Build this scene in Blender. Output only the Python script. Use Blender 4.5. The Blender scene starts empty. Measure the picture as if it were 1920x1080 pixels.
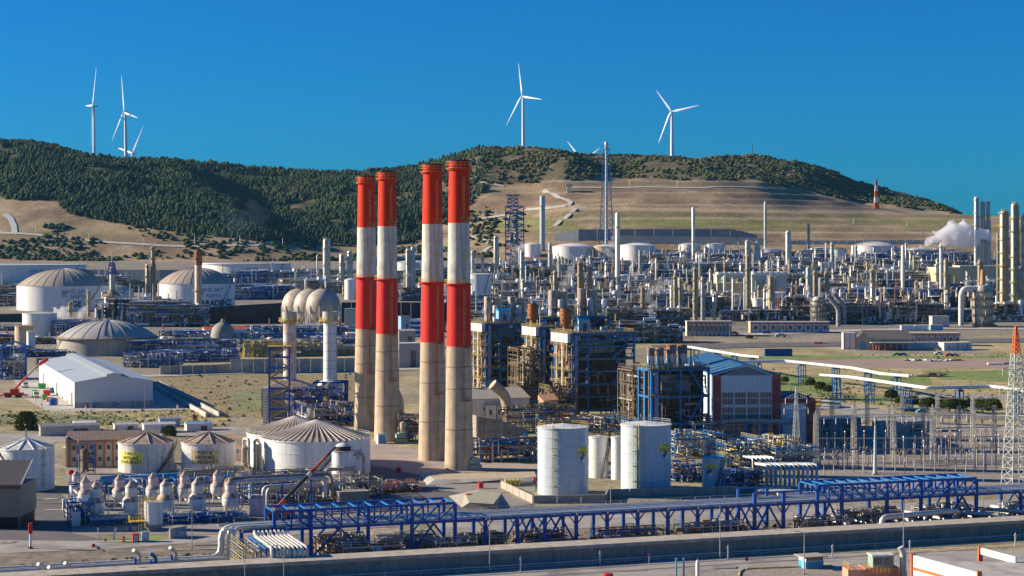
import bpy, math, random
import numpy as np
from mathutils import Vector
from math import sin, cos, pi, radians

random.seed(7)
SC = bpy.context.scene
COL = SC.collection
# ------------------------------------------------------------------ camera, sky, sun, exposure
F, HZ, CH = 3500.0, 465.0, 71.0          # focal length in photo pixels, horizon row, camera height (m)
cam = bpy.data.cameras.new('camera'); camo = bpy.data.objects.new('camera', cam); COL.objects.link(camo)
camo.location = (0, 0, CH); camo.rotation_euler = (pi/2, 0, 0)
cam.sensor_width = 36; cam.lens = F/1920*36; cam.shift_y = -(540-HZ)/1920
cam.clip_start = 1; cam.clip_end = 20000
SC.camera = camo
SUN_EL = 21.0
SUN_HEAD = (0.984, -0.178)               # heading of the shadows on the ground (x, y)
world = bpy.data.worlds.new('World'); SC.world = world; world.use_nodes = True
wn = world.node_tree; wn.nodes.clear()
sky = wn.nodes.new('ShaderNodeTexSky'); sky.sky_type = 'NISHITA'; sky.sun_disc = False
sky.sun_elevation = radians(SUN_EL)
sky.sun_rotation = math.atan2(-SUN_HEAD[0], -SUN_HEAD[1])
sky.air_density = 1.0; sky.dust_density = 0.2; sky.ozone_density = 4.0; sky.altitude = 0
tint = wn.nodes.new('ShaderNodeVectorMath'); tint.operation = 'MULTIPLY'; tint.inputs[1].default_value = (.03, .345, .70)   # clean, deep blue air
bg = wn.nodes.new('ShaderNodeBackground'); bg.inputs[1].default_value = 0.086
wo = wn.nodes.new('ShaderNodeOutputWorld')
wn.links.new(sky.outputs[0], tint.inputs[0]); wn.links.new(tint.outputs[0], bg.inputs[0]); wn.links.new(bg.outputs[0], wo.inputs[0])
sun = bpy.data.lights.new('sun', 'SUN'); sun.energy = 5.0; sun.angle = radians(0.5); sun.color = (1.0, 0.87, 0.68)
suno = bpy.data.objects.new('sun', sun); COL.objects.link(suno)
_d = Vector((SUN_HEAD[0]*cos(radians(SUN_EL)), SUN_HEAD[1]*cos(radians(SUN_EL)), -sin(radians(SUN_EL))))
suno.rotation_euler = _d.to_track_quat('-Z', 'Y').to_euler()
SC.view_settings.view_transform = 'Standard'; SC.view_settings.look = 'None'
SC.view_settings.gamma = 1; SC.view_settings.exposure = 0.86; SC.view_settings.use_curve_mapping = False
SC.render.engine = 'CYCLES'
SC.cycles.max_bounces = 8; SC.cycles.diffuse_bounces = 3; SC.cycles.glossy_bounces = 2
SC.cycles.transparent_max_bounces = 8; SC.cycles.volume_bounces = 6; SC.cycles.transmission_bounces = 2
SC.cycles.caustics_reflective = False; SC.cycles.caustics_refractive = False

# ------------------------------------------------------------------ from photo pixels to metres
ZT = [(-9e9, 0), (1250, 0), (1500, 5), (1800, 9), (2100, 16), (2400, 31), (2700, 42), (2950, 50)]
HD = [2950, 3050, 3200, 3400, 3650, 3950, 4300]
HU = {-1200: [490, 484, 470, 430, 380, 330, 290], -300: [490, 480, 460, 400, 340, 290, 255], 0: [490, 484, 455, 402, 350, 300, 259],
      80: [490, 485, 457, 408, 352, 306, 264], 150: [490, 486, 462, 420, 362, 315, 282], 300: [490, 487, 468, 440, 392, 340, 294],
      450: [490, 487, 472, 452, 418, 358, 305], 600: [490, 488, 476, 460, 424, 362, 315], 700: [490, 488, 478, 462, 418, 356, 312],
      800: [490, 486, 470, 446, 402, 350, 300], 870: [490, 484, 464, 430, 380, 325, 281], 960: [490, 478, 455, 410, 355, 310, 274],
      1050: [490, 470, 442, 388, 338, 308, 280], 1200: [490, 465, 432, 382, 334, 312, 290], 1350: [490, 463, 430, 382, 333, 313, 291],
      1440: [490, 462, 430, 388, 345, 322, 291], 1500: [490, 462, 430, 395, 368, 338, 303], 1560: [490, 462, 430, 399, 378, 358, 318],
      1620: [490, 462, 432, 405, 386, 368, 343], 1700: [490, 462, 432, 408, 393, 380, 361], 1780: [490, 462, 432, 409, 400, 392, 386],
      1815: [490, 462, 432, 410, 403, 410, 420], 1920: [490, 462, 432, 412, 406, 425, 440], 3200: [490, 465, 440, 420, 412, 430, 450]}
SKY_U = [-300, 0, 60, 100, 150, 200, 300, 400, 500, 600, 680, 700, 760, 830, 870, 900, 985, 1050, 1100, 1200, 1300, 1420, 1500, 1560, 1620, 1700, 1760, 1800, 1830, 1920, 2300]
SKY_V = [255, 267, 271, 277, 289, 299, 301, 309, 320, 325, 325, 321, 315, 297, 288, 278, 277, 283, 290, 293, 296, 292, 306, 321, 345, 363, 384, 399, 405, 406, 410]
CORR_U = np.arange(-1200, 3201, 20.0); CORR = np.zeros(len(CORR_U))
_hu = sorted(HU); _hv = np.array([HU[k] for k in _hu], float)

_ug = np.arange(-1200, 3201, 10.0); _dg = np.arange(2950, 4301, 15.0)
_tab = np.stack([np.interp(_dg, HD, [np.interp(u, _hu, _hv[:, k]) for k in range(len(HD))]) for u in _ug])
_k1 = np.exp(-np.linspace(-2, 2, 13)**2); _k1 /= _k1.sum()
_tab = np.apply_along_axis(lambda r: np.convolve(np.pad(r, 6, 'edge'), _k1, 'valid'), 0, _tab)
_tab[:, :] = np.apply_along_axis(lambda r: np.convolve(np.pad(r, 6, 'reflect', reflect_type='odd'), _k1, 'valid'), 1, _tab)
SPURS = [((230, 4250), (430, 3200), 60, 420, 105), ((560, 4200), (700, 3400), 40, 260, 90), ((965, 4300), (1060, 3700), 46, 200, 75),
         ((60, 4200), (170, 3500), 26, 260, 120), ((1230, 4200), (1290, 3850), 14, 160, 80), ((790, 4200), (880, 3500), 22, 260, 100)]

def _vn(x, y, s):                          # cheap value noise, deterministic
    def h(i, j): 
        n = np.sin(i*127.1 + j*311.7 + s*74.7)*43758.5453
        return n - np.floor(n)
    i = np.floor(x); j = np.floor(y); fx = x-i; fy = y-j
    fx = fx*fx*(3-2*fx); fy = fy*fy*(3-2*fy)
    a = h(i, j); b = h(i+1, j); c = h(i, j+1); d = h(i+1, j+1)
    return (a+(b-a)*fx)*(1-fy)+(c+(d-c)*fx)*fy - .5

def fbm(x, y, s, o=4):
    t = 0; a = 1.0
    for k in range(o):
        t = t + a*_vn(x, y, s+k*3.1); a *= .5; x = x*2.03; y = y*2.03
    return t

def TZ(x, y):                              # height of the ground at world x, y (arrays allowed)
    x = np.asarray(x, float); y = np.asarray(y, float)
    z = np.interp(y, [a for a, b in ZT], [b for a, b in ZT])
    m = y > 2950
    if np.any(m):
        u = 960 + F*x/np.maximum(y, 1)
        v = np.zeros_like(z) + 490.0
        yy = np.clip(y, 2950, 4299.9)
        iu = np.clip((u+1200)/10, 0, len(_ug)-1.001); jd = (yy-2950)/15
        i0 = np.floor(iu).astype(int); j0 = np.floor(jd).astype(int); fu = iu-i0; fd = jd-j0
        v_ = (_tab[i0, j0]*(1-fu)+_tab[i0+1, j0]*fu)*(1-fd)+(_tab[i0, j0+1]*(1-fu)+_tab[i0+1, j0+1]*fu)*fd
        v_ = 490*(1-np.clip((yy-2950)/60, 0, 1))+v_*np.clip((yy-2950)/60, 0, 1)
        v_ = v_+np.interp(u, CORR_U, CORR)*np.clip((yy-3450)/500, 0, 1)
        zh = CH-(v_-HZ)/F*yy
        for (pa, pb, H_, lw, rw) in SPURS:
            t_ = np.clip((yy-pb[1])/(pa[1]-pb[1]), -.3, 1.2)
            xc = ((pb[0]-960)*(1-t_)+(pa[0]-960)*t_)/F*yy + 25*fbm(yy/160, yy*0, 77, 2)
            s_ = x-xc; side = np.where(s_ < 0, np.exp(-(s_/lw)**2), np.exp(-(s_/rw)**2))
            zh = zh+H_*side*np.clip(t_*4+.6, 0, 1)*np.clip((.93-t_)*3.3, 0, 1)
        amp = np.clip((yy-3000)/1300, 0, 1)
        w = 1-np.clip((np.abs(u-1400)-380)/160, 0, 1)*1.0          # engineered slopes are smooth
        w = w*(yy < 3680)
        sp = np.abs(fbm(x/420+yy/900, yy/700, 5, 3))               # spurs running down from the crest
        zh = zh + amp*(1-w)*(38*(0.22-sp) + 12*fbm(x/90, yy/120, 9, 3)) * np.clip((4330-yy)/150+.25, .25, 1)
        zh = zh + (1-w)*amp*2.0*fbm(x/25, yy/25, 2, 2)
        # terraces cut into the brown slope
        tz = 13.0; q = (zh-CH)/tz; fr = q-np.floor(q)
        zt = CH+tz*(np.floor(q)+np.clip((fr-.22)/.6, 0, 1))
        wt = w*np.clip((yy-3080)/60, 0, 1)
        zh = zh*(1-wt)+zt*wt
        back = np.clip((y-4300)/900, 0, 3)
        zh = zh-90*back*back-60*back
        zh = np.maximum(zh, 0)
        z = np.where(m, zh, z)
    return z

for _i in range(4):                        # settle the crest on the skyline of the photograph
    _D, _U = np.meshgrid(np.arange(3300, 4400, 12.0), CORR_U, indexing='ij'); _Z = TZ((_U-960)/F*_D, _D)
    _e = np.interp(CORR_U, SKY_U, SKY_V)-(HZ+F*(CH-_Z)/_D).min(axis=0)
    CORR += np.convolve(np.pad(_e, 1, 'edge'), [.25, .5, .25], 'valid')
def tz(x, y): return float(TZ(np.array([x]), np.array([y]))[0])
def D(v): return CH*F/(v-HZ)
def X(u, d): return (u-960)/F*d
def Zv(v, d): return CH-(v-HZ)/F*d
def S(px, d): return px*d/F
_dd = np.arange(300, 4400, 4.0)
def hit(u, v):                             # world point of the ground seen at pixel u, v
    xs = (u-960)/F*_dd; zs = TZ(xs, _dd); vv = HZ+F*(CH-zs)/_dd
    k = np.argmax(vv <= v)
    if k == 0: k = len(_dd)-1
    d = _dd[k]
    if k > 0 and vv[k-1] > vv[k]: d = _dd[k-1]+4*(vv[k-1]-v)/(vv[k-1]-vv[k])
    x = (u-960)/F*d
    return (float(x), float(d), tz(x, d))

# ------------------------------------------------------------------ mesh builder
class MB:
    def __init__(s): s.v = []; s.f = []; s.m = []; s.cur = 0
    def add(s, vs, fs):
        o = len(s.v); s.v += vs
        for f in fs: s.f.append([i+o for i in f]); s.m.append(s.cur)
        return s
    def box(s, x0, y0, z0, x1, y1, z1):
        return s.add([(x0, y0, z0), (x1, y0, z0), (x1, y1, z0), (x0, y1, z0), (x0, y0, z1), (x1, y0, z1), (x1, y1, z1), (x0, y1, z1)],
                     [(0, 3, 2, 1), (4, 5, 6, 7), (0, 1, 5, 4), (1, 2, 6, 5), (2, 3, 7, 6), (3, 0, 4, 7)])
    def ob(s, cx, cy, z0, sx, sy, sz, a=0):
        c, n = cos(a), sin(a); P = []
        for zz in (z0, z0+sz):
            for (i, j) in ((-1, -1), (1, -1), (1, 1), (-1, 1)):
                px, py = i*sx/2, j*sy/2; P.append((cx+px*c-py*n, cy+px*n+py*c, zz))
        return s.add(P, [(0, 3, 2, 1), (4, 5, 6, 7), (0, 1, 5, 4), (1, 2, 6, 5), (2, 3, 7, 6), (3, 0, 4, 7)])
    def beam(s, p, q, w, h=None):
        h = h or w; p = Vector(p); q = Vector(q); d = (q-p)
        if d.length < 1e-6: return s
        d.normalize(); up = Vector((0, 0, 1)) if abs(d.z) < .95 else Vector((0, 1, 0))
        a = d.cross(up).normalized()*w/2; b = a.cross(d).normalized()*h/2
        P = [tuple(o+i*a+j*b) for o in (p, q) for (i, j) in ((-1, -1), (1, -1), (1, 1), (-1, 1))]
        return s.add(P, [(0, 3, 2, 1), (4, 5, 6, 7), (0, 1, 5, 4), (1, 2, 6, 5), (2, 3, 7, 6), (3, 0, 4, 7)])
    def pipe(s, pts, r, n=6, bend=0, caps=True):
        P = [Vector(p) for p in pts]
        if bend:
            Q = [P[0]]
            for i in range(1, len(P)-1):
                a, b, c = P[i-1], P[i], P[i+1]
                l = min(bend, (a-b).length*.45, (c-b).length*.45)
                A = b+(a-b).normalized()*l; C = b+(c-b).normalized()*l
                for t in (0, .33, .67, 1): Q.append(A*(1-t)**2+b*2*t*(1-t)+C*t*t)
            P = Q+[P[-1]]
        d = (P[1]-P[0]).normalized()
        up = Vector((0, 0, 1)) if abs(d.z) < .9 else Vector((1, 0, 0))
        a = d.cross(up).normalized(); rings = []
        for i, p in enumerate(P):
            if i == 0: t = P[1]-P[0]
            elif i == len(P)-1: t = P[-1]-P[-2]
            else: t = (P[i+1]-p).normalized()+(p-P[i-1]).normalized()
            if t.length < 1e-6: t = d
            t.normalize(); a = a-t*a.dot(t)
            if a.length < 1e-4: a = t.orthogonal()
            a.normalize(); b = t.cross(a)
            rings.append([tuple(p+a*cos(2*pi*k/n)*r+b*sin(2*pi*k/n)*r) for k in range(n)])
        fs = []
        for i in range(len(P)-1):
            for k in range(n):
                k2 = (k+1) % n; fs.append((i*n+k, i*n+k2, (i+1)*n+k2, (i+1)*n+k))
        if caps: fs.append(tuple(range(n-1, -1, -1))); fs.append(tuple((len(P)-1)*n+k for k in range(n)))
        return s.add([x for rg in rings for x in rg], fs)
    def cyl(s, p, q, r, r2=None, n=12):
        r2 = r if r2 is None else r2
        p = Vector(p); q = Vector(q); t = (q-p).normalized(); a = t.orthogonal().normalized(); b = t.cross(a)
        vs = [tuple(o+a*cos(2*pi*k/n)*rr+b*sin(2*pi*k/n)*rr) for o, rr in ((p, r), (q, r2)) for k in range(n)]
        fs = [(k, (k+1) % n, n+(k+1) % n, n+k) for k in range(n)]+[tuple(range(n-1, -1, -1)), tuple(range(n, 2*n))]
        return s.add(vs, fs)
    def lathe(s, cx, cy, prof, n=24, a0=0, a1=2*pi):
        full = abs(a1-a0-2*pi) < 1e-6; m = n if full else n+1; vs = []; fs = []
        for (r, z) in prof:
            for k in range(m):
                a = a0+(a1-a0)*k/n; vs.append((cx+cos(a)*r, cy+sin(a)*r, z))
        for i in range(len(prof)-1):
            for k in range(n):
                k2 = (k+1) % m; fs.append((i*m+k, i*m+k2, (i+1)*m+k2, (i+1)*m+k))
        return s.add(vs, fs)
    def prism(s, poly, z0, z1):
        n = len(poly); vs = [(p[0], p[1], z0) for p in poly]+[(p[0], p[1], z1) for p in poly]
        return s.add(vs, [tuple(range(n-1, -1, -1)), tuple(range(n, 2*n))]+[(k, (k+1) % n, n+(k+1) % n, n+k) for k in range(n)])
    def ringrail(s, cx, cy, z, r, h=1.1, n=16, t=.07, a0=0, a1=2*pi):
        for k in range(n+1):
            a = a0+(a1-a0)*k/n; x, y = cx+cos(a)*r, cy+sin(a)*r
            s.beam((x, y, z), (x, y, z+h), t)
            if k:
                for zz in (h, h*.55): s.beam((px, py, z+zz), (x, y, z+zz), t*.8)
            px, py = x, y
        return s
    def rail(s, p, q, h=1.1, sp=2.0, t=.07):
        p = Vector(p); q = Vector(q); n = max(1, int((q-p).length/sp))
        for k in range(n+1):
            o = p.lerp(q, k/n); s.beam(o, o+Vector((0, 0, h)), t)
        for zz in (h, h*.5): s.beam(p+Vector((0, 0, zz)), q+Vector((0, 0, zz)), t*.8)
        return s
    def ladder(s, x, y, z0, z1, a=0, w=.5, t=.06, cage=True):
        dx, dy = cos(a)*w/2, sin(a)*w/2
        for k in (-1, 1): s.beam((x+dx*k, y+dy*k, z0), (x+dx*k, y+dy*k, z1), t)
        nz = int((z1-z0)/.9)
        for i in range(nz): s.beam((x-dx, y-dy, z0+i*.9+.4), (x+dx, y+dy, z0+i*.9+.4), t*.7)
        return s
    def lattice(s, cx, cy, z0, z1, w0, w1, nb, t, a=0, faces=4):
        c, n = cos(a), sin(a); lv = []
        for i in range(nb+1):
            f = i/nb; w = w0+(w1-w0)*f; z = z0+(z1-z0)*f
            lv.append([Vector((cx+(p*c-q*n)*w/2, cy+(p*n+q*c)*w/2, z)) for (p, q) in ((-1, -1), (1, -1), (1, 1), (-1, 1))])
        for i in range(nb):
            for k in range(4):
                s.beam(lv[i][k], lv[i+1][k], t)
                k2 = (k+1) % 4
                s.beam(lv[i][k], lv[i+1][k2], t*.6); s.beam(lv[i][k2], lv[i+1][k], t*.6)
                s.beam(lv[i+1][k], lv[i+1][k2], t*.6)
        return s
    def build(s, name, mat, parent=None, smooth=False, loc=None, kind=None):
        me = bpy.data.meshes.new(name); me.from_pydata(s.v, [], s.f)
        for m_ in (mat if isinstance(mat, (list, tuple)) else [mat]): me.materials.append(m_)
        if any(s.m): me.polygons.foreach_set('material_index', s.m)
        if smooth:
            me.polygons.foreach_set('use_smooth', [True]*len(s.f)); me.set_sharp_from_angle(angle=radians(38))
        o = bpy.data.objects.new(name, me); COL.objects.link(o)
        if parent is not None: o.parent = parent; KIDS.setdefault(parent.name, []).append(o)
        if loc: o.location = loc
        if kind: o['kind'] = kind
        return o

KIDS = {}
def T(name, label, cat, loc=(0, 0, 0), rz=0, group=None):
    o = bpy.data.objects.new(name, None); COL.objects.link(o); o.empty_display_size = .5
    o.location = loc; o.rotation_euler = (0, 0, rz); o['label'] = label; o['category'] = cat; o['kind'] = 'thing'
    if group: o['group'] = group
    return o
def tag(o, label, cat, group=None):
    o['label'] = label; o['category'] = cat
    if group: o['group'] = group
    return o
def struct(o): o['kind'] = 'structure'; return o
def dup(r, loc, rz=None, label=None, group=None, scale=None):
    n = r.copy(); COL.objects.link(n); n.location = loc
    if rz is not None: n.rotation_euler = (0, 0, rz)
    if label: n['label'] = label
    if group: n['group'] = group
    if scale: n.scale = scale if hasattr(scale, '__len__') else (scale,)*3
    for ch in KIDS.get(r.name, []):
        c = ch.copy(); COL.objects.link(c); c.parent = n; KIDS.setdefault(n.name, []).append(c)
        for g in KIDS.get(ch.name, []):
            d = g.copy(); COL.objects.link(d); d.parent = c
    return n

# ------------------------------------------------------------------ materials
MATS = {}
def M(name, rgb, rough=.6, metal=0, var=.18, scale=.6, streak=0, rust=0, bump=0, rustcol=(.25, .09, .03), spec=.4, wave=None, dirt=None):
    if name in MATS: return MATS[name]
    m = bpy.data.materials.new(name); m.use_nodes = True; nt = m.node_tree; N = nt.nodes; Lk = nt.links
    b = N['Principled BSDF']; b.inputs['Roughness'].default_value = rough; b.inputs['Metallic'].default_value = metal
    b.inputs['Specular IOR Level'].default_value = spec
    tc = N.new('ShaderNodeTexCoord')
    def noise(sc, vec=(1, 1, 1), det=4):
        mp = N.new('ShaderNodeMapping'); mp.inputs['Scale'].default_value = vec; Lk.new(tc.outputs['Object'], mp.inputs[0])
        n = N.new('ShaderNodeTexNoise'); n.inputs['Scale'].default_value = sc; n.inputs['Detail'].default_value = det; n.inputs['Roughness'].default_value = .6
        Lk.new(mp.outputs[0], n.inputs[0]); return n.outputs['Fac']
    def ramp(fac, lo, hi):
        r = N.new('ShaderNodeMapRange'); r.inputs[1].default_value = lo; r.inputs[2].default_value = hi; Lk.new(fac, r.inputs[0]); return r.outputs[0]
    def mix(fac, a, c, mode='MIX'):
        x = N.new('ShaderNodeMix'); x.data_type = 'RGBA'; x.blend_type = mode
        if isinstance(fac, float): x.inputs[0].default_value = fac
        else: Lk.new(fac, x.inputs[0])
        for i, c_ in ((6, a), (7, c)):
            if isinstance(c_, tuple): x.inputs[i].default_value = c_[:3]+(1,)
            else: Lk.new(c_, x.inputs[i])
        return x.outputs[2]
    lo = tuple(c*(1-var) for c in rgb); hi = tuple(min(1, c*(1+var*.8)) for c in rgb)
    col = mix(ramp(noise(scale), .3, .7), lo, hi)
    if streak: col = mix(ramp(noise(1.2, (1, 1, .05), 5), .45, .78), col, tuple(c*(1-streak) for c in (rgb[0], rgb[1]*.93, rgb[2]*.82)))
    if dirt: col = mix(ramp(noise(dirt[0], (1, 1, 1), 6), .48, .68), col, dirt[1])
    if rust: col = mix(ramp(noise(.7, (1, 1, .35), 6), .62-rust*.3, .74-rust*.25), col, rustcol)
    if wave:
        w = N.new('ShaderNodeTexWave'); w.inputs['Scale'].default_value = wave[1]; w.bands_direction = wave[0]; Lk.new(tc.outputs['Object'], w.inputs[0])
        col = mix(ramp(w.outputs['Fac'], .25, .6), tuple(c*wave[2] for c in rgb), col)
    Lk.new(col, b.inputs['Base Color'])
    if bump:
        bp = N.new('ShaderNodeBump'); bp.inputs['Strength'].default_value = bump; bp.inputs['Distance'].default_value = .3
        Lk.new(noise(scale*4), bp.inputs['Height']); Lk.new(bp.outputs[0], b.inputs['Normal'])
    MATS[name] = m; return m

white = M('white paint', (.78, .78, .76), .5, streak=.3, var=.06)
whiteold = M('aged white paint', (.66, .65, .62), .55, streak=.4, var=.12, rust=.15, rustcol=(.32, .2, .12))
whitec = M('white concrete render', (.7, .69, .66), .8, streak=.2, var=.1)
conc = M('concrete', (.40, .36, .30), .85, var=.15, streak=.3, bump=.2)
concd = M('dark concrete', (.31, .28, .24), .85, var=.2, streak=.35)
concl = M('light concrete', (.48, .45, .40), .85, var=.15, dirt=(.3, (.3, .27, .23)))
chim = M('chimney concrete', (.54, .42, .29), .85, var=.2, scale=.25, streak=.5, dirt=(.2, (.42, .33, .24)))
chimw = M('chimney white', (.66, .63, .57), .75, var=.2, scale=.3, streak=.65, dirt=(.25, (.45, .41, .35)))
chimr = M('chimney red', (.70, .045, .018), .7, var=.15, scale=.25, streak=.3, spec=.12)
chimp = M('chimney faded red', (.68, .05, .038), .75, var=.12, scale=.25, streak=.25, spec=.12)
blue = M('blue steel', (.006, .078, .34), .45, var=.25)
blue2 = M('lighter blue steel', (.012, .165, .44), .5, var=.25, streak=.2)
bluepale = M('pale blue paint', (.25, .45, .62), .5, var=.15, streak=.3)
bluetur = M('turquoise panel', (.05, .30, .48), .5)
steel = M('galvanised steel', (.46, .44, .40), .45, .3, var=.25)
steeld = M('dark grimy steel', (.16, .13, .10), .6, .2, var=.4, rust=.25)
silver = M('aluminium cladding', (.62, .60, .54), .4, .3, var=.15, streak=.25)
pipew = M('pale pipe cladding', (.62, .60, .56), .45, .3, var=.2, streak=.3)
pipeb = M('beige pipe cladding', (.50, .42, .31), .55, .1, var=.25, rust=.2)
yellow = M('yellow paint', (.70, .50, .04), .5, var=.15)
yellowd = M('dull yellow paint', (.52, .42, .12), .55, var=.25)
rusty = M('rusty steel', (.42, .16, .05), .75, var=.4, scale=.9, dirt=(.8, (.16, .06, .03)))
rustw = M('rust stained white', (.55, .48, .40), .65, var=.2, rust=.55, rustcol=(.34, .15, .07))
beige = M('beige vessel', (.52, .43, .30), .6, var=.18, streak=.4, rust=.2)
olive = M('olive column cladding', (.42, .37, .25), .45, .35, var=.25, rust=.25, streak=.3)
red = M('red paint', (.55, .03, .02), .45, var=.12)
orange = M('orange paint', (.65, .14, .03), .5, var=.15)
redwall = M('red wall', (.36, .06, .045), .75, var=.2, dirt=(.5, (.42, .16, .13)))
green = M('green paint', (.05, .32, .08), .5)
greenp = M('pale green machinery', (.28, .40, .30), .5)
dark = M('dark void', (.02, .02, .022), .7)
glass = M('window glass', (.05, .07, .09), .12, 0, var=.4, spec=.8)
black = M('black rubber', (.03, .03, .03), .7)
brownroof = M('brown roof sheet', (.30, .22, .16), .6, var=.2, wave=('X', .35, .7))
greyroof = M('grey roof sheet', (.33, .33, .32), .5, .2, var=.15, wave=('X', .5, .82))
blueroof = M('blue roof sheet', (.04, .14, .27), .5, .1, var=.15, wave=('Y', .5, .8))
fuelb = M('fuel tank blue grey', (.50, .57, .62), .45, var=.07, streak=.2)
domeg = M('grey dome sheet', (.36, .33, .28), .7, var=.25, scale=.15, streak=.15)
wallbeige = M('beige wall', (.58, .50, .36), .8, var=.12, streak=.2)
creamw = M('cream wall', (.70, .62, .42), .8, var=.1)
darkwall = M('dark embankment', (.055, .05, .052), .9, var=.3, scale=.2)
asphalt = M('asphalt', (.13, .12, .12), .9, var=.2, scale=.15)
asphaltl = M('pale old asphalt', (.36, .33, .29), .9, var=.15, scale=.12, dirt=(.08, (.2, .18, .16)))
gravel = M('gravel', (.34, .29, .24), .95, var=.5, scale=1.2, bump=.6)
dirtm = M('dirt', (.30, .21, .14), .95, var=.3, scale=.15, bump=.4)
grassg = M('green grass', (.17, .25, .05), .95, var=.45, scale=.12, dirt=(.1, (.26, .22, .09)))
grassd = M('dry grass', (.46, .36, .17), .95, var=.3, scale=.12, dirt=(.06, (.16, .17, .06)))
brownf = M('purple brown bare field', (.34, .24, .19), .95, var=.2, scale=.08)
brick = M('orange brick', (.42, .15, .08), .8, var=.2)
signy = M('sign yellow', (.85, .76, .12), .6, var=.05)
signb = M('sign beige', (.55, .45, .22), .6, var=.08)
ink = M('black lettering', (.03, .03, .04), .7, var=.05)
inkb = M('faded blue lettering', (.16, .22, .32), .7, var=.1)
turb = M('turbine white', (.82, .82, .82), .4, var=.02)
foliage = [M('pine foliage %s' % n, c, .9, var=.3, scale=.12, spec=.1) for n, c in (('deep', (.035, .06, .03)), ('mid', (.05, .075, .033)), ('olive', (.068, .088, .036)))]
shrubm = [M('shrub foliage %s' % n, c, .95, var=.5, scale=.15, spec=.1) for n, c in (('dark', (.07, .08, .03)), ('khaki', (.14, .12, .05)))]
roundpine = M('stone pine foliage', (.09, .12, .03), .95, var=.6, scale=1.2, spec=.1)
trunkm = M('bark', (.12, .08, .055), .9)
PAL = [steel, silver, pipew, pipeb, white, beige, blue, blue2, steeld, rusty]

def text_mesh(body, size, align='CENTER', bold=.0):
    cu = bpy.data.curves.new('lettering', 'FONT'); cu.body = body; cu.size = size; cu.align_x = align; cu.align_y = 'CENTER'
    cu.offset = bold; cu.resolution_u = 2; cu.space_line = .95
    o = bpy.data.objects.new('tmp', cu); COL.objects.link(o)
    me = bpy.data.meshes.new_from_object(o.evaluated_get(bpy.context.evaluated_depsgraph_get()))
    vs = [tuple(v.co) for v in me.vertices]; fs = [tuple(p.vertices) for p in me.polygons]
    bpy.data.objects.remove(o); bpy.data.curves.remove(cu); bpy.data.meshes.remove(me)
    return vs, fs
def letter_on_cyl(body, size, R, zc, ang, mat, parent, name='lettering', off=.06, bold=.02):
    vs, fs = text_mesh(body, size, bold=bold); m = MB()
    m.add([(cos(ang+x/R)*(R+off), sin(ang+x/R)*(R+off), zc+y) for (x, y, z) in vs], fs)
    return m.build(name, mat, parent)
def letter_flat(body, size, p, mat, parent, a=0, name='lettering', bold=.02):   # faces local -Y turned by a
    vs, fs = text_mesh(body, size, bold=bold); m = MB()
    m.add([(p[0]+x*cos(a)+.04*sin(a), p[1]+x*sin(a)-.04*cos(a), p[2]+y) for (x, y, z) in vs], fs)
    return m.build(name, mat, parent)
# ------------------------------------------------------------------ ground, hills
def grid_mesh(name, xs, ys, mat, color):
    nx, ny = xs.shape; zs = TZ(xs, ys)
    co = np.stack([xs, ys, zs], -1).reshape(-1, 3)
    i = np.arange(nx-1)[:, None]*ny+np.arange(ny-1)[None, :]
    q = np.stack([i, i+ny, i+ny+1, i+1], -1).reshape(-1, 4)
    me = bpy.data.meshes.new(name)
    me.vertices.add(len(co)); me.vertices.foreach_set('co', co.ravel())
    me.loops.add(q.size); me.loops.foreach_set('vertex_index', q.ravel())
    me.polygons.add(len(q)); me.polygons.foreach_set('loop_start', np.arange(0, q.size, 4)); me.polygons.foreach_set('loop_total', np.full(len(q), 4))
    me.update(); me.polygons.foreach_set('use_smooth', [True]*len(q))
    a = me.color_attributes.new('ground', 'FLOAT_COLOR', 'POINT')
    c = np.concatenate([color(xs, ys, zs).reshape(-1, 3), np.ones((len(co), 1))], 1)
    a.data.foreach_set('color', c.ravel())
    me.materials.append(mat); o = bpy.data.objects.new(name, me); COL.objects.link(o)
    return o

gm = bpy.data.materials.new('ground soil and grass'); gm.use_nodes = True
_n = gm.node_tree; _b = _n.nodes['Principled BSDF']; _b.inputs['Roughness'].default_value = .95; _b.inputs['Specular IOR Level'].default_value = .1
_a = _n.nodes.new('ShaderNodeAttribute'); _a.attribute_name = 'ground'
_t = _n.nodes.new('ShaderNodeTexCoord')
_x = _a.outputs['Color']
for sc_, det, lo, hi in ((.02, 6, .75, 1.25), (.22, 6, .62, 1.35)):
    n1 = _n.nodes.new('ShaderNodeTexNoise'); n1.inputs['Scale'].default_value = sc_; n1.inputs['Detail'].default_value = det; n1.inputs['Roughness'].default_value = .7
    _n.links.new(_t.outputs['Object'], n1.inputs[0])
    r1 = _n.nodes.new('ShaderNodeMapRange'); r1.inputs[1].default_value = .3; r1.inputs[2].default_value = .7; r1.inputs[3].default_value = lo; r1.inputs[4].default_value = hi
    _n.links.new(n1.outputs['Fac'], r1.inputs[0])
    m1 = _n.nodes.new('ShaderNodeVectorMath'); m1.operation = 'SCALE'; _n.links.new(_x, m1.inputs[0]); _n.links.new(r1.outputs[0], m1.inputs['Scale']); _x = m1.outputs[0]
_n.links.new(_x, _b.inputs['Base Color'])
bp = _n.nodes.new('ShaderNodeBump'); bp.inputs['Strength'].default_value = .5; bp.inputs['Distance'].default_value = 1.2
_n.links.new(n1.outputs['Fac'], bp.inputs['Height']); _n.links.new(bp.outputs[0], _b.inputs['Normal'])

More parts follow.
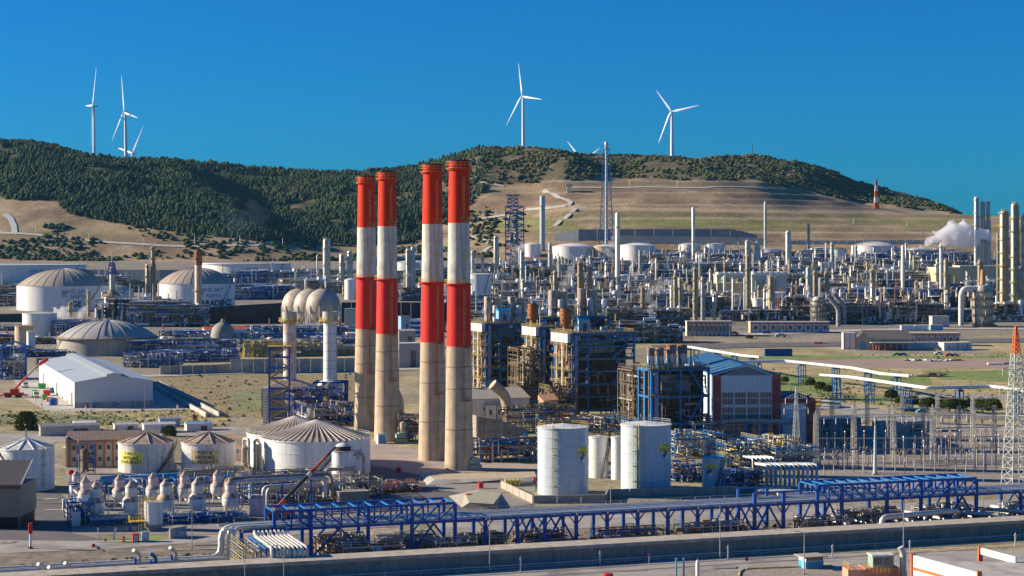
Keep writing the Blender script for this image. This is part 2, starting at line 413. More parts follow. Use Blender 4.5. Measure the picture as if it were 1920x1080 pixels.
EU = [-1200, 0, 100, 130, 300, 450, 560, 650, 700, 770, 800, 830, 880, 920, 1000, 1050, 1200, 1330, 1420, 1500, 1600, 1700, 1800, 3000]
EV = [372, 374, 378, 404, 432, 449, 456, 462, 465, 462, 440, 412, 385, 352, 344, 338, 336, 338, 340, 358, 380, 391, 401, 402]
def pixel_v(x, y, z): return HZ+F*(CH-z)/np.maximum(y, 1)
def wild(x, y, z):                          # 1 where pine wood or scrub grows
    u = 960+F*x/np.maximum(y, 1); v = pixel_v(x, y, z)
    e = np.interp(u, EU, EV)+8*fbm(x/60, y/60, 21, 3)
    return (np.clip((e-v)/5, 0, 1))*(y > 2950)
def ground_col(x, y, z):
    u = 960+F*x/np.maximum(y, 1); v = pixel_v(x, y, z)
    base = np.array([.31, .265, .205]); r = np.zeros(x.shape+(3,))+base
    n1 = fbm(x/70, y/70, 31, 4)[..., None]; n2 = fbm(x/22, y/30, 37, 3)[..., None]
    def bl(a, b, t): return a*(1-t)+b*t
    r = bl(r, np.array([.44, .36, .19]), np.clip(n1*2.5+.4, 0, 1))
    r = bl(r, np.array([.22, .21, .09]), np.clip(n2*2.5-.1, 0, 1)*.6)
    ref = (np.clip((y-1420)/60, 0, 1)*(y < 2950))[..., None]
    r = bl(r, np.array([.26, .23, .19]), ref)
    hill = np.clip((y-2900)/60, 0, 1)[..., None]
    hb = bl(np.array([.38, .275, .16]), np.array([.25, .175, .11]), np.clip(n1*3+.5, 0, 1))
    gr = np.clip(1-np.abs((v-418)/26), 0, 1)*(u > 880)
    gr2 = np.clip(1-np.abs((v-432)/18), 0, 1)*(u < 500)*.5
    hb = bl(hb, np.array([.24, .24, .08]), (np.clip(gr+gr2, 0, 1)[..., None])*np.clip(n1*3+.7, 0, 1))
    # pale benches between the terraces; dark riser bands put terrace shade into the colour
    fr = ((z-CH)/13.0) % 1.0
    wb = (np.abs(u-1420) < 410)*(y < 3680)*(y > 3100)
    hb = bl(hb, np.array([.14, .10, .07]), (np.clip(1-np.abs(fr-.5)/.09, 0, 1)*wb*.55)[..., None]); hb = bl(hb, np.array([.20, .17, .09]), (np.clip(fbm(x/130, y/40, 91, 3)*4-.4, 0, 1)*.6*wb)[..., None]); hb = bl(hb, np.array([.50, .42, .30]), ((fr < .09)*wb*.5*(np.floor((z-CH)/13.0) % 2 == 0))[..., None])
    sand = np.clip(1-np.abs(v-393-(u-1300)*.012)/5, 0, 1)*(u > 1040)*(y > 2950)
    hb = bl(hb, np.array([.55, .42, .25]), sand[..., None]*.8)
    r = bl(r, hb, hill)
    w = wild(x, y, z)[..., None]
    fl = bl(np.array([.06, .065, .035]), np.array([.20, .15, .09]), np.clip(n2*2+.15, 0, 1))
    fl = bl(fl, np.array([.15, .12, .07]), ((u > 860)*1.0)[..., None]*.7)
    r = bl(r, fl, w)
    return np.clip(r, .01, .9)
us = np.unique(np.concatenate([np.arange(-1500, -200, 60), np.arange(-200, 2140, 5.0), np.arange(2140, 3500, 60)]))
ds = np.unique(np.concatenate([np.arange(-400, 1200, 100), np.arange(1200, 2950, 25), np.arange(2950, 4400, 7.0), np.arange(4400, 7000, 80)]))
U_, D_ = np.meshgrid(us, ds, indexing='ij')
ground = struct(grid_mesh('ground', (U_-960)/F*np.maximum(D_, 1500), D_, gm, ground_col))

def patch(name, pts, mat, lift, world_pts=False):
    P = [(p if world_pts else gp(*p)) for p in pts]
    m = MB(); m.add([(p[0], p[1], lift) for p in P], [tuple(range(len(P)))])
    return struct(m.build(name, mat))
def gp(u, v): d = D(v); return (X(u, d), d, 0.0)
def strip(name, pts, width, mat, lift=.05, world_pts=False, thick=0, hitfn=None):
    P = [Vector(p if world_pts else (hitfn or hit)(*p)) for p in pts]
    Q = []
    for a, b in zip(P, P[1:]):
        n = max(1, int((b-a).length/18))
        for k in range(n): Q.append(a.lerp(b, k/n))
    Q.append(P[-1]); m = MB(); vs = []; fs = []
    for i, q in enumerate(Q):
        t = (Q[min(i+1, len(Q)-1)]-Q[max(i-1, 0)]); t.z = 0; t.normalize(); nn = Vector((-t.y, t.x, 0))*width/2
        for s_ in (-1, 1):
            w_ = q+nn*s_; vs.append((w_.x, w_.y, tz(w_.x, w_.y)+lift))
    for i in range(len(Q)-1): fs.append((2*i, 2*i+1, 2*i+3, 2*i+2))
    if thick:
        o = len(vs); vs += [(v[0], v[1], v[2]-thick) for v in vs]
        for i in range(len(Q)-1): fs += [(o+2*i, 2*i, 2*i+2, o+2*i+2), (2*i+1, o+2*i+1, o+2*i+3, 2*i+3)]
    m.add(vs, fs); return struct(m.build(name, mat))

# far roads and benches
roadm = M('pale mountain road', (.50, .46, .40), .9, var=.1, scale=.05)
strip('road', [(1019, 357), (1040, 366), (1062, 375), (1070, 380), (1062, 386), (1030, 391), (985, 394)], 9, roadm, 1.2)
strip('road', [(1078, 392), (1068, 402), (1050, 415), (1032, 428)], 9, roadm, 1.2)
strip('road', [(880, 417), (915, 409), (948, 404)], 9, roadm, 1.2)
strip('road', [(880, 444), (905, 449), (922, 462), (905, 474), (880, 480)], 8, roadm, 1.2)
strip('road', [(880, 337), (910, 344), (945, 350)], 7, roadm, 1.2)
strip('road', [(8, 402), (20, 411), (26, 425), (27, 438)], 10, M('drain channel concrete', (.45, .47, .46), .8), 1.2)
strip('road', [(-20, 437), (60, 440), (130, 447), (200, 455), (300, 461), (380, 463), (480, 461), (600, 463)], 9, roadm, 1.0)
strip('road', [(1068, 352), (1180, 352), (1320, 353), (1440, 356)], 6, roadm, 1.0)

# flat surfaces of the plant, each sheet a little above the one below
patch('dry_grass_field', [(1300, 666), (1960, 664), (1960, 800), (1700, 790), (1530, 765), (1460, 740), (1330, 690)], grassd, .03)
patch('green_grass', [(1330, 668), (1500, 666), (1760, 668), (1960, 665), (1960, 672), (1700, 672), (1440, 675), (1330, 676)], grassg, .06)
patch('bare_field', [(1380, 676), (1560, 673), (1960, 672), (1960, 690), (1760, 691), (1560, 689), (1460, 684)], brownf, .06)
patch('green_grass', [(1420, 700), (1560, 706), (1560, 735), (1480, 722), (1420, 712)], grassg, .06)
patch('green_grass', [(1490, 724), (1600, 742), (1720, 748), (1640, 756), (1540, 744)], grassg, .09)
patch('green_grass', [(1300, 690), (1420, 692), (1500, 712), (1520, 740), (1440, 730), (1340, 712)], grassg, .07)
patch('green_grass', [(560, 640), (650, 640), (655, 647), (560, 647)], grassg, .5)
patch('green_grass', [(430, 735), (500, 728), (505, 770), (440, 776)], M('olive grass', (.22, .22, .09), .95, var=.4, scale=.1), .07)
patch('green_grass', [(-60, 780), (90, 776), (260, 782), (250, 792), (-60, 797)], MATS['olive grass'], .08)
patch('green_grass', [(1620, 700), (1740, 704), (1750, 722), (1640, 722)], grassg, .07)
patch('green_grass', [(1640, 752), (1700, 768), (1920, 782), (1920, 792), (1700, 778)], MATS['olive grass'], .12)
patch('green_grass', [(1730, 696), (1960, 694), (1960, 712), (1880, 716), (1760, 710)], grassg, .07)
patch('track', [(1890, 697), (1960, 696), (1960, 700), (1890, 701)], concl, .1)
patch('road', [(1516, 752), (1600, 758), (1700, 777), (1790, 792), (1960, 800), (1960, 812), (1760, 806), (1650, 790), (1560, 772), (1510, 764)], asphaltl, .1)
patch('road', [(1660, 735), (1960, 742), (1960, 751), (1660, 742)], asphaltl, .1)
patch('yard_gravel', [(1500, 800), (1960, 815), (1960, 930), (1530, 925), (1480, 860)], gravel, .03)
patch('dry_grass_field', [(-60, 762), (160, 772), (380, 770), (430, 780), (430, 797), (300, 800), (-60, 806)], grassd, .04)
patch('dry_grass_field', [(285, 700), (520, 702), (660, 706), (690, 760), (520, 790), (430, 778), (320, 722)], M('brown dry meadow', (.30, .22, .11), .95, var=.3, scale=.1, dirt=(.05, (.17, .17, .06))), .04)
patch('concrete_apron', [(20, 700), (66, 694), (160, 760), (345, 758), (352, 768), (92, 773), (42, 745)], concl, .07)
patch('concrete_apron', [(283, 735), (300, 722), (360, 757), (352, 768), (283, 767)], concl, .08)
patch('road', [(-60, 815), (300, 806), (440, 800), (470, 812), (300, 822), (-60, 835)], asphaltl, .06)
patch('asphalt_yard', [(-60, 925), (100, 918), (135, 940), (135, 1000), (200, 1012), (-60, 1022)], asphalt, .05)
patch('asphalt_yard', [(120, 870), (470, 870), (470, 1002), (135, 1002)], concd, .03)
patch('road', [(-80, 1012), (150, 1015), (440, 1002), (760, 985), (440, 1013), (200, 1030), (-80, 1042)], asphaltl, .1)
patch('lawn', [(196, 1012), (300, 1004), (330, 1010), (230, 1020)], grassg, .13)
patch('asphalt_yard', [(690, 875), (790, 880), (900, 940), (1000, 945), (1000, 965), (700, 945)], asphalt, .05)
patch('concrete_apron', [(690, 830), (800, 846), (900, 868), (1010, 872), (1010, 880), (880, 886), (800, 895), (690, 868)], M('pinkish yard concrete', (.42, .34, .27), .9, var=.12, scale=.1, dirt=(.12, (.30, .24, .2))), .07)
patch('road', [(820, 978), (1010, 972), (1500, 952), (1920, 935), (1960, 952), (1500, 974), (1010, 994), (820, 1000)], asphaltl, .09)
patch('road', [(430, 1200), (620, 1082), (700, 1069), (1000, 1054), (1400, 1043), (1960, 1030), (2100, 1200)], asphaltl, .08)
patch('bare_ground', [(1250, 1078), (1400, 1070), (1400, 1064), (1590, 1060), (1700, 1070), (1700, 1200), (1250, 1200)], gravel, .12)
patch('rocky_ditch', [(-80, 1035), (200, 1030), (440, 1013), (850, 998), (1500, 968), (1960, 950), (1960, 982), (1400, 1000), (700, 1044), (240, 1072), (-80, 1062)], M('dark rocky ditch', (.20, .165, .125), .95, var=.5, scale=.5, bump=.6, dirt=(.15, (.32, .27, .2))), .05)
strip('highway', [(1240, 652), (1400, 648), (1600, 645), (1760, 640), (2000, 638)], 42, asphalt, .35)
strip('highway', [(1240, 626), (1400, 628), (1600, 620), (1760, 616), (2000, 618)], 22, concl, .35)
strip('road', [(270, 706), (400, 701), (540, 697), (668, 695), (860, 690)], 16, concl, .3)

tyre = M('tyre mark asphalt', (.16, .15, .14), .9, var=.3, scale=.3); patchm = M('patched asphalt', (.24, .225, .21), .9, var=.15); linem = M('road line paint', (.7, .7, .66), .7, var=.2, dirt=(.8, (.4, .38, .35)))
_r = random.Random(3)
for k in range(26):
    u, v = _r.choice([(_r.uniform(720, 1900), _r.uniform(1050, 1075)), (_r.uniform(0, 420), _r.uniform(1008, 1032)), (_r.uniform(850, 1900), _r.uniform(958, 982)), (_r.uniform(700, 980), _r.uniform(880, 950)), (_r.uniform(10, 130), _r.uniform(930, 1000))])
    p = gp(u, v); w_, h_ = _r.uniform(1.5, 7), _r.uniform(.8, 2.5); patch('asphalt_patch', [(p[0]-w_, p[1]-h_*.9), (p[0]+w_*.9, p[1]-h_+w_*.3), (p[0]+w_, p[1]+h_+w_*.3), (p[0]-w_*.8, p[1]+h_)], [tyre, patchm, gravel, concl][k % 4], .14+k*.004, True)
_e = Vector((.943, .332, 0)); _o = Vector((54.6, 434, 0))
for off, lift in ((-7.0, .15), (-7.8, .16), (-12.4, .15), (-13.2, .16)):
    n_ = Vector((-.332, .943, 0))*off; a = _o+_e*-170+n_; b = _o+_e*110+n_; w_ = Vector((-.332, .943, 0))*.14; patch('tyre_track', [a-w_, b-w_, b+w_, a+w_], tyre, lift, True)
for k in range(-20, 14):
    n_ = Vector((-.332, .943, 0))*-10.1; a = _o+_e*(k*8)+n_; b = a+_e*3; w_ = Vector((-.332, .943, 0))*.09; patch('road_line', [a-w_, b-w_, b+w_, a+w_], linem, .17, True)

# ------------------------------------------------------------------ woods
def conifer(seed, n=7, layers=3, wide=.30):
    r = random.Random(seed); m = MB()
    for l in range(layers):
        z0 = .12+l*.22; z1 = min(1.0, z0+.44); rad = wide*(1-l*.17)
        vs = [(cos(2*pi*k/n+l)*rad*r.uniform(.7, 1.2), sin(2*pi*k/n+l)*rad*r.uniform(.7, 1.2), z0+r.uniform(-.05, .06)) for k in range(n)]
        mid = [(v[0]*.55*r.uniform(.8, 1.3), v[1]*.55*r.uniform(.8, 1.3), z0+(z1-z0)*.45) for v in vs]
        m.add(vs+mid+[(r.uniform(-.03, .03), r.uniform(-.03, .03), z1)], [(k, (k+1) % n, n+(k+1) % n, n+k) for k in range(n)]+[(n+k, n+(k+1) % n, 2*n) for k in range(n)])
    return m
def blob(seed, flat=.7):
    r = random.Random(seed); m = MB(); n = 7
    prof = [(.25, 0), (.5, .22), (.52, .5), (.32, .8), (.02, .95)]
    m.lathe(0, 0, [(a, b*flat) for a, b in prof], n)
    m.v = [(x*r.uniform(.75, 1.3), y*r.uniform(.75, 1.3), z*r.uniform(.85, 1.2)) for x, y, z in m.v]; return m
def scatter(name, protos, pts, hs, mats, kindlabel, seed=1):
    P_ = np.array([(p[0], p[1]) for p in pts]); CL = fbm(P_[:, 0]/70, P_[:, 1]/90, seed*5+1, 3)*1.1
    rs = np.random.RandomState(seed); V = []; Fc = []; Lt = []; MI = []; off = 0
    for i, (x, y, z) in enumerate(pts):
        p = protos[i % len(protos)]; a = rs.uniform(0, 6.28); h = hs[i]; w = h*rs.uniform(.95, 1.5)
        pv = PV[id(p)]; c, s_ = np.cos(a), np.sin(a)
        V.append(np.stack([x+(pv[:, 0]*c-pv[:, 1]*s_)*w, y+(pv[:, 0]*s_+pv[:, 1]*c)*w, z-.3+pv[:, 2]*h], 1))
        li, lt = PF[id(p)]; Fc.append(li+off); Lt.append(lt); MI.append(np.full(len(lt), int(np.clip((CL[i]+rs.uniform(-.35, .35))*len(mats)+len(mats)/2, 0, len(mats)-1)))); off += len(pv)
    V = np.concatenate(V); Fc = np.concatenate(Fc); Lt = np.concatenate(Lt); MI = np.concatenate(MI)
    me = bpy.data.meshes.new(name); me.vertices.add(len(V)); me.vertices.foreach_set('co', V.ravel())
    me.loops.add(len(Fc)); me.loops.foreach_set('vertex_index', Fc)
    me.polygons.add(len(Lt)); me.polygons.foreach_set('loop_start', np.concatenate([[0], np.cumsum(Lt)[:-1]])); me.polygons.foreach_set('loop_total', Lt)
    me.update(); me.polygons.foreach_set('material_index', MI.astype(np.int32))
    for m_ in mats: me.materials.append(m_)
    o = bpy.data.objects.new(name, me); COL.objects.link(o); o['kind'] = 'stuff'; o['label'] = kindlabel; return o
PV = {}; PF = {}
def reg(ps):
    for p in ps:
        PV[id(p)] = np.array(p.v); PF[id(p)] = (np.array([i for f in p.f for i in f], dtype=np.int64), np.array([len(f) for f in p.f], dtype=np.int32))
    return ps
CON = reg([conifer(i, wide=.34+.05*(i % 3)) for i in range(5)]); BLO = reg([blob(i) for i in range(5)])
rs = np.random.RandomState(3)
N0 = 88000
cu = rs.uniform(-260, 1010, N0); cd = rs.uniform(3080, 4330, N0); cx = (cu-960)/F*cd; cz = TZ(cx, cd)
w = wild(cx, cd, cz); gap = fbm(cx/45, cd/60, 51, 3)
keep = (w > .5) & (gap > -.30) & (rs.uniform(0, 1, N0) < np.clip((930-cu)/120, 0, 1))
keep &= rs.uniform(0, 1, N0) < .42
pts = np.stack([cx, cd, cz], 1)[keep]
wood = scatter('pine_wood', CON, pts, (rs.uniform(5.5, 11.5, len(pts))*(1+.5*fbm(pts[:, 0]/50, pts[:, 1]/60, 83, 2))), [foliage[0], foliage[1], foliage[1], foliage[2]], 'dense dark green pine wood covering the left hill', 4)
# scrub on the right crest and in the clearings
N1 = 52000
cu = rs.uniform(780, 1860, N1); cd = rs.uniform(3300, 4340, N1); cx = (cu-960)/F*cd; cz = TZ(cx, cd)
w = wild(cx, cd, cz); gap = fbm(cx/40, cd/50, 61, 3)
keep = (w > .5) & (gap > -.20) & (rs.uniform(0, 1, N1) < np.clip((cu-800)/100, 0, 1))
keep &= rs.uniform(0, 1, N1) < np.where(cu > 1400, .62, .42)
pts = np.stack([cx, cd, cz], 1)[keep]
scatter('scrub', BLO, pts, rs.uniform(3.0, 8.0, len(pts)), [shrubm[0], shrubm[0], shrubm[1], foliage[1]], 'dark evergreen scrub covering the crest of the right hill', 5)
N2 = 5200
cu = rs.uniform(-60, 1000, N2); cd = rs.uniform(2960, 3500, N2); cx = (cu-960)/F*cd; cz = TZ(cx, cd); cv = pixel_v(cx, cd, cz)
gap = fbm(cx/60, cd/60, 71, 3)
keep = (wild(cx, cd, cz) < .5) & ((gap > .16) | ((cu < 190) & (cv > 450) & (cv < 482) & (gap > -.1)))
pts = np.stack([cx, cd, cz], 1)[keep]
scatter('bushes', BLO, pts, rs.uniform(3.0, 8.5, len(pts)), [shrubm[0], foliage[0]], 'dark bushes scattered over the brown lower slope', 6)
# the nearest row of pines, tree by tree
def pine(seed, h):
    t = T('pine_tree', '', 'pine tree'); r = random.Random(seed)
    m = MB(); m.cyl((0, 0, 0), (0, 0, h*.5), .25, .12, 5); m.build('trunk', trunkm, t)
    cm = conifer(seed, 9, 3, .3); cm.v = [(x*h, y*h, z*h*.95+.05*h) for x, y, z in cm.v]; cm.build('crown', foliage[seed % 3], t)
    return t
PROTO = [pine(i, 11+i) for i in range(4)]; first = set()
k = 0
for row in range(3):
    for u in np.arange(128, 668, 5.7):
        v = np.interp(u, EU, EV)-2-row*5+random.uniform(-1.5, 1.5); p = hit(u+random.uniform(-2, 2), v)
        i = random.randrange(4); lab = 'tall dark pine in the closed row along the lower edge of the pine wood'
        if i not in first:
            first.add(i); o = PROTO[i]; o.location = p; o['label'] = lab; o['group'] = 'pines along the lower edge of the wood'
        else: dup(PROTO[i], p, random.uniform(0, 6), lab, 'pines along the lower edge of the wood', random.uniform(.8, 1.15))
        k += 1
print('edge pines', k)

# ------------------------------------------------------------------ wind turbines on the crest
def turbine(hu, hv, bu, bv, tips, yaw, label, d=4280, hidden=False):
    R = S(70, d) if False else None
    x, z = X(hu, d), Zv(hv, d); gz = tz(X(bu, d), d)
    if hidden: gz = min(gz, z-30)
    t = T('wind_turbine', label, 'wind turbine', (x, d, gz), 0, 'wind turbines on the hill crest')
    hz = z-gz; sy = 1 if True else -1
    nac = 7.0
    ax = Vector((-sin(yaw), -cos(yaw), 0))       # rotor axis, towards the viewer
    c = Vector((0, 0, hz)); tw = c-ax*nac*.55
    m = MB(); m.cyl((tw.x+S(bu-hu, d)*.25, tw.y, 0), (tw.x, tw.y, hz-1), 4.4, 2.5, 14); m.build('tower', turb, t, True)
    m = MB(); m.beam(tuple(c-ax*1.5), tuple(c-ax*13), 4.2, 4.2); m.build('nacelle', turb, t)
    m = MB(); m.cyl(tuple(c+ax*2.2), tuple(c-ax*1.5), .6, 2.2, 12); m.build('hub', turb, t, True)
    for (tu, tv) in tips:
        dx, dz = S(tu-hu, d), -S(tv-hv, d)
        tip = Vector((dx, -dx*math.tan(yaw), dz)); L = tip.length; e = tip/L; w = e.cross(ax).normalized()
        m = MB(); prof = [(0, 1.3), (.06, 1.5), (.18, 2.9), (.5, 1.8), (.85, 1.0), (1.0, .35)]; vs = []
        for f, hw in prof:
            p = c+e*L*f; q = w*(hw*1.0); th = ax*(.28+.5*(1-f))
            vs += [tuple(p-q*.5), tuple(p+th), tuple(p+q*1.2), tuple(p-th)]
        fs = []
        for i in range(len(prof)-1):
            for k_ in range(4): fs.append((i*4+k_, i*4+(k_+1) % 4, i*4+4+(k_+1) % 4, i*4+4+k_))
        m.add(vs, fs+[(20, 21, 22, 23)])
        b = m.build('blade', turb, t, True)
    return t
turbine(173, 199, 178, 285, [(188, 131), (146, 194), (171, 272)], radians(66), 'white wind turbine seen nearly edge-on, farthest left on the hill crest')
turbine(232, 210, 240, 290, [(226, 140), (267, 224), (200, 266)], radians(50), 'white wind turbine with one blade straight up, right of the edge-on turbine')
turbine(247, 288, 249, 320, [(274, 237), (215, 276), (252, 330)], radians(45), 'wind turbine mostly hidden behind the left wooded hill, two blades showing', 4700, True)
turbine(978, 180, 983, 275, [(972, 117), (1015, 190), (949, 233)], radians(52), 'tall white wind turbine on the bare summit in the middle')
turbine(1258, 209, 1260, 294, [(1232, 168), (1307, 200), (1236, 268)], radians(38), 'white wind turbine standing alone on the right part of the crest')
turbine(1083, 291, 1083, 330, [(1064, 264), (1113, 302), (1074, 326)], radians(40), 'wind turbine behind the crest with only a blade tip showing beside the summit', 4750, True)
turbine(1099, 297, 1099, 330, [(1124, 278), (1106, 332), (1074, 294)], radians(40), 'far wind turbine behind the crest, blade leaning right beside the flare tower', 4800, True)
t = T('radio_mast', 'thin pale mast standing on the right part of the hill crest', 'mast', (X(1410, 4280), 4280, tz(X(1410, 4280), 4280)))
m = MB(); m.lattice(0, 0, 0, 30, 2.4, 1.2, 8, .5); m.build('mast_frame', steel, t)
m = MB(); m.pipe([(0, 0, 30), (0, 0, 36)], .3); m.build('antenna', steel, t)
# ------------------------------------------------------------------ the plant grid is turned by GA
GA = 0.339
E_ = Vector((cos(GA), sin(GA), 0)); N_ = Vector((-sin(GA), cos(GA), 0))
def GP(u, v, z=0): d = (CH-z)*F/(v-HZ); return Vector((X(u, d), d, z))

# ------------------------------------------------------------------ four chimneys
def chimney(u, d, r0, r1, H, label, facet=28):
    t = T('chimney', label, 'chimney', (X(u, d), d, 0), 0, 'red and white striped chimneys')
    zs = [0, 39.5, 59.7, 79.0, H-3.2]
    R = lambda z: r0+(r1-r0)*min(1, z/(H-3)) + max(0, 1-z/40)*.12
    names = ['concrete_shaft', 'red_band', 'white_band', 'red_band']; ms = [chim, chimp, chimw, chimr]
    for k in range(4):
        m = MB(); m.lathe(0, 0, [(R(zs[k]+(zs[k+1]-zs[k])*j/6), zs[k]+(zs[k+1]-zs[k])*j/6) for j in range(7)], facet)
        m.build(names[k], ms[k], t, True)
    m = MB(); rt = r1
    m.lathe(0, 0, [(rt, H-3.2), (rt+.65, H-3.0), (rt+.65, H-2.4), (rt+.15, H-2.3), (rt+.15, H-.3), (rt+.3, H-.3), (rt+.3, H), (rt-.5, H), (rt-.5, H-4)], 28)
    m.build('cap', chimr, t, True)
    m = MB(); m.lathe(0, 0, [(rt+.32, H-.25), (rt+.36, H+.15), (rt-.6, H+.2), (rt-.6, H-.3)], 28); m.build('soot_rim', dark, t)
    m = MB(); m.lathe(0, 0, [(rt-.5, H-4), (0.05, H-4)], 28); m.build('flue', dark, t)
    m = MB(); m.ringrail(0, 0, H-2.4, rt+1.0, 1.9, 18, .1); m.lathe(0, 0, [(rt+.6, H-2.5), (rt+1.1, H-2.5), (rt+1.1, H-2.4), (rt+.6, H-2.4)], 24); m.build('top_gallery', yellowd, t)
    rm = R(59.7); m = MB(); m.lathe(0, 0, [(rm-.1, 59.2), (rm+1.0, 59.3), (rm+1.0, 59.5), (rm-.1, 59.6)], 28); m.build('gallery_deck', chimr, t)
    m = MB(); m.ringrail(0, 0, 59.6, rm+.95, 1.3, 22, .09); m.build('gallery_railing', yellow, t)
    a = radians(-62)
    for (z0, z1, off, mm) in ((4, 22, .0, yellowd), (22, 39, .12, rusty), (39.8, 58.6, .02, yellowd), (60.8, 77, .03, yellowd), (80.5, H-5, .02, yellowd)):
        rr = R((z0+z1)/2)+.32; aa = a-off; x, y = cos(aa)*rr, sin(aa)*rr
        m = MB(); m.ladder(x, y, z0, z1, aa+pi/2, .55, .1)
        for q in range(int((z1-z0)/1.5)):
            zz = z0+q*1.5; P = [(x+cos(aa)*.75*sin(pi*j/4)+cos(aa+pi/2)*.45*cos(pi*j/4), y+sin(aa)*.75*sin(pi*j/4)+sin(aa+pi/2)*.45*cos(pi*j/4), zz) for j in range(5)]
            for j in range(4): m.beam(P[j], P[j+1], .05)
        m.build('ladder', mm, t)
    for zz in (79.6, 39.2, 22.3):
        rr = R(zz)+.55; m = MB()
        m.lathe(0, 0, [(R(zz), zz-.15), (rr+.3, zz-.15), (rr+.3, zz), (R(zz), zz)], 8, a-.35, a+.5)
        m.ringrail(0, 0, zz, rr+.25, 1.2, 5, .08, a-.35, a+.5); m.build('rest_platform', rusty if zz < 60 else yellowd, t)
    for zz in (13, 26, 33):
        m = MB(); m.lathe(0, 0, [(R(zz)+.02, zz-.2), (R(zz)+.12, zz-.15), (R(zz)+.12, zz+.15), (R(zz)+.02, zz+.2)], 28); m.build('hoop', M('dark hoop', (.3, .24, .18), .7), t)
    return t
chimney(687, 729, 4.9, 3.25, 99, 'farthest left of the four striped chimneys, farthest from the viewer')
chimney(726, 688, 4.7, 3.2, 99, 'second striped chimney from the left, close beside the farthest one')
chimney(811, 626, 4.65, 3.15, 99, 'third striped chimney from the left, standing in the front pair')
chimney(860.5, 599, 4.5, 3.2, 99, 'tallest looking striped chimney, nearest and farthest right of the four')
def cabinet(u, v, w, h, label, mat=white, dd=2.2, lid=None, name='equipment_cabinet', group=None):
    p = gp(u, v); t = T(name, label, 'cabinet', p, GA, group)
    m = MB(); m.box(-w/2, 0, 0, w/2, dd, h); m.build('body', mat, t)
    m = MB(); m.box(-w/2-.08, -.08, h, w/2+.08, dd+.08, h+.12); m.build('roof', lid or mat, t)
    m = MB(); m.box(-w*.36, -.05, .25, -w*.02, 0, h-.2); m.build('door', lid or whiteold, t)
    m = MB(); m.box(w*.02, -.05, .25, w*.36, 0, h-.2); m.build('door', lid or whiteold, t)
    return t
for (u, v, l) in ((717, 832, 'white blue-edged cabinet at the foot of the second striped chimney'), (803, 862, 'white blue-edged cabinet at the foot of the third striped chimney'),
                  (851, 881, 'white blue-edged cabinet at the foot of the nearest striped chimney')):
    cabinet(u, v, 3.3, 3.3, l, white, 2.6, bluetur, group='white cabinets at the chimney feet')
def motor(u, v, label):
    t = T('blower_motor', label, 'motor', gp(u, v), GA)
    m = MB(); m.box(-2.1, 0, 0, 2.1, 2.6, 1.7); m.build('plinth', conc, t)
    m = MB(); m.cyl((-2, 1.3, 2.6), (1.6, 1.3, 2.6), 1.05, n=12); m.build('motor_body', greenp, t, True)
    m = MB(); m.box(-1.2, .4, 3.3, 1.0, 2.2, 4.0); m.build('terminal_box', greenp, t)
motor(754, 832, 'pale green motor on a concrete block beside the second chimney'); motor(892, 882, 'pale green motor on a concrete block right of the nearest chimney')

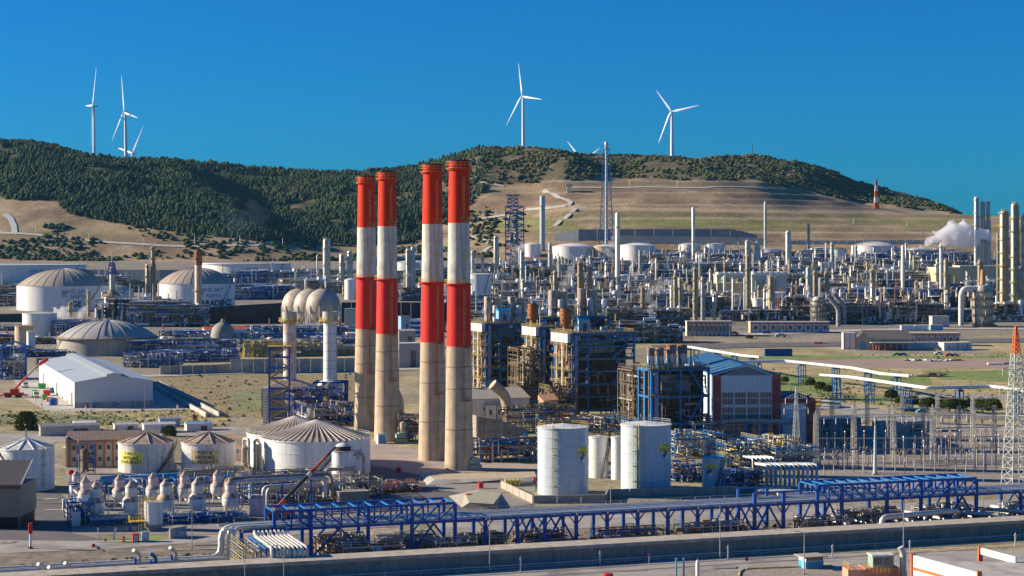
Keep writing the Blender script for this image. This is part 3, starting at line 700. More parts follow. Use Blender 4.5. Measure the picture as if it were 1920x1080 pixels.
# ------------------------------------------------------------------ pieces shared by tanks
def solve_tank(u0, u1, vb, flat=True):
    k = (u1-u0)/2/F; uc = (u0+u1)/2
    df = D(vb) if flat else hit(uc, vb)[1]
    R = k*df/(1-k); d = df+R
    z0 = 0 if flat else CH-(vb-HZ)/F*df
    return X(uc, d), d, z0, R, df
def tank(name, label, u0, u1, vr, vb, rise=1.5, mat=white, roofm=None, flat=True, seg=40, ribs=0, railm=steel, dome=False, stair=None, group=None, rings=2, railing=True, ladder=None, ribm=None, rust_top=None):
    x, d, z0, R, df = solve_tank(u0, u1, vb, flat); H = CH-(vr-HZ)/F*df-z0
    t = T(name, label, 'storage tank', (x, d, z0), 0, group); roofm = roofm or mat
    m = MB(); m.lathe(0, 0, [(R, -.6 if flat else -4), (R, H)], seg); m.build('shell', mat, t, True)
    for k in range(rings):
        zz = H*(k+1)/(rings+1); m = MB(); m.lathe(0, 0, [(R+.01, zz-.09), (R+.08, zz-.06), (R+.08, zz+.06), (R+.01, zz+.09)], seg); m.build('weld_seam', mat, t)
    m = MB(); m.lathe(0, 0, [(R, H-.3), (R+.25, H-.3), (R+.25, H+.02), (R-.05, H+.02)], seg); m.build('rim', mat, t)
    m = MB()
    if dome: prof = [(R*sin(pi/2*(1-j/8)), H+rise*(1-cos(pi/2*(j/8))) if False else H+rise*sin(pi/2*j/8)) for j in range(9)]
    else: prof = [(R, H), (R*.5, H+rise*.5), (.05, H+rise)]
    if dome:
        # spherical cap
        rs_ = (R*R+rise*rise)/(2*rise); a1 = math.asin(min(1, R/rs_)); prof = [(rs_*sin(a1*(1-j/8))+.001, H+rise-rs_+rs_*cos(a1*(1-j/8))) for j in range(9)]
    m.lathe(0, 0, prof, max(seg, 24)); m.build('roof', roofm, t, True)
    if ribs:
        m = MB()
        for k in range(ribs):
            a = 2*pi*k/ribs
            for (r_a, za), (r_b, zb) in zip(prof, prof[1:]):
                m.beam((cos(a)*r_a, sin(a)*r_a, za+.1), (cos(a)*max(r_b, .2), sin(a)*max(r_b, .2), zb+.1), .28 if R > 12 else .14, .3)
        m.build('roof_ribs', ribm or roofm, t)
    if railing:
        m = MB(); m.ringrail(0, 0, H, R-.05, 1.15, max(14, int(R*2.2)), .085); m.build('railing', railm, t)
    if stair is not None:
        a0, a1 = stair; n = 14; m = MB()
        for k in range(n):
            f0, f1 = k/n, (k+1)/n; A = a0+(a1-a0)*f0; B = a0+(a1-a0)*f1
            for rr, hh in ((R+.15, 0), (R+1.05, 0), (R+1.05, 1.1)):
                m.beam((cos(A)*rr, sin(A)*rr, H*(1-f0)+hh), (cos(B)*rr, sin(B)*rr, H*(1-f1)+hh), .12, .3 if hh == 0 else .1)
            m.beam((cos(A)*(R+1.05), sin(A)*(R+1.05), H*(1-f0)), (cos(A)*(R+1.05), sin(A)*(R+1.05), H*(1-f0)+1.1), .07)
            m.beam((cos(A)*(R+.1), sin(A)*(R+.1), H*(1-f0)), (cos(A)*(R+1.05), sin(A)*(R+1.05), H*(1-f0)), .3, .06)
        m.build('stair', steeld, t)
    if ladder is not None:
        m = MB(); m.ladder(cos(ladder)*(R+.35), sin(ladder)*(R+.35), .5, H+1.1, ladder+pi/2, .6, .1)
        for q in range(4):
            zz = H*(q+.7)/4.4; m.beam((cos(ladder)*R, sin(ladder)*R, zz), (cos(ladder)*(R+.9), sin(ladder)*(R+.9), zz), .7, .12)
        m.build('ladder', yellowd, t)
    t['R'] = R; t['H'] = H; return t, R, H
def sign_on(t, R, zc, ang, w, h, lines, size, mat=signy, im=ink):
    m = MB(); n = 8; a = w/R/2; m.lathe(0, 0, [(R+.03, zc-h/2), (R+.05, zc-h/2), (R+.05, zc+h/2), (R+.03, zc+h/2)], n, ang-a, ang+a); m.build('sign_panel', mat, t)
    k = len(lines)
    for i, ln in enumerate(lines): letter_on_cyl(ln, size, R, zc+((k-1)/2-i)*h/k*.98, ang, im, t, 'sign_lettering', .1, size*.008)
def diamond(t, R, zc, ang, s):
    for (dx, dz, mm) in ((0, 1, red), (1, 0, signy), (0, -1, white), (-1, 0, blue)):
        m = MB(); P = [(dx+1, dz), (dx, dz+1), (dx-1, dz), (dx, dz-1)]
        m.add([(cos(ang+x_*s/2/R)*(R+.08), sin(ang+x_*s/2/R)*(R+.08), zc+z_*s/2) for x_, z_ in P], [(0, 1, 2, 3)]); m.build('hazard_diamond', mm, t)

# ------------------------------------------------------------------ tanks near the front
tA, R, H = tank('water_tank', 'white tank with conical roof and railing at the left edge of the photo', -3, 101, 844, 923, 2.6, white, white, ribs=12, railm=yellowd, ladder=radians(-40), stair=(radians(-150), radians(-62)))
m = MB(); m.cyl((0, 0, H+2.4), (0, 0, H+5.4), .3, n=6); m.build('vent_pipe', steel, tA)
tB, R, H = tank('condensate_tank', 'condensate tank T-403 A with rusty conical roof and yellow sign', 222.5, 326, 833, 888, 2.9, whiteold, M('brown tank roof', (.42, .33, .25), .75, var=.25), ribs=10, railm=rusty, stair=(radians(-2), radians(-58)))
sign_on(tB, R, H*.5+.2, radians(-90-24), 8.6, 4.1, ['T-403 A', 'ARITILMIŞ', 'KONDENSAT'], 1.35)
tC, R, H = tank('condensate_tank', 'condensate tank T-407 B with brown roof, right of tank T-403 A', 341, 441, 833, 890, 3.0, whiteold, MATS['brown tank roof'], ribs=10, railm=rusty)
sign_on(tC, R, H*.55+.1, radians(-90+1), 8.8, 4.4, ['T-407 B', 'ARITILMIŞ', 'KONDENSAT'], 1.4, signb)
ribbed = M('weathered brown tank roof', (.36, .27, .19), .8, var=.3, scale=.3)
tE, R, H = tank('water_tank', 'big white tank with ribbed roof, behind and left of its twin', 463.5, 642, 818, 880, 5.0, white, ribbed, ribs=44, seg=56, railm=whiteold, ribm=M('pale ribs', (.62, .56, .47), .6))
tD, R, H = tank('water_tank', 'big white tank with radially ribbed brown roof, nearer of the pair', 492, 694, 829, 898, 5.2, white, ribbed, ribs=48, seg=60, railm=whiteold, ribm=MATS['pale ribs'], stair=(radians(-52), radians(-88)))
letter_on_cyl('DEMİ', 1.7, R, H*.66, radians(-90+56), inkb, tD, 'lettering'); letter_on_cyl('SU', 1.7, R, H*.50, radians(-90+56), inkb, tD, 'lettering')
fG, R, H = tank('fuel_tank', 'tall pale fuel tank T 310, left of the tall fuel tank pair', 1008, 1103, 804, 931, .9, fuelb, white, seg=44, rings=6, railm=yellow, ladder=radians(-90-22))
sign_on(fG, R, H*.665, radians(-90+52), 4.6, 2.4, ['T 310', 'FUEL OIL'], 1.05); diamond(fG, R, H*.555, radians(-90+52), 1.5)
fH, R, H = tank('fuel_tank', 'tall pale fuel tank T 312, right one of the tall pair', 1164, 1258, 799, 922, .9, fuelb, white, seg=44, rings=6, railm=whiteold, ladder=radians(-90-30))
sign_on(fH, R, H*.66, radians(-90+48), 5.4, 2.5, ['T 312', 'FUEL OIL'], 1.2); diamond(fH, R, H*.54, radians(-90+48), 1.6)
m = MB(); m.cyl((cos(-1.9)*(R+.4), sin(-1.9)*(R+.4), 0), (cos(-1.9)*(R+.4), sin(-1.9)*(R+.4), H+.5), .16, n=6); m.build('riser_pipe', yellowd, fH)
fI, R, H = tank('fuel_tank', 'slim white tank with diagonal stair between the two tall fuel tanks', 1104, 1141, 820, 897, .6, white, whiteold, railm=yellowd, rings=3, stair=(radians(-20), radians(-80)))
fJ, R, H = tank('fuel_tank', 'slim white tank half hidden behind the left flank of tank T 312', 1146, 1172, 820, 900, .5, white, whiteold, railm=yellowd, rings=3)
fK, R, H = tank('fuel_tank', 'short blue-shaded tank with yellow sign right of tank T 312', 1316.5, 1357, 860, 918, .5, fuelb, fuelb, rings=2, railing=False, stair=(radians(-35), radians(-85)))
sign_on(fK, R, H*.74, radians(-90-15), 4.0, 1.5, ['T 7001', 'FUEL OIL'], .62); diamond(fK, R, H*.55, radians(-90-20), 1.3)
# fuel tank bund walls
def wallthing(name, label, pts, h, th, mat=conc, cap=None, cat='wall'):
    p0 = Vector(pts[0]); t = T(name, label, cat, p0)
    for a, b in zip(pts, pts[1:]):
        a = Vector(a)-p0; b = Vector(b)-p0; L = (b-a).length; n = max(1, int(L/6)); 
        for k in range(n):
            q0 = a.lerp(b, k/n); q1 = a.lerp(b, (k+1)/n-.012/n*3)
            m = MB(); m.beam(q0+Vector((0, 0, h/2)), q1+Vector((0, 0, h/2)), th, h); m.build('wall_panel', mat, t)
    return t
wallthing('bund_wall', 'low concrete bund wall in front of the two tall fuel tanks', [GP(940, 915), GP(1000, 944), GP(1135, 942), GP(1140, 932), GP(1385, 925)], 2.2, .45, conc)
wallthing('bund_wall', 'sunlit concrete bund wall running back left of tank T 310', [GP(942, 912), GP(1006, 905)], 1.8, .4, conc)

# ------------------------------------------------------------------ boiler houses
def boiler(name, label, p, w, dpt, h, floors, nb, seed, steelm=blue2, casing=True, side=True, braced=True):
    t = T(name, label, 'boiler house', (p[0], p[1], 0), GA); r = random.Random(seed); cw = .75
    xs = [w*i/nb for i in range(nb+1)]; xs = [xs[0]]+[x for i, x in enumerate(xs[1:-1]) if nb < 3 or i == 0]+[xs[-1]]; nb = len(xs)-1; ys = [0, dpt*.5, dpt]
    for x in xs:
        for y in ys:
            m = MB(); m.box(x-cw/2, y-cw/2, 0, x+cw/2, y+cw/2, h); m.build('steel_column', steelm, t)
    zs = [h*(i+1)/floors for i in range(floors)]
    for z in zs:
        m = MB(); m.box(cw/2, -.3, z-.9, w-cw/2, .3, z); m.build('floor_beam', steelm, t)
        m = MB(); m.box(-.3, cw/2, z-.8, .3, dpt-cw/2, z-.02); m.build('side_beam', pipew if side else steelm, t)
        m = MB(); m.box(w-.3, cw/2, z-.8, w+.3, dpt-cw/2, z-.02); m.build('side_beam', steelm, t)
        m = MB(); m.box(-1.5, -1.4, z-.06, w+.5, 3.4, z+.04)
        m.build('walkway', steeld, t)
        m = MB(); m.rail((-.2, -1.35, z), (w*r.uniform(.6, 1), -1.35, z), 1.1, 1.8, .09); m.build('railing', yellowd if r.random() < .35 else steeld, t)
        if side:
            m = MB(); m.box(-2.2, 0, z-.1, -.3, dpt, z); m.build('side_walkway', steeld, t)
            m = MB(); m.rail((-2.2, 0, z), (-2.2, dpt, z), 1.1, 1.8, .09); m.build('side_railing', yellowd, t)
    if casing:
        m = MB(); m.box(3.5 if side else .6, 3.6, 4 if side else .5, w-2.5 if side else w-.45, dpt-2, h-4.5 if side else h-.4); m.build('furnace_casing', M('furnace casing', (.10, .08, .06), .6, .2, var=.35, rust=.35, wave=('X', .25, .7)), t)
        m = MB(); m.box(4.5, 2.2, h-8.3, w*.72, 3.5, h-2.2); m.build('steam_drum_casing', M('grey casing', (.24, .26, .27), .6, .2, wave=('X', .35, .75)), t)
    for nm, mm, cnt, rr in (('pipework', pipeb, 12, .22), ('pipework', pipew, 6, .3), ('pipework', rusty, 12, .2), ('pipework', steeld, 50, .3)):
        m = MB()
        for k in range(cnt):
            x = r.uniform(.6, w-.6); y = r.uniform(.4, 3.0); z = r.uniform(2, h-2); L = r.uniform(2, 9); R_ = rr*r.uniform(.7, 1.4)
            if r.random() < .5: pts = [(x, y, z), (x, y, min(h-.5, z+L)), (x+r.uniform(-2, 2), y, min(h-.5, z+L))]
            else: pts = [(max(.4, x-L/2), y, z), (min(w-.4, x+L/2), y, z), (min(w-.4, x+L/2), y, max(1, z-r.uniform(1, 4)))]
            m.pipe(pts, R_, 5)
        m.build(nm, mm, t, kind='stuff')
    if side:
        for nm, mm, cnt in (('side_pipework', beige, 12), ('side_pipework', pipeb, 26), ('side_pipework', rusty, 26), ('side_pipework', steeld, 60)):
            m = MB()
            for k in range(cnt):
                y = r.uniform(.8, dpt-.8); x = r.uniform(-1.8, .6); z = r.uniform(1, h-6); L = r.uniform(2, 10); R_ = r.uniform(.15, .4)
                if r.random() < .55: pts = [(x, y, z), (x, y, min(h-3, z+L)), (x, y+r.uniform(-2, 2), min(h-3, z+L))]
                else: pts = [(x, max(.5, y-L/2), z), (x, min(dpt-.5, y+L/2), z), (x, min(dpt-.5, y+L/2), z-r.uniform(1, 4))]
                m.pipe(pts, R_, 5)
            m.build(nm, mm, t, kind='stuff')
        for k in range(4):
            y0 = dpt*(k+.08)/4; m = MB(); m.box(-2.0, y0, h-3.9, -.2, y0+dpt*.21, h-.1); m.build('white_box_duct', whitec, t)
        for k in range(3):
            m = MB(); z0 = h*(.12+.22*k); m.beam((-.5, 1, z0), (-.5, dpt-1, z0+h*.2), .35); m.build('side_brace', pipeb, t)
        m = MB(); m.cyl((-1, dpt*.35, 3), (-1, dpt*.35, h-4), 1.1, n=10); m.build('downcomer_duct', beige, t, True)
        m = MB(); m.cyl((-1, dpt*.7, 3), (-1, dpt*.7, h-4), .9, n=10); m.build('downcomer_duct', beige, t, True)
    if braced:
        for i in range(0, nb):
            z0 = zs[0] if i % 2 else 0; z1 = zs[0]
            m = MB(); m.beam((xs[i]+.4, -.1, .5), (xs[i+1]-.4, -.1, z1-1), .35); m.build('brace', steelm, t)
        m = MB(); m.beam((xs[-2]+.3, -.1, zs[-2]+.3), (xs[-1]-.4, -.1, zs[-1]-1.2), .5); m.build('brace', steelm, t)
    # cable trays and vertical legs on the front left corner
    m = MB(); m.box(.9, -.7, 2, 2.3, -.35, h-1); m.build('cable_tray', M('pale blue cladding', (.20, .30, .50), .5, streak=.3), t)
    # stairs in zigzag
    m = MB(); x0, x1 = w*.62, w*.9
    for k in range(floors-1):
        a, b = (x0, x1) if k % 2 == 0 else (x1, x0)
        m.beam((a, -.9, zs[k]), (b, -.9, zs[k+1]), .15, .4); m.beam((a, -1.6, zs[k]), (b, -1.6, zs[k+1]), .15, .4); m.beam((a, -1.6, zs[k]+1.1), (b, -1.6, zs[k+1]+1.1), .09)
    m.build('stair', blue2, t)
    # roof deck
    m = MB(); m.box(-.3, -.2, h+.003, w+.3, dpt+.3, h+.25); m.build('roof_deck', steeld, t)
    m = MB()
    for a, b in (((0, 0), (w, 0)), ((w, 0), (w, dpt)), ((0, 0), (0, dpt)), ((0, dpt), (w, dpt))): m.rail((a[0], a[1], h+.25), (b[0], b[1], h+.25), 1.2, 2.2, .1)
    m.build('roof_railing', yellowd, t)
    for k in range(7):
        x = r.uniform(2, w-2); y = r.uniform(2, dpt-2); m = MB()
        if r.random() < .5: m.cyl((x-1.5, y, h+1.2), (x+1.5, y, h+1.2), .8, n=10); m.build('roof_drum', r.choice([rusty, whiteold, bluepale]), t, True)
        else: m.pipe([(x, y, h), (x, y, h+r.uniform(2, 5)), (x+1.5, y, h+3)], .25, 6); m.build('roof_vent', r.choice([pipew, steel, rusty]), t)
    return t
B3 = boiler('boiler_house', 'largest blue steel boiler house, nearest the two tall fuel tanks', (24.7, 765), 27.5, 20, 36, 7, 4, 11)
B2 = boiler('boiler_house', 'boiler house with a thin sunlit left side between two others', (12.5, 825), 24, 19, 36, 7, 4, 12)
B1 = boiler('boiler_house', 'farthest left boiler house, rising behind the long white shed', (-12.1, 866), 21, 19, 36, 7, 3, 13)
B4 = boiler('boiler_house', 'lower blue frame boiler house carrying four rusty hoppers', (49.0, 655), 22, 11, 28.5, 3, 2, 14, side=False, braced=False)
# rusty drums, hoppers, stacks on top: each stands on its boiler house
def local(o, x, y, z): return Vector(o.location)+E_*x+N_*y+Vector((0, 0, z))
def rust_stack(p, r, h, label):
    t = T('rusty_exhaust_stack', label, 'exhaust stack', p, GA)
    m = MB(); m.lathe(0, 0, [(r*.55, 0), (r*.55, h*.25), (r, h*.42), (r, h)], 18); m.build('shell', rusty, t, True)
    for k in range(4):
        z = h*(.3+.2*k); m = MB(); m.lathe(0, 0, [(r*.98, z), (r*1.08, z+.05), (r*1.08, z+.3), (r*.98, z+.35)], 18); m.build('hoop', rusty, t)
    m = MB(); m.lathe(0, 0, [(r*.92, h), (r*.9, h-1), (.02, h-1)], 18); m.build('opening', dark, t)
rust_stack(local(B2, 2, 15, 36.3), 2.3, 9.6, 'rusty banded exhaust stack with open top, left of its steaming twin')
rust_stack(local(B3, 2.5, 14, 36.3), 2.3, 9.4, 'rusty banded exhaust stack with steam rising from it')
def stackpair(o, x, y, z, label, s=1.0, mm=beige):
    t = T('boiler_flue_pair', label, 'flue pair', local(o, x, y, z), GA, 'pairs of beige flues on the boiler house roofs')
    for k, (dx, hh, rr) in enumerate(((-2.2, 11.5, 1.9), (2.5, 11, 2.2))):
        m = MB(); m.lathe(dx*s, 0, [(rr*s*.8, 0), (rr*s, .4), (rr*s, hh*s), (rr*s*.9, hh*s+.2), (rr*s*.85, hh*s-.4), (.02, hh*s-.4)], 18); m.build('flue', mm if k else MATS['rust stained white'], t, True)
    m = MB(); m.lathe(.4*s, -3*s, [(1.3*s, 0), (1.3*s, 7.5*s), (.02, 7.8*s)], 14); m.build('small_flue', whiteold, t, True)
    m = MB(); m.box(-4.5*s, -4.4*s, 3.9*s, 5*s, 2.2*s, 4.05*s); m.rail((-4.5*s, -4.4*s, 4.05*s), (5*s, -4.4*s, 4.05*s), 1.1, 1.6, .1); m.rail((-4.5*s, -4.4*s, 4.05*s), (-4.5*s, 2.2*s, 4.05*s), 1.1, 1.6, .1); m.build('platform', steel, t)
    for (a, b) in ((-4.3, -4.2), (4.8, -4.2), (-4.3, 2), (4.8, 2)): m = MB(); m.beam((a*s, b*s, 0), (a*s, b*s, 7*s), .3); m.build('frame_post', blue2, t)
stackpair(B1, 9, 17, 36.3, 'pair of beige flues on the farthest left boiler house roof')
stackpair(B1, 19.5, 13, 36.3, 'pair of beige flues above the right end of the left boiler house')
# rear boiler house carrying the right hand pairs
B5 = boiler('boiler_house', 'rear boiler house mostly hidden, its deck carrying two beige flue pairs', (14, 880), 34, 20, 38, 6, 4, 15, side=False, braced=False)
stackpair(B5, 11, 8, 38.3, 'pair of beige flues behind the rusty steaming stack', 1.08)
stackpair(B5, 26, 8, 38.3, 'pair of beige flues at the right end of the rear boiler house', 1.15)
def kiosk(p, w, d, h, label, mat=bluepale):
    t = T('roof_cabin', label, 'cabin', p, GA)
    m = MB(); m.box(0, 0, 0, w, d, h); m.build('wall', mat, t)
    m = MB(); m.add([(-.2, -.2, h), (w+.2, -.2, h), (w+.2, d+.2, h), (-.2, d+.2, h), (-.2, d/2, h+1.3), (w+.2, d/2, h+1.3)], [(0, 1, 5, 4), (2, 3, 4, 5), (0, 4, 3), (1, 2, 5)]); m.build('roof', bluetur, t)
    m = MB(); m.box(w*.4, -.06, 0, w*.7, 0, h*.7); m.build('door', steeld, t)
kiosk(local(B3, 6, 8, 36.3), 5, 4, 5, 'light blue gabled cabin on the largest boiler house roof'); kiosk(local(B1, 8, 5, 36.3), 5.5, 4, 5.2, 'light blue gabled cabin on the left boiler house roof')
def hopper(p, r, h, label):
    t = T('ash_hopper', label, 'hopper', p, GA, 'rust topped hoppers in a row')
    m = MB(); m.lathe(0, 0, [(.4, 0), (r, h*.28), (r, h*.62)], 16); m.build('body', whiteold, t, True)
    m = MB(); m.lathe(0, 0, [(r+.03, h*.60), (r+.03, h), (r*.9, h), (.02, h-.3)], 16); m.build('rusty_top', rusty, t, True)
    for a in range(4): m = MB(); m.beam((cos(a*pi/2+.8)*r, sin(a*pi/2+.8)*r, -.2), (cos(a*pi/2+.8)*r, sin(a*pi/2+.8)*r, h*.4), .25); m.build('leg', blue2, t)
for k, (x, r, h) in enumerate(((1.0, 1.3, 7.0), (4.6, 1.3, 7.0), (8.9, 1.7, 8.0), (13.2, 1.7, 8.0))):
    hopper(local(B4, x, 3, 28.8), r, h, ['leftmost, smaller rust topped hopper on the lower boiler house', 'second hopper from the left, rust topped and smaller', 'third hopper from the left, wider with rusty top', 'rightmost wide hopper with rusty top on the lower boiler house'][k])
ff = MB()
for x in (-.8, 2.8, 6.6, 11, 15.4): ff.box(x-.2, 0, 0, x+.2, .4, 6.5)
ff.box(-.8, 0, 6.1, 15.4, .4, 6.5); ff.rail((-.8, .2, 6.5), (15.4, .2, 6.5), 1.1, 1.6, .09)
t = T('hopper_frame', 'blue steel frame standing in front of the four rusty hoppers', 'steel frame', local(B4, 0, .4, 28.76), GA); ff.build('frame', blue2, t)

# duct work and small cabins between chimneys and boilers
t = T('flue_duct', 'big grey stained flue duct sloping right of the nearest chimney', 'duct', GP(893, 850), GA)
m = MB(); m.add([(0, 0, 2), (19, 0, 2), (19, 0, 7.5), (8, 0, 11.5), (0, 0, 13), (0, 7, 2), (19, 7, 2), (19, 7, 7.5), (8, 7, 11.5), (0, 7, 13)], [(0, 1, 2, 3, 4), (9, 8, 7, 6, 5), (0, 5, 6, 1), (1, 6, 7, 2), (2, 7, 8, 3), (3, 8, 9, 4), (4, 9, 5, 0)])
m.build('duct_body', M('stained duct cladding', (.36, .31, .24), .7, var=.3, streak=.4, rust=.2), t)
for k in range(7):
    m = MB(); x = .4+k*3; hh = 13-(x/8*1.5) if x < 8 else 11.5-(x-8)/11*4; m.box(x-.15, -.2, 2, x+.15, -.003, hh); m.build('stiffener', pipeb, t)
m = MB()
for x in (.5, 6, 12, 18): m.box(x-.3, .3, 0, x+.3, .9, 2); m.box(x-.3, 6, 0, x+.3, 6.6, 2)
m.build('support', steeld, t)
for (u, v, w, l) in ((700, 800, 5, 'beige curved duct joining the flue behind the second chimney'), (905, 800, 4, 'grey curved duct hood behind the nearest chimney')):
    t = T('duct_elbow', l, 'duct', GP(u+45, v), GA); m = MB(); m.pipe([(0, 0, 0), (0, 0, 12), (-6, 0, 17)], w*.55, 12, 5); m.build('elbow', beige, t, True)
    m = MB(); m.lathe(0, 0, [(w*.56, 5), (w*.62, 5.1), (w*.62, 5.5), (w*.56, 5.6)], 12); m.build('flange', steeld, t)
def cabin(u, v, w, d, h, label, wall=beige, roofc=M('orange brown sheet', (.45, .26, .14), .6), z=0, cat='cabin', name='plant_cabin', pitch=1.6, shed=False, win=0):
    t = T(name, label, cat, GP(u, v, z), GA)
    m = MB(); m.box(0, 0, 0, w, d, h); m.build('wall', wall, t)
    m = MB()
    if shed: m.add([(-.3, -.3, h), (w+.3, -.3, h+pitch*.2), (w+.3, d+.3, h+pitch), (-.3, d+.3, h+pitch*.8), (-.3, -.3, h-.25), (w+.3, -.3, h-.25), (w+.3, d+.3, h-.25), (-.3, d+.3, h-.25)], [(0, 1, 2, 3), (4, 7, 6, 5), (0, 4, 5, 1), (1, 5, 6, 2), (2, 6, 7, 3), (3, 7, 4, 0)])
    else: m.add([(-.3, -.3, h), (w+.3, -.3, h), (w+.3, d+.3, h), (-.3, d+.3, h), (-.3, d/2, h+pitch), (w+.3, d/2, h+pitch)], [(0, 1, 5, 4), (2, 3, 4, 5), (0, 4, 3), (1, 2, 5)])
    m.build('roof', roofc, t)
    for k in range(win):
        x = w*(k+.5)/win; f = MB(); f.box(x-.7, -.08, h*.4, x+.7, 0, h*.75); fo = f.build('window', whiteold, t); g = MB(); g.box(x-.55, -.12, h*.43, x+.55, -.081, h*.72); g.build('pane', glass, fo); fo2 = fo
    if not win:
        m = MB(); m.box(w*.55, -.06, 0, w*.8, 0, h*.7); m.build('door', steeld, t)
    return t
CH_ = cabin
cabin(962, 782, 6, 6, 9, 'beige fan housing with orange roof left under the boiler house', beige, shed=True, pitch=2.5, win=1)
cabin(1020, 796, 6, 6, 9.5, 'beige fan housing with orange roof in front of the largest boiler house', beige, shed=True, pitch=2.5, win=1)
cabin(912, 792, 11, 5, 7, 'low grey panelled substation hut in front of the long white shed', whiteold, steel, pitch=.4, shed=True, win=3)

# platforms and pipe clutter at the foot of the boilers
def skid(name, label, p, w, d, h, seed, cnt=40, mats=(pipew, pipeb, blue2, steeld, rusty), rr=(.12, .35), a=GA, frame=blue2, cat='pipework', rail=yellowd, vessels=2, group=None, floors=1, vm=None):
    t = T(name, label, cat, (p[0], p[1], p[2] if len(p) > 2 else 0), a, group); r = random.Random(seed)
    m = MB(); nx = max(1, int(w/5)); ny = max(1, int(d/5))
    for i in range(nx+1):
        for j in range(ny+1): m.box(w*i/nx-.11, d*j/ny-.11, 0, w*i/nx+.11, d*j/ny+.11, h)
    for fl in range(1, floors+1):
        z = h*fl/floors
        for j in range(ny+1): m.beam((0, d*j/ny, z-.15), (w, d*j/ny, z-.15), .14, .18)
        for i in range(nx+1): m.beam((w*i/nx, 0, z-.15), (w*i/nx, d, z-.15), .14, .18)
    m.build('steel_frame', frame, t)
    if rail:
        m = MB()
        for fl in range(1, floors+1):
            z = h*fl/floors; m.rail((0, 0, z), (w, 0, z), 1.1, 1.8, .08); m.rail((0, 0, z), (0, d, z), 1.1, 1.8, .08)
        m.build('railing', rail, t)
    for k, mm in enumerate(mats):
        m = MB()
        for q in range(max(3, cnt//len(mats))):
            x = r.uniform(0, w); y = r.uniform(0, d); z = r.uniform(.4, h*1.05); L = r.uniform(1.5, w*.5); R_ = r.uniform(*rr); kk = r.random()
            if kk < .35: pts = [(x, y, 0), (x, y, z+.6), (min(w, x+L*.5), y, z+.6), (min(w, x+L*.5), y, z*.4)]
            elif kk < .75: pts = [(max(0, x-L), y, z), (min(w, x+L), y, z)]
            else: pts = [(x, 0, z), (x, d, z), (x, d, z*.3)]
            m.pipe(pts, R_, 5)
        m.build('pipework', mm, t, kind='stuff')
    for q in range(vessels):
        x = r.uniform(w*.1, w*.9); y = r.uniform(d*.1, d*.9); R_ = r.uniform(.6, 1.3); m = MB()
        if r.random() < .5: m.lathe(x, y, [(.02, .4), (R_, .9), (R_, h*.8), (.02, h*.8+.6)], 12)
        else: m.cyl((x-2*R_, y, h*.5), (x+2*R_, y, h*.5), R_, n=12)
        m.build('vessel', r.choice(vm or [whiteold, silver, beige, bluepale]), t, True)
    return t
skid('pipe_skid', 'brown pipework and pumps under the flue duct by the nearest chimney', GP(900, 868), 24, 12, 7, 21, 90, rr=(.15, .45))
skid('pipe_skid', 'dark pipework platform at the foot of the largest boiler house', GP(1030, 835), 30, 14, 9, 22, 110, floors=2)
skid('pipe_skid', 'rusty pipework stacked beneath the boiler fan housings', GP(950, 815), 28, 12, 10, 23, 120, floors=2, frame=steeld)
skid('pipe_skid', 'dark pipework in the gap between chimney pairs', GP(748, 830), 9, 10, 9, 24, 50, floors=2, frame=steeld)
skid('pipe_skid', 'blue railed pipework below the lower boiler house', GP(1200, 820), 30, 12, 6, 25, 90, floors=1)

# ------------------------------------------------------------------ turbine hall with its annex
HA = .05
t = T('turbine_hall', 'blue roofed white turbine hall with red corner pilasters and window grid', 'hall', (72, 663, 0), HA)
W_, L_, HE = 23.6, 90, 25.7
m = MB(); m.add([(2.2, 0, 0), (W_-3, 0, 0), (W_-3, 0, HE), (W_/2-.5, 0, HE+3.3), (2.2, 0, HE)], [(0, 1, 2, 3, 4)]); m.box(.2, .3, 0, W_-.2, L_, HE-.05); m.build('wall', M('pale blue white wall', (.60, .68, .72), .75, streak=.2, var=.05), t)
m = MB(); m.add([(2.2, -.03, HE), (W_-3, -.03, HE), (W_/2-.5, -.03, HE+3.2)], [(0, 1, 2)]); m.build('gable', M('grey gable', (.22, .24, .27), .7), t)
m = MB(); m.box(0, -.4, 0, 2.19, 1.5, HE-.3); m.build('pilaster', redwall, t)
m = MB(); m.box(W_-2.99, -.4, 0, W_, 1.5, HE+.2); m.build('pilaster', redwall, t)
m = MB(); m.add([(-.6, -.3, HE), (W_/2-.5, -.3, HE+3.4), (W_/2-.5, L_, HE+3.4), (-.6, L_, HE)], [(0, 1, 2, 3)]); m.build('roof_slope', blueroof, t)
m = MB(); m.add([(W_/2-.5, -.3, HE+3.4), (W_+.4, -.3, HE), (W_+.4, L_, HE), (W_/2-.5, L_, HE+3.4)], [(0, 1, 2, 3)]); m.build('roof_slope', blueroof, t)
m = MB(); m.beam((-.6, -.36, HE+.1), (W_/2-.5, -.36, HE+3.5), .12, .3); m.build('verge_trim', white, t); m = MB(); m.beam((W_/2-.5, -.36, HE+3.5), (W_-2.6, -.36, HE+.1), .12, .3); m.build('verge_trim', white, t)
for k in range(3):
    m = MB(); y = 8+k*9; m.beam((1.5, y, HE+.95), (8, y, HE+2.6), 1.1, .12); m.build('skylight', bluepale, t)
win_w = (W_-5.4)/4
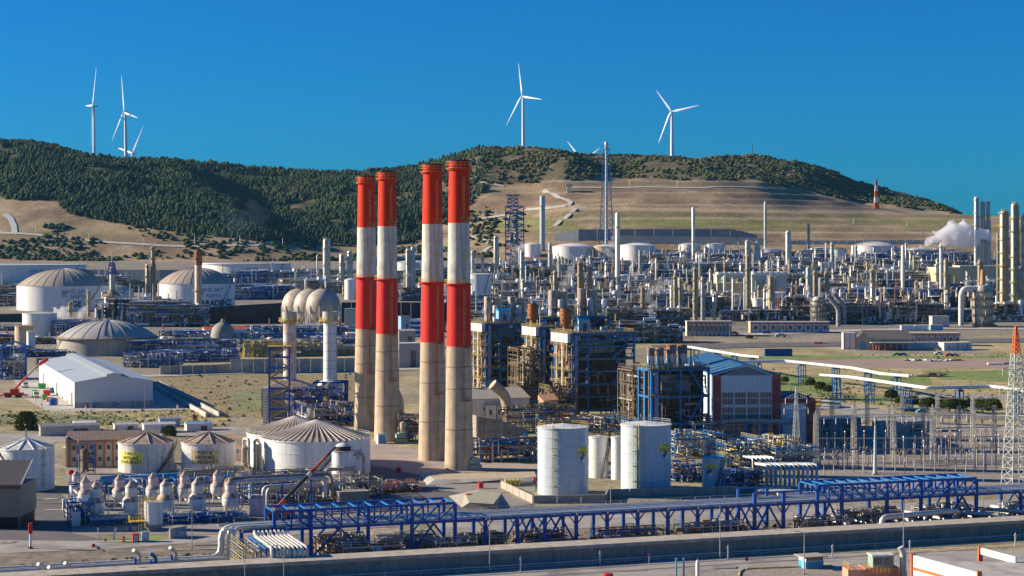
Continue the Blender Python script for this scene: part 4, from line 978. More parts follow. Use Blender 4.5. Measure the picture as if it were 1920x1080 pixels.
for row in range(3):
    for c in range(4):
        x0 = 2.5+c*win_w+.2; x1 = x0+win_w-.75; z1 = HE-6.2-row*5.5+.4; z0 = z1-4.5
        if z0 < 2: continue
        f = MB(); f.box(x0, -.12, z0, x1, -.02, z1); fo = f.build('window', glass, t); T_ = fo
        g = MB()
        for q in range(1, 4): xx = x0+(x1-x0)*q/4; g.box(xx-.05, -.2, z0, xx+.05, -.121, z1)
        g.box(x0, -.2, (z0+z1)/2-.12, x1, -.1201, (z0+z1)/2+.12)
        for xx in (x0-.1, x1): g.box(xx, -.22, z0-.1, xx+.1, -.0, z1+.1)
        gb = g.build('window_frame', white, fo)
for z in (HE-6.0, HE-11.3, HE-16.8):
    m = MB(); m.box(2.2, -.18, z, W_-3, -.005, z+.5); m.build('sill_band', whitec, t)
p = Vector((72, 663, 0))+Vector((cos(HA), sin(HA), 0))*(W_+.01)
t = T('turbine_hall_annex', 'lower white annex framed in red, right of the turbine hall', 'building', p, HA)
m = MB(); m.box(.1, .2, 0, 12.2, 38, 16.8); m.build('wall', MATS['pale blue white wall'], t)
m = MB(); m.box(9.3, -.2, 0, 12.3, .9, 17.3); m.build('pilaster', redwall, t)
m = MB(); m.box(0, -.2, 15.9, 9.29, .6, 17.3); m.build('cornice', redwall, t)
m = MB(); m.box(12.25, 0, 0, 12.6, 38, 16.9); m.build('side_wall', redwall, t)
m = MB(); m.box(0, .61, 17, 12.3, 38, 17.25); m.build('roof', steeld, t)
for k in range(8):
    m = MB(); m.box(.5+k*1.4, 3, 17.3, 1.2+k*1.4, 3.8, 18.4); m.build('roof_vent', blue, t)

# ------------------------------------------------------------------ long white shed left of boilers
t = T('long_shed', 'long white shed with cream corrugated roof behind the nearest chimney', 'shed', GP(880, 792), GA)
m = MB(); m.box(0, 0, 0, 26, 9, 9.5); m.build('wall', whiteold, t)
m = MB(); m.add([(-.4, -.6, 9.5), (26.4, -.6, 9.5), (26.4, 12, 13.0), (-.4, 12, 13.0), (-.4, -.6, 9.2), (26.4, -.6, 9.2)], [(0, 1, 2, 3), (4, 5, 1, 0)]); m.build('roof', M('cream roof sheet', (.50, .44, .34), .6, wave=('X', .6, .85)), t)
for x in (6, 9, 14, 20):
    f = MB(); f.box(x, -.06, 4.6, x+1.6, 0, 6); fo = f.build('window', dark, t); g = MB(); g.box(x+.7, -.1, 4.6, x+.85, -.061, 6); g.build('window_frame', steel, fo)

skid('pipe_structure', 'dark pipe structure filling the gap between the two right boiler houses', GP(1186, 812), 13, 14, 25, 26, 150, mats=(steeld, steeld, pipeb, steeld), frame=steeld, rail=steeld, floors=4, rr=(.2, .5))  # mostly dark steel, so the gap's shade is in the colour
skid('pipe_structure', 'dark pipe structure in front of the largest boiler house foot', GP(1075, 806), 30, 8, 5, 27, 120, mats=(steeld, pipeb, steeld, rusty, steel), frame=steeld, rail=yellowd, floors=1, rr=(.2, .5))
skid('pipe_structure', 'dark pipe structure between the left and middle boiler houses', GP(972, 770), 12, 14, 26, 28, 120, mats=(steeld, pipeb, steeld, steeld), frame=steeld, rail=yellowd, floors=4, rr=(.2, .5))
skid('pipe_structure', 'rusty walkways and ducts low between the middle and largest boiler houses', GP(1030, 792), 12, 12, 14, 29, 100, mats=(steeld, pipeb, steeld, steeld), frame=steeld, rail=yellowd, floors=3, rr=(.2, .5))

t = T('dark_gap_block', 'added dark block standing for shade right of the largest boiler house', 'casing', GP(1192, 806), GA); m = MB(); m.box(0, 3, 0, 15, 18, 22); m.build('gap_block_wall', MATS['furnace casing'], t)  # added dark mass, stands in for the shade between the boiler houses
for k in range(5): m = MB(); m.box(-.2, 2.6, 4+k*4.2, 15.2, 2.99, 4.5+k*4.2); m.build('gap_block_beam', blue2, t)
t = T('dark_gap_block', 'low dark casing block between the left and middle boiler houses', 'casing', GP(980, 772), GA); m = MB(); m.box(0, 5, 0, 12, 18, 11); m.build('gap_block_wall', MATS['furnace casing'], t)
for k in range(2): m = MB(); m.box(-.2, 4.6, 4+k*4.6, 12.2, 4.99, 4.5+k*4.6); m.build('gap_block_beam', blue2, t)
# ------------------------------------------------------------------ long blue pipe rack in front
A0 = Vector((-45.9, 426, 0))
rack = T('pipe_rack', 'long blue steel pipe rack carrying grey pipes across the foreground', 'pipe rack', A0, GA)
RW = 9.0; ZR = 7.4
post_s = [-16, -8.5, 0, 13.5, 24, 34.5, 42, 50, 57, 65, 73, 81, 89, 97, 105, 112.5, 120.5, 130, 137, 150, 160, 168, 176.5, 190, 200, 212]
for i, s_ in enumerate(post_s):
    zt = 11.3 if (-9 < s_ < 35 or 129 < s_ < 177) else (10.4 if s_ in (120.5, 112.5) else ZR)
    for y in (0, RW):
        m = MB(); m.box(s_-.38, y-.38, 0, s_+.38, y+.38, zt-.3 if zt > 8 else zt-.55); m.build('post', blue, rack)
    m = MB(); m.box(s_-.2, .29, ZR-.5, s_+.2, RW-.29, ZR-.1); m.build('cross_beam', blue, rack)
    if s_ > 35 and not (129 < s_ < 177):
        for sg in (-1, 1):
            if 0 < i < len(post_s)-1: m = MB(); m.beam((s_+sg*.2, -.05, ZR-2.6), (s_+sg*1.8, -.05, ZR-.6), .25); m.build('knee_brace', blue, rack)
for y in (0, RW):
    for a, b in zip(post_s, post_s[1:]):
        m = MB(); m.box(a+.39, y-.24, ZR-.65, b-.39, y+.24, ZR-.05); m.build('long_beam', blue, rack)
def xb(a, b, y, z0=.4, z1=ZR-.7, kind='X'):
    m = MB(); m.beam((a+.2, y, z0), (b-.2, y, z1), .3); m.build('brace', blue, rack)
    if kind == 'X': m = MB(); m.beam((b-.2, y+.31, z0), (a+.2, y+.31, z1), .3); m.build('brace', blue, rack)
for (a, b) in ((0, 13.5), (24, 34.5), (50, 57), (57, 65), (105, 112.5), (112.5, 120.5), (130, 137), (168, 176.5), (190, 200)):
    mid = (a+b)/2
    for y in (0, RW):
        m = MB(); m.beam((a+.2, y, .4), (mid, y, ZR-.7), .42); m.build('brace', blue, rack)
        m = MB(); m.beam((b-.2, y, .4), (mid, y, ZR-.7), .42); m.build('brace', blue, rack)
def box_truss(a, b, n):
    for y in (0, RW):
        m = MB(); m.box(a, y-.3, 10.95, b, y+.3, 11.5); m.build('top_chord', blue, rack)
        for k in range(n):
            x0 = a+(b-a)*k/n; x1 = a+(b-a)*(k+1)/n
            m = MB(); m.box(x1-.2, y-.2, ZR-.05, x1+.2, y+.2, 10.94); m.build('upright', blue, rack)
            m = MB(); p, q = ((x0, y, 11.0), (x1, y, ZR)) if (k < n/2) else ((x0, y, ZR), (x1, y, 11.0))
            m.beam(p, q, .3); m.build('diagonal', blue, rack)
    for k in range(n+1):
        x0 = a+(b-a)*k/n; m = MB(); m.box(x0-.22, .31, 11.1, x0+.22, RW-.31, 11.4); m.build('top_beam', blue2, rack)
        if k < n: m = MB(); x1 = a+(b-a)*(k+1)/n; m.beam((x0, .2, 11.2), (x1, RW-.2, 11.2), .14); m.build('top_brace', blue2, rack)
box_truss(-8.5, 34.5, 11); box_truss(130, 176.5, 14)
r = random.Random(5)
ys = [.7, 1.35, 1.9, 2.6, 3.4, 4.0, 4.7, 5.5, 6.2, 7.0, 7.6, 8.2]
for k, y in enumerate(ys):
    R_ = r.choice([.18, .24, .3, .36]); a = -16 if k % 3 else -20
    m = MB(); m.pipe([(a, y, ZR+R_-.08), (80, y, ZR+R_-.08), (216, y, ZR+R_-.08)], R_, 8); m.build('pipe', [white, pipew, bluepale, pipew, silver][k % 5], rack, True)
for s_ in np.arange(-14, 212, 3.9):
    pass
# raised portal over the rack and low cabling
for a, b in ((112.5, 120.5),):
    m = MB(); m.box(a, -.2, 10.0, b+9, .2, 10.4); m.build('top_chord', blue, rack); m = MB(); m.box(a, RW-.2, 10.0, b, RW+.2, 10.4); m.build('top_chord', blue, rack)
t = T('railing_on_rack', 'thin grey handrail posts standing along the back edge of the pipe rack', 'railing', A0+N_*(RW-.1)+Vector((0, 0, ZR)), GA)
m = MB(); m.rail((36, .4, 0), (129, .4, 0), 1.2, 3.9, .07); m.build('handrail', steel, t)

# bundle of eight pale pipes coming off the left end of the rack towards the viewer
t = T('pipe_bundle', 'bundle of eight pale pipes bending down at the left end of the rack', 'pipe bundle', A0+E_*(-12), GA)
for k in range(9):
    x = -1.2+k*.92; m = MB(); R_ = .34 if k else .42
    m.pipe([(x, 3, 7.0), (x, -1.5, 7.0), (x, -2.6, 6.2), (x, -20-k*.15, 6.2), (x, -20-k*.15, 0)], R_, 8, 1.3); m.build('pipe', pipew if k % 3 else silver, t, True)
for y in (-3, -8, -13, -18.5):
    for x in (-2.2, 7.0): m = MB(); m.box(x-.18, y-.18, 0, x+.18, y+.18, 5.6); m.build('support_post', blue, t)
    m = MB(); m.box(-2.6, y-.2, 5.6, 7.4, y+.2, 5.85); m.build('support_beam', blue, t)
m = MB(); m.box(-2.6, -19, 5.86, -2.2, -1, 6.2); m.build('edge_beam', blue2, t)
m = MB()
for q in range(12): m.beam((-3.4, -2-q*1.4, 5.7), (-2.6, -2-q*1.4, 5.7), .09)
m.beam((-3.4, -1.5, 5.7), (-3.4, -18, 5.7), .12); m.build('cable_ladder', blue2, t)
skid('pipe_skid', 'scaffolded valves and yellow stair beside the pipe bundle', A0+E_*(-19)+N_*(-17), 5.5, 14, 6, 61, 36, mats=(steel, pipew, yellowd, steel), rr=(.06, .16), frame=steel, rail=yellowd, vessels=0, floors=3)
t = T('large_pipe', 'fat pale pipe dropping at the rack end and running left along the wall', 'pipe', A0, GA)
for k, (x, y, R_) in enumerate(((-20.2, 2.2, .75), (-18.6, 1.2, .5), (-17.6, .6, .4))):
    m = MB(); m.pipe([(-2, y, 7.9), (x, y, 7.9), (x, y-.5, 1.2), (-110, y-.5-k*1.1, 1.2)], R_, 12, 2.6 if k == 0 else 1.4); m.build('pipe', pipew, t, True)
for k in range(14): m = MB(); x = -26-k*6; m.box(x-.3, -2.4, 0, x+.3, 2.6, .5); m.build('sleeper', conc, t)
def gooses(u, v, h, label, mat=pipew, n=2, inner=blue):
    t = T('vent_pipe', label, 'pipe', GP(u, v), GA)
    m = MB(); m.pipe([(0, 0, 0), (0, 0, h), (-1.6, -1.6, h+1.2)], .42, 8, 1.0); m.build('pipe', mat, t, True)
    m = MB(); m.pipe([(-.9, .1, 0), (-.9, .1, h-1), (-1.2, -.3, h-.8)], .3, 8, .5); m.build('inner_pipe', inner, t, True)
gooses(262, 1068, 3.4, 'white bent vent pipe at the flume wall, left of the blue one'); gooses(330, 1063, 3.4, 'white bent vent pipe at the flume wall, right of the blue one')
gooses(292, 1066, 2.6, 'short dark blue bent pipe between two white vents', blue2)
for k, (u, v) in enumerate(((84, 1086), (104, 1092), (134, 1084))): gooses(u, v, 2.4, ['pale pipe bend at the bottom left edge, leftmost of three', 'pale pipe bend at the bottom left edge, middle one', 'pale pipe bend at the bottom left edge, rightmost of three'][k])

# ------------------------------------------------------------------ concrete flume
fl = T('concrete_flume', 'long raised concrete flume with overhanging lip crossing the foreground', 'flume', Vector((54.6, 434, 0)), GA)
for k in range(-27, 18):
    x0 = k*8; m = MB(); m.box(x0, -.5, 3.35, x0+7.94, 6.5, 4.15); m.build('top_slab', M('sunlit flume concrete', (.46, .40, .32), .85, var=.2, scale=.4, dirt=(.5, (.33, .28, .22))), fl)
    m = MB(); m.box(x0, .35, 0, x0+7.96, .9, 3.345); m.build('wall_panel', concd, fl)
m = MB(); m.box(-216, 5.8, 0, 144, 6.3, 3.345); m.build('rear_wall', concd, fl)
m = MB()
gr = T('guard_rail', 'low grey guard rail of pipes along the road by the flume', 'guard rail', Vector((54.6, 434, 0)), GA)
for k in range(-26, 18):
    m = MB(); m.box(k*8-.1, -3.3, 0, k*8+.1, -3.1, 1.15); m.build('post', steel, gr)
for zz, mm in ((1.1, pipew), (.55, steel)):
    m = MB(); m.pipe([(-216, -3.2, zz), (0, -3.2, zz), (144, -3.2, zz)], .12, 6); m.build('rail', mm, gr)
t = T('kerb', 'concrete kerb along the near road below the flume', 'kerb', Vector((54.6, 434, 0)), GA); m = MB(); m.box(-216, -5.4, 0, 144, -5.0, .14); m.build('kerb_stone', concl, t)

# ------------------------------------------------------------------ lamps, signs, windsocks
def lamp(u, vt, vb, label, arm=1, two=False, flat=True):
    p = GP(u, vb) if flat else Vector(hit(u, vb)); h = CH-(vt-HZ)/F*p.y-p.z
    t = T('street_lamp', label, 'street lamp', p, 0, 'slim grey street lamps')
    m = MB(); m.cyl((0, 0, 0), (0, 0, h), .13, .07, 6); m.build('pole', steel, t)
    for sg in ((-1, 1) if two else (arm,)):
        m = MB(); m.pipe([(0, 0, h-.1), (sg*1.7, 0, h+.25)], .05, 5); m.build('arm', steel, t)
        m = MB(); m.box(sg*1.7-.45, -.15, h+.18, sg*1.7+.45, .15, h+.34); m.build('lamp_head', steel, t)
    m = MB(); m.box(-.2, -.2, 0, .2, .2, .5); m.build('base', conc, t)
LAMPS = [(918, 965, 1072, 'street lamp in front of the flume below the nearest chimney'), (1350, 948, 1048, 'street lamp in front of the flume left of the brick hut'),
 (1508, 998, 1078, 'street lamp at the corner of the blue sentry hut'), (1694, 938, 1038, 'tall street lamp before the right box truss'), (360, 932, 1030, 'street lamp beside the road right of the white ladder tank'),
 (459, 1030, 1112, 'street lamp whose foot is below the frame, left of the pipe bundle'), (532, 1025, 1105, 'street lamp whose foot is below the frame, right of the pipe bundle'), (1844, 880, 960, 'street lamp behind the right end of the rack'),
 (773, 972, 1024, 'short street lamp under the left box truss'), (1145, 880, 945, 'street lamp between the tall fuel tanks'), (170, 720, 800, 'thin lamp post in the dry grass below the warehouse'), (271, 718, 800, 'thin lamp post at the right end of the warehouse front'),
 (396, 740, 783, 'street lamp at the foot of the concrete channel'), (424, 752, 780, 'low lamp post right of the concrete channel'), (318, 660, 704, 'lamp post behind the warehouse by the tank farm'), (395, 658, 701, 'second lamp post along the road behind the warehouse'),
 (456, 630, 614, 'x'), (1580, 700, 745, 'lamp post in the meadow under the pipeline'), (1690, 732, 778, 'lamp post beside the round pines'), (1868, 705, 750, 'lamp post near the red tipped pylon'), (1480, 700, 735, 'lamp post right of the turbine hall annex'),
 (1466, 598, 650, 'lamp post on the highway left of the fire station'), (1368, 596, 652, 'lamp post on the highway in front of the long red striped building'), (1617, 598, 640, 'lamp post behind the fire station gable'), (1730, 595, 634, 'lamp post behind the long low office'),
 (1841, 592, 636, 'lamp post on the highway near the right edge'), (1300, 590, 640, 'lamp post on the highway behind the lower boiler house')]
for (u, a, b, l) in LAMPS:
    if l != 'x': lamp(u, a, b, l, arm=random.choice((-1, 1)), flat=b > 664)
def windsock(u, vt, vb, label, red_=red):
    p = GP(u, vb); h = CH-(vt-HZ)/F*p.y; t = T('windsock', label, 'windsock', p)
    m = MB(); m.cyl((0, 0, 0), (0, 0, h), .07, .05, 6); m.build('pole', yellow, t)
    for k in range(5):
        m = MB(); a = Vector((k*.55, 0, h-.2-k*.28)); b = Vector(((k+1)*.55, 0, h-.2-(k+1)*.28)); m.cyl(a, b, .42-.06*k, .42-.06*(k+1), 8); m.build('sock_band', red if k % 2 == 0 else white, t)
windsock(173, 1020, 1098, 'red and white striped windsock on a yellow pole, bottom left'); windsock(1497, 822, 868, 'red and white windsock in front of the turbine hall annex')
t = T('fire_cabinet_post', 'red box on a white post standing in the yard, bottom left', 'post', GP(57, 1029), GA)
m = MB(); m.cyl((0, 0, 0), (0, 0, 3.6), .28, n=8); m.build('post', white, t); m = MB(); m.box(-.45, -.4, 3.6, .45, .4, 6.1); m.build('red_box', red, t); m = MB(); m.box(-.5, -.5, 0, .5, .5, .5); m.build('foot', steeld, t)
def roundsign(u, v, h, r_, label, mat=red):
    t = T('road_sign', label, 'sign', GP(u, v)); m = MB(); m.cyl((0, 0, 0), (0, 0, h), .06, n=5); m.build('post', steel, t); m = MB(); m.cyl((0, -.08, h), (0, -.03, h), r_, n=10); m.build('sign_face', mat, t)
roundsign(1400, 1074, 3, .42, 'round red sign on a post at the yellow kerb'); roundsign(1217, 1062, 2.6, .38, 'small purple and red sign by the guard rail', M('purple sign', (.4, .1, .3), .5)); roundsign(198, 1030, 2.2, .35, 'pink topped post beside the lawn', M('pink paint', (.7, .25, .3), .5))
def bollard(u, v, r_, h, mat, label, cat='hydrant box', name='red_cabinet', grp=None):
    t = T(name, label, cat, GP(u, v), GA, grp); m = MB(); m.cyl((0, 0, 0), (0, 0, h), r_, n=10); m.build('body', mat, t, True); m = MB(); m.cyl((0, 0, h), (0, 0, h+.15), r_*1.08, r_*.7, 10); m.build('lid', mat, t)
bollard(748, 886, .9, 1.5, red, 'red drum cabinet on the shaded yard left of the sunken basin'); bollard(901, 916, .9, 1.8, red, 'red drum cabinet beside the sloping ramp, farther one'); bollard(878, 938, .9, 1.7, red, 'red drum cabinet nearest the blue rack')
bollard(1140, 1090, 1.1, 1.6, red, 'red rounded cabinet cut by the lower frame edge')
for (u, v, w, h, mt, l) in ((255, 1017, 1.5, 1.9, red, 'red fire hose cabinet on the lawn strip'), (273, 1016, 1.6, 2.3, bluepale, 'pale blue cabinet next to the red hose cabinet'), (232, 1018, .6, 1.4, red, 'small red post on the lawn left of the hose cabinet'),
                        (143, 986, 2.1, 3.4, white, 'white cabinet at the corner of the vessel yard'), (124, 958, 1.8, 3, whiteold, 'small grey white guard box left of the vessel yard'), (340, 1008, 2.2, 1.6, bluepale, 'low light blue box before the short block wall')):
    cabinet(u, v, w, h, l, mt, w*.8)
t = T('pole_sign', 'leaning white slab post beside the lawn', 'post', GP(213, 1012)); m = MB(); m.beam((0, 0, 0), (.5, 0, 2.9), .45, .2); m.build('slab', white, t); m = MB(); m.cyl((-3.8, 0, 0), (-3.8, 0, 2.9), .12, n=6); m.build('slim_post', white, t)
wallthing('block_wall', 'short grey block wall beside the light blue box', [GP(318, 1011), GP(350, 1005)], 2.6, .4, concl)
# sentry hut, yellow kerb, blue posts, right bottom buildings
t = T('sentry_hut', 'small blue and white sentry hut with flat overhanging roof', 'hut', GP(1511, 1068), GA)
m = MB(); m.box(0, 0, 0, 4.4, 3.4, 1.7); m.build('lower_wall', bluetur, t); m = MB(); m.box(.05, .05, 1.7, 4.35, 3.35, 2.7); m.build('upper_wall', white, t)
m = MB(); m.box(-.9, -.8, 2.7, 5, 4, 2.9); m.build('roof', M('hut roof', (.40, .36, .30), .8), t)
for k in range(6): m = MB(); m.box(.25+k*.68, -.05, 1.85, .75+k*.68, .04, 2.6); m.build('window', glass, t)
m = MB(); m.box(-.06, .8, 0, -.001, 1.8, 2.2); m.build('door', bluepale, t)
t = T('yellow_kerb', 'curved yellow kerb on the gravel at the bottom', 'kerb', GP(1386, 1078)); m = MB(); pts = [GP(1386, 1082), GP(1388, 1074), GP(1394, 1070), GP(1410, 1068), GP(1470, 1066), GP(1560, 1062)]; q = [tuple(p-pts[0]+Vector((0, 0, .2))) for p in pts]; m.pipe(q, .2, 4, 1); m.build('kerb_stone', yellow, t); t.location = pts[0]
for k, u in enumerate((1268, 1282)):
    t = T('turquoise_post', ['turquoise pipe post at the bottom, left one of two', 'turquoise pipe post at the bottom, right one of two'][k], 'post', GP(u, 1088), 0); m = MB(); m.cyl((0, 0, 0), (0, 0, 4.6), .2, n=8); m.build('pipe', bluetur, t); m = MB(); m.cyl((0, 0, 4.6), (0, 0, 4.75), .3, n=8); m.build('cap', bluetur, t)
t = T('gas_bottle_post', 'thick white bollard shaped vessel at the bottom edge', 'post', GP(1308, 1085)); m = MB(); m.lathe(0, 0, [(.42, 0), (.42, 3.4), (.3, 3.8), (.1, 4.0), (.02, 4.0)], 10); m.build('body', white, t, True); m = MB(); m.cyl((0, 0, 3.9), (0, 0, 4.3), .1, n=6); m.build('valve', steel, t)
for k, (u, v, l) in enumerate(((976, 1072, 'white marker post by the guard rail below the rack legs'), (1125, 1060, 'white marker post by the guard rail left of the purple sign'), (1365, 1050, 'white marker post close to the lamp by the flume'), (1561, 1048, 'white arrow post right of the sentry hut'), (1706, 1040, 'white arrow post left of the red edged parapet'), (1904, 1026, 'white arrow post at the right edge of the road'))):
    t = T('marker_post', l, 'post', GP(u, v)); m = MB(); m.box(-.14, -.1, 0, .14, .1, 3.0); m.build('post', white, t); m = MB(); m.add([(-.3, -.12, 2.6), (.3, -.12, 2.6), (0, -.12, 3.4), (-.3, .12, 2.6), (.3, .12, 2.6), (0, .12, 3.4)], [(0, 1, 2), (5, 4, 3), (0, 3, 4, 1), (1, 4, 5, 2), (2, 5, 3, 0)]); m.build('arrow_head', whiteold, t)
# low building with red edged parapets at the lower right corner
t = T('parapet_building', 'white building with orange red edged parapet at the lower right corner', 'building', Vector((0, 0, 0)), 0)
P1 = GP(1712, 1037, 7.0); P2 = GP(1836, 1070, 7.0); P3 = GP(2000, 1086, 7.0); P4 = GP(1990, 1046, 7.0)
m = MB()
def quadwall(a, b, z0, z1, th, mt, nm):
    m = MB(); m.beam(Vector((a.x, a.y, (z0+z1)/2)), Vector((b.x, b.y, (z0+z1)/2)), th, z1-z0); return m.build(nm, mt, t)
quadwall(P1, P2, 0, 6.6, .5, white, 'parapet_wall'); quadwall(P1+Vector((-.1, -.3, 0)), P2+Vector((-.1, -.3, 0)), 3.6, 4.2, .3, orange, 'red_band')
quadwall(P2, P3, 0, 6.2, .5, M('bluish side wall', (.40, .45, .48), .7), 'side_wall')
for p in (P1, P2): m = MB(); m.ob(p.x, p.y, 0, .9, .9, 6.9, 0); m.build('corner_pier', orange, t)
m = MB(); m.add([(P1.x, P1.y, 5.4), (P2.x, P2.y, 5.4), (P3.x, P3.y, 5.4), (P4.x, P4.y+4, 5.4)], [(0, 1, 2, 3)]); m.build('flat_roof', concl, t)
Pa = GP(1838, 1028, 6.4); Pb = GP(1905, 1046, 6.4); quadwall(Pa, Pb, 5.2, 6.6, .4, white, 'far_parapet'); m = MB(); m.ob(Pa.x, Pa.y, 0, .9, .9, 6.8); m.build('corner_pier', orange, t)
t = T('loader_cabin', 'boxy grey machine cabin with two dark windows and yellow railings', 'machine', GP(1622, 1092), .1)
m = MB(); m.box(0, 0, 0, 7.5, 5, 3); m.build('base_body', M('machine orange', (.55, .25, .15), .6), t); m = MB(); m.box(1.8, .4, 3, 6.4, 4, 5.4); m.build('cabin_wall', greenp, t)
m = MB(); m.box(1.6, .2, 5.4, 6.6, 4.2, 5.7); m.build('cabin_roof', whiteold, t)
for x in (2.1, 4.3): m = MB(); m.box(x, .32, 3.6, x+1.8, .39, 5.1); m.build('window', glass, t)
m = MB(); m.rail((-3.5, -.6, 2.8), (1.6, -.6, 2.8), 1.2, .8, .07); m.rail((-3.5, -.6, 2.8), (-3.5, 4, 2.8), 1.2, .8, .07); m.rail((1.6, -.6, 2.2), (8.5, -.6, 1.6), 1.2, .8, .07); m.build('railing', yellow, t)
m = MB(); m.pipe([(8.6, 1, 0), (8.6, 1, 6), (8, 1, 7.2)], .7, 10, 1); m.build('exhaust_pipe', pipew, t, True); m = MB(); m.box(-3.8, -.4, 0, 0, 4, 2.8); m.build('step_block', M('orange plinth', (.6, .3, .2), .7), t)

# ------------------------------------------------------------------ vessel yard at the lower left
def vessel(u, v, s, label, rust=True):
    t = T('treatment_vessel', label, 'vessel', GP(u, v), GA, 'two-tier treatment vessels')
    m = MB(); m.lathe(0, 0, [(.3, 1.6*s), (1.7*s, 2.2*s), (2.35*s, 3.2*s), (2.4*s, 5.2*s), (1.9*s, 6.0*s), (1.5*s, 6.3*s)], 18); m.build('lower_body', white, t, True)
    m = MB(); m.lathe(0, 0, [(2.42*s, 5.0*s), (2.5*s, 5.1*s), (1.95*s, 6.05*s), (1.55*s, 6.4*s)], 18); m.build('rusty_shoulder', rustw, t, True)
    m = MB(); m.lathe(0, 0, [(1.5*s, 6.25*s), (1.5*s, 8.7*s)], 16); m.build('upper_body', white, t, True)
    m = MB(); m.lathe(0, 0, [(1.56*s, 8.6*s), (1.5*s, 9.0*s), (.6*s, 9.9*s), (.5*s, 10.3*s), (.02, 10.3*s)], 16); m.build('rusty_cap', rustw, t, True)
    for k in range(4): a = k*pi/2+.5; m = MB(); m.beam((cos(a)*1.9*s, sin(a)*1.9*s, 0), (cos(a)*1.9*s, sin(a)*1.9*s, 3.2*s), .3); m.build('leg', white, t)
    m = MB(); m.ringrail(0, 0, 6.5*s, 2.3*s, 1.0, 10, .07); m.build('railing', yellowd if s > .95 else rusty, t)
    m = MB(); m.pipe([(0, 0, 1.7*s), (0, -1.2, 1.2), (0, -3, 1.2), (1.5, -3, 1.2), (1.5, -3, 4)], .25, 7, .5); m.build('outlet_pipe', white, t, True)
    m = MB(); m.pipe([(1.2, -1.8, .5), (2.5*s+.6, -.5, 2), (2.5*s+.6, -.5, 8.5)], .16, 6); m.build('side_pipe', pipew, t)
VS = [(180, 978, 1.0, 'front row treatment vessel, first from the left'), (246, 976, 1.0, 'front row treatment vessel, second from the left'), (311, 972, 1.0, 'front row treatment vessel behind the white ladder tank'), (370, 970, 1.0, 'front row treatment vessel, fourth from the left'),
      (432, 966, .95, 'front row treatment vessel next to the rising grey pipe'), (160, 955, .85, 'rear row treatment vessel at the left corner of the yard'), (224, 950, .85, 'rear row treatment vessel, second from the left'), (287, 946, .85, 'rear row treatment vessel, third from the left'),
      (346, 943, .85, 'rear row treatment vessel, fourth from the left'), (408, 940, .85, 'rear row treatment vessel, farthest right'), (143, 938, .8, 'small treatment vessel at the far left rear corner')]
for a in VS: vessel(*a)
t = T('dosing_tank', 'smooth white upright tank with yellow ladder and platform', 'storage tank', GP(288, 992), GA)
m = MB(); m.lathe(0, 0, [(2.35, 1.3), (2.4, 7.0)], 24); m.build('shell', white, t, True); m = MB(); m.lathe(0, 0, [(2.4, 7.0), (.02, 7.3)], 24); m.build('roof', M('sandy lid', (.6, .5, .3), .7), t); m = MB(); m.lathe(0, 0, [(2.0, 0), (2.35, 1.3), (2.4, 1.4)], 16); m.build('skirt', conc, t)
m = MB(); m.ringrail(0, 0, 7.0, 2.3, 1.0, 10, .08); m.build('railing', yellow, t); m = MB(); m.ladder(-2.7, -.4, 0, 8.4, .5, .9, .12); m.ladder(-3.4, -.4, 0, 8.4, .5, .9, .12); m.build('ladder', yellow, t)
m = MB(); m.box(-6.2, -2.2, 2.2, -2.6, .5, 2.4); m.rail((-6.2, -2.2, 2.4), (-2.6, -2.2, 2.4), 1.2, .6, .1); m.rail((-6.2, -2.2, 2.4), (-6.2, .5, 2.4), 1.2, .6, .1); m.build('platform', yellow, t)
for (x, y) in ((-6, -2), (-2.9, -2), (-6, .3), (-4.4, -2)): m = MB(); m.box(x-.15, y-.15, 0, x+.15, y+.15, 2.2); m.build('platform_leg', blue, t)
for k, (u, v, L, mt) in enumerate(((190, 918, 14, bluepale), (262, 914, 11, bluetur))):
    t = T('horizontal_tank', ['long horizontal pale blue tank behind the vessels, left one', 'horizontal turquoise tank behind the vessels, right one'][k], 'storage tank', GP(u, v), GA)
    m = MB(); m.lathe(0, 0, [(.02, 0)], 3) if False else None; m.cyl((0, 0, 2.6), (L, 0, 2.6), 1.35, n=16); m.build('shell', mt, t, True)
    m = MB(); m.cyl((-.5, 0, 2.6), (0, 0, 2.6), .8, 1.33, 16); m.build('end_cap', white, t, True)
    for x in (1.5, L-1.5): m = MB(); m.box(x-.3, -1, 0, x+.3, 1, 1.5); m.build('saddle', conc, t)
for k, (u, v, w, d, h, sd) in enumerate(((132, 985, 6, 14, 5, 31), (170, 988, 20, 6, 2.0, 32), (318, 984, 20, 6, 2.0, 33), (220, 940, 22, 9, 5, 34), (330, 935, 20, 9, 5.5, 35), (135, 952, 9, 8, 6, 36))):
    skid('pipe_skid', ['blue pipe frame at the left side of the vessel yard', 'low blue and white valve pipework under the front left vessels', 'low valve pipework under the front right vessels', 'pipework frame between the vessel rows on the left', 'pipework frame between the vessel rows on the right', 'blue pipe frame beside the small guard box'][k], GP(u, v), w, d, h, sd, 70, mats=(blue, pipew, white, blue2, steel), rr=(.08, .26), frame=blue, rail=None, vessels=0)
# steel portal with black vessel in front of the beige office
skid('pipe_skid', 'dark blue portal frame holding a black vessel before the beige office', GP(148, 890), 5, 4, 9.5, 37, 14, mats=(steeld, blue, steel), rr=(.1, .3), frame=blue, rail=steel, vessels=3, floors=2, vm=[steeld, black])
t = T('storage_yard_dish', 'small red dish cover on the roof beside the beige office portal', 'dome', GP(133, 888, 6)); m = MB(); m.lathe(0, 0, [(1.2, 0), (1.1, .5), (.5, 1), (.02, 1.1)], 12); m.build('cover', red, t, True); m = MB(); m.cyl((0, 0, -6), (0, 0, 0), .4, n=6); m.build('stand', steel, t)
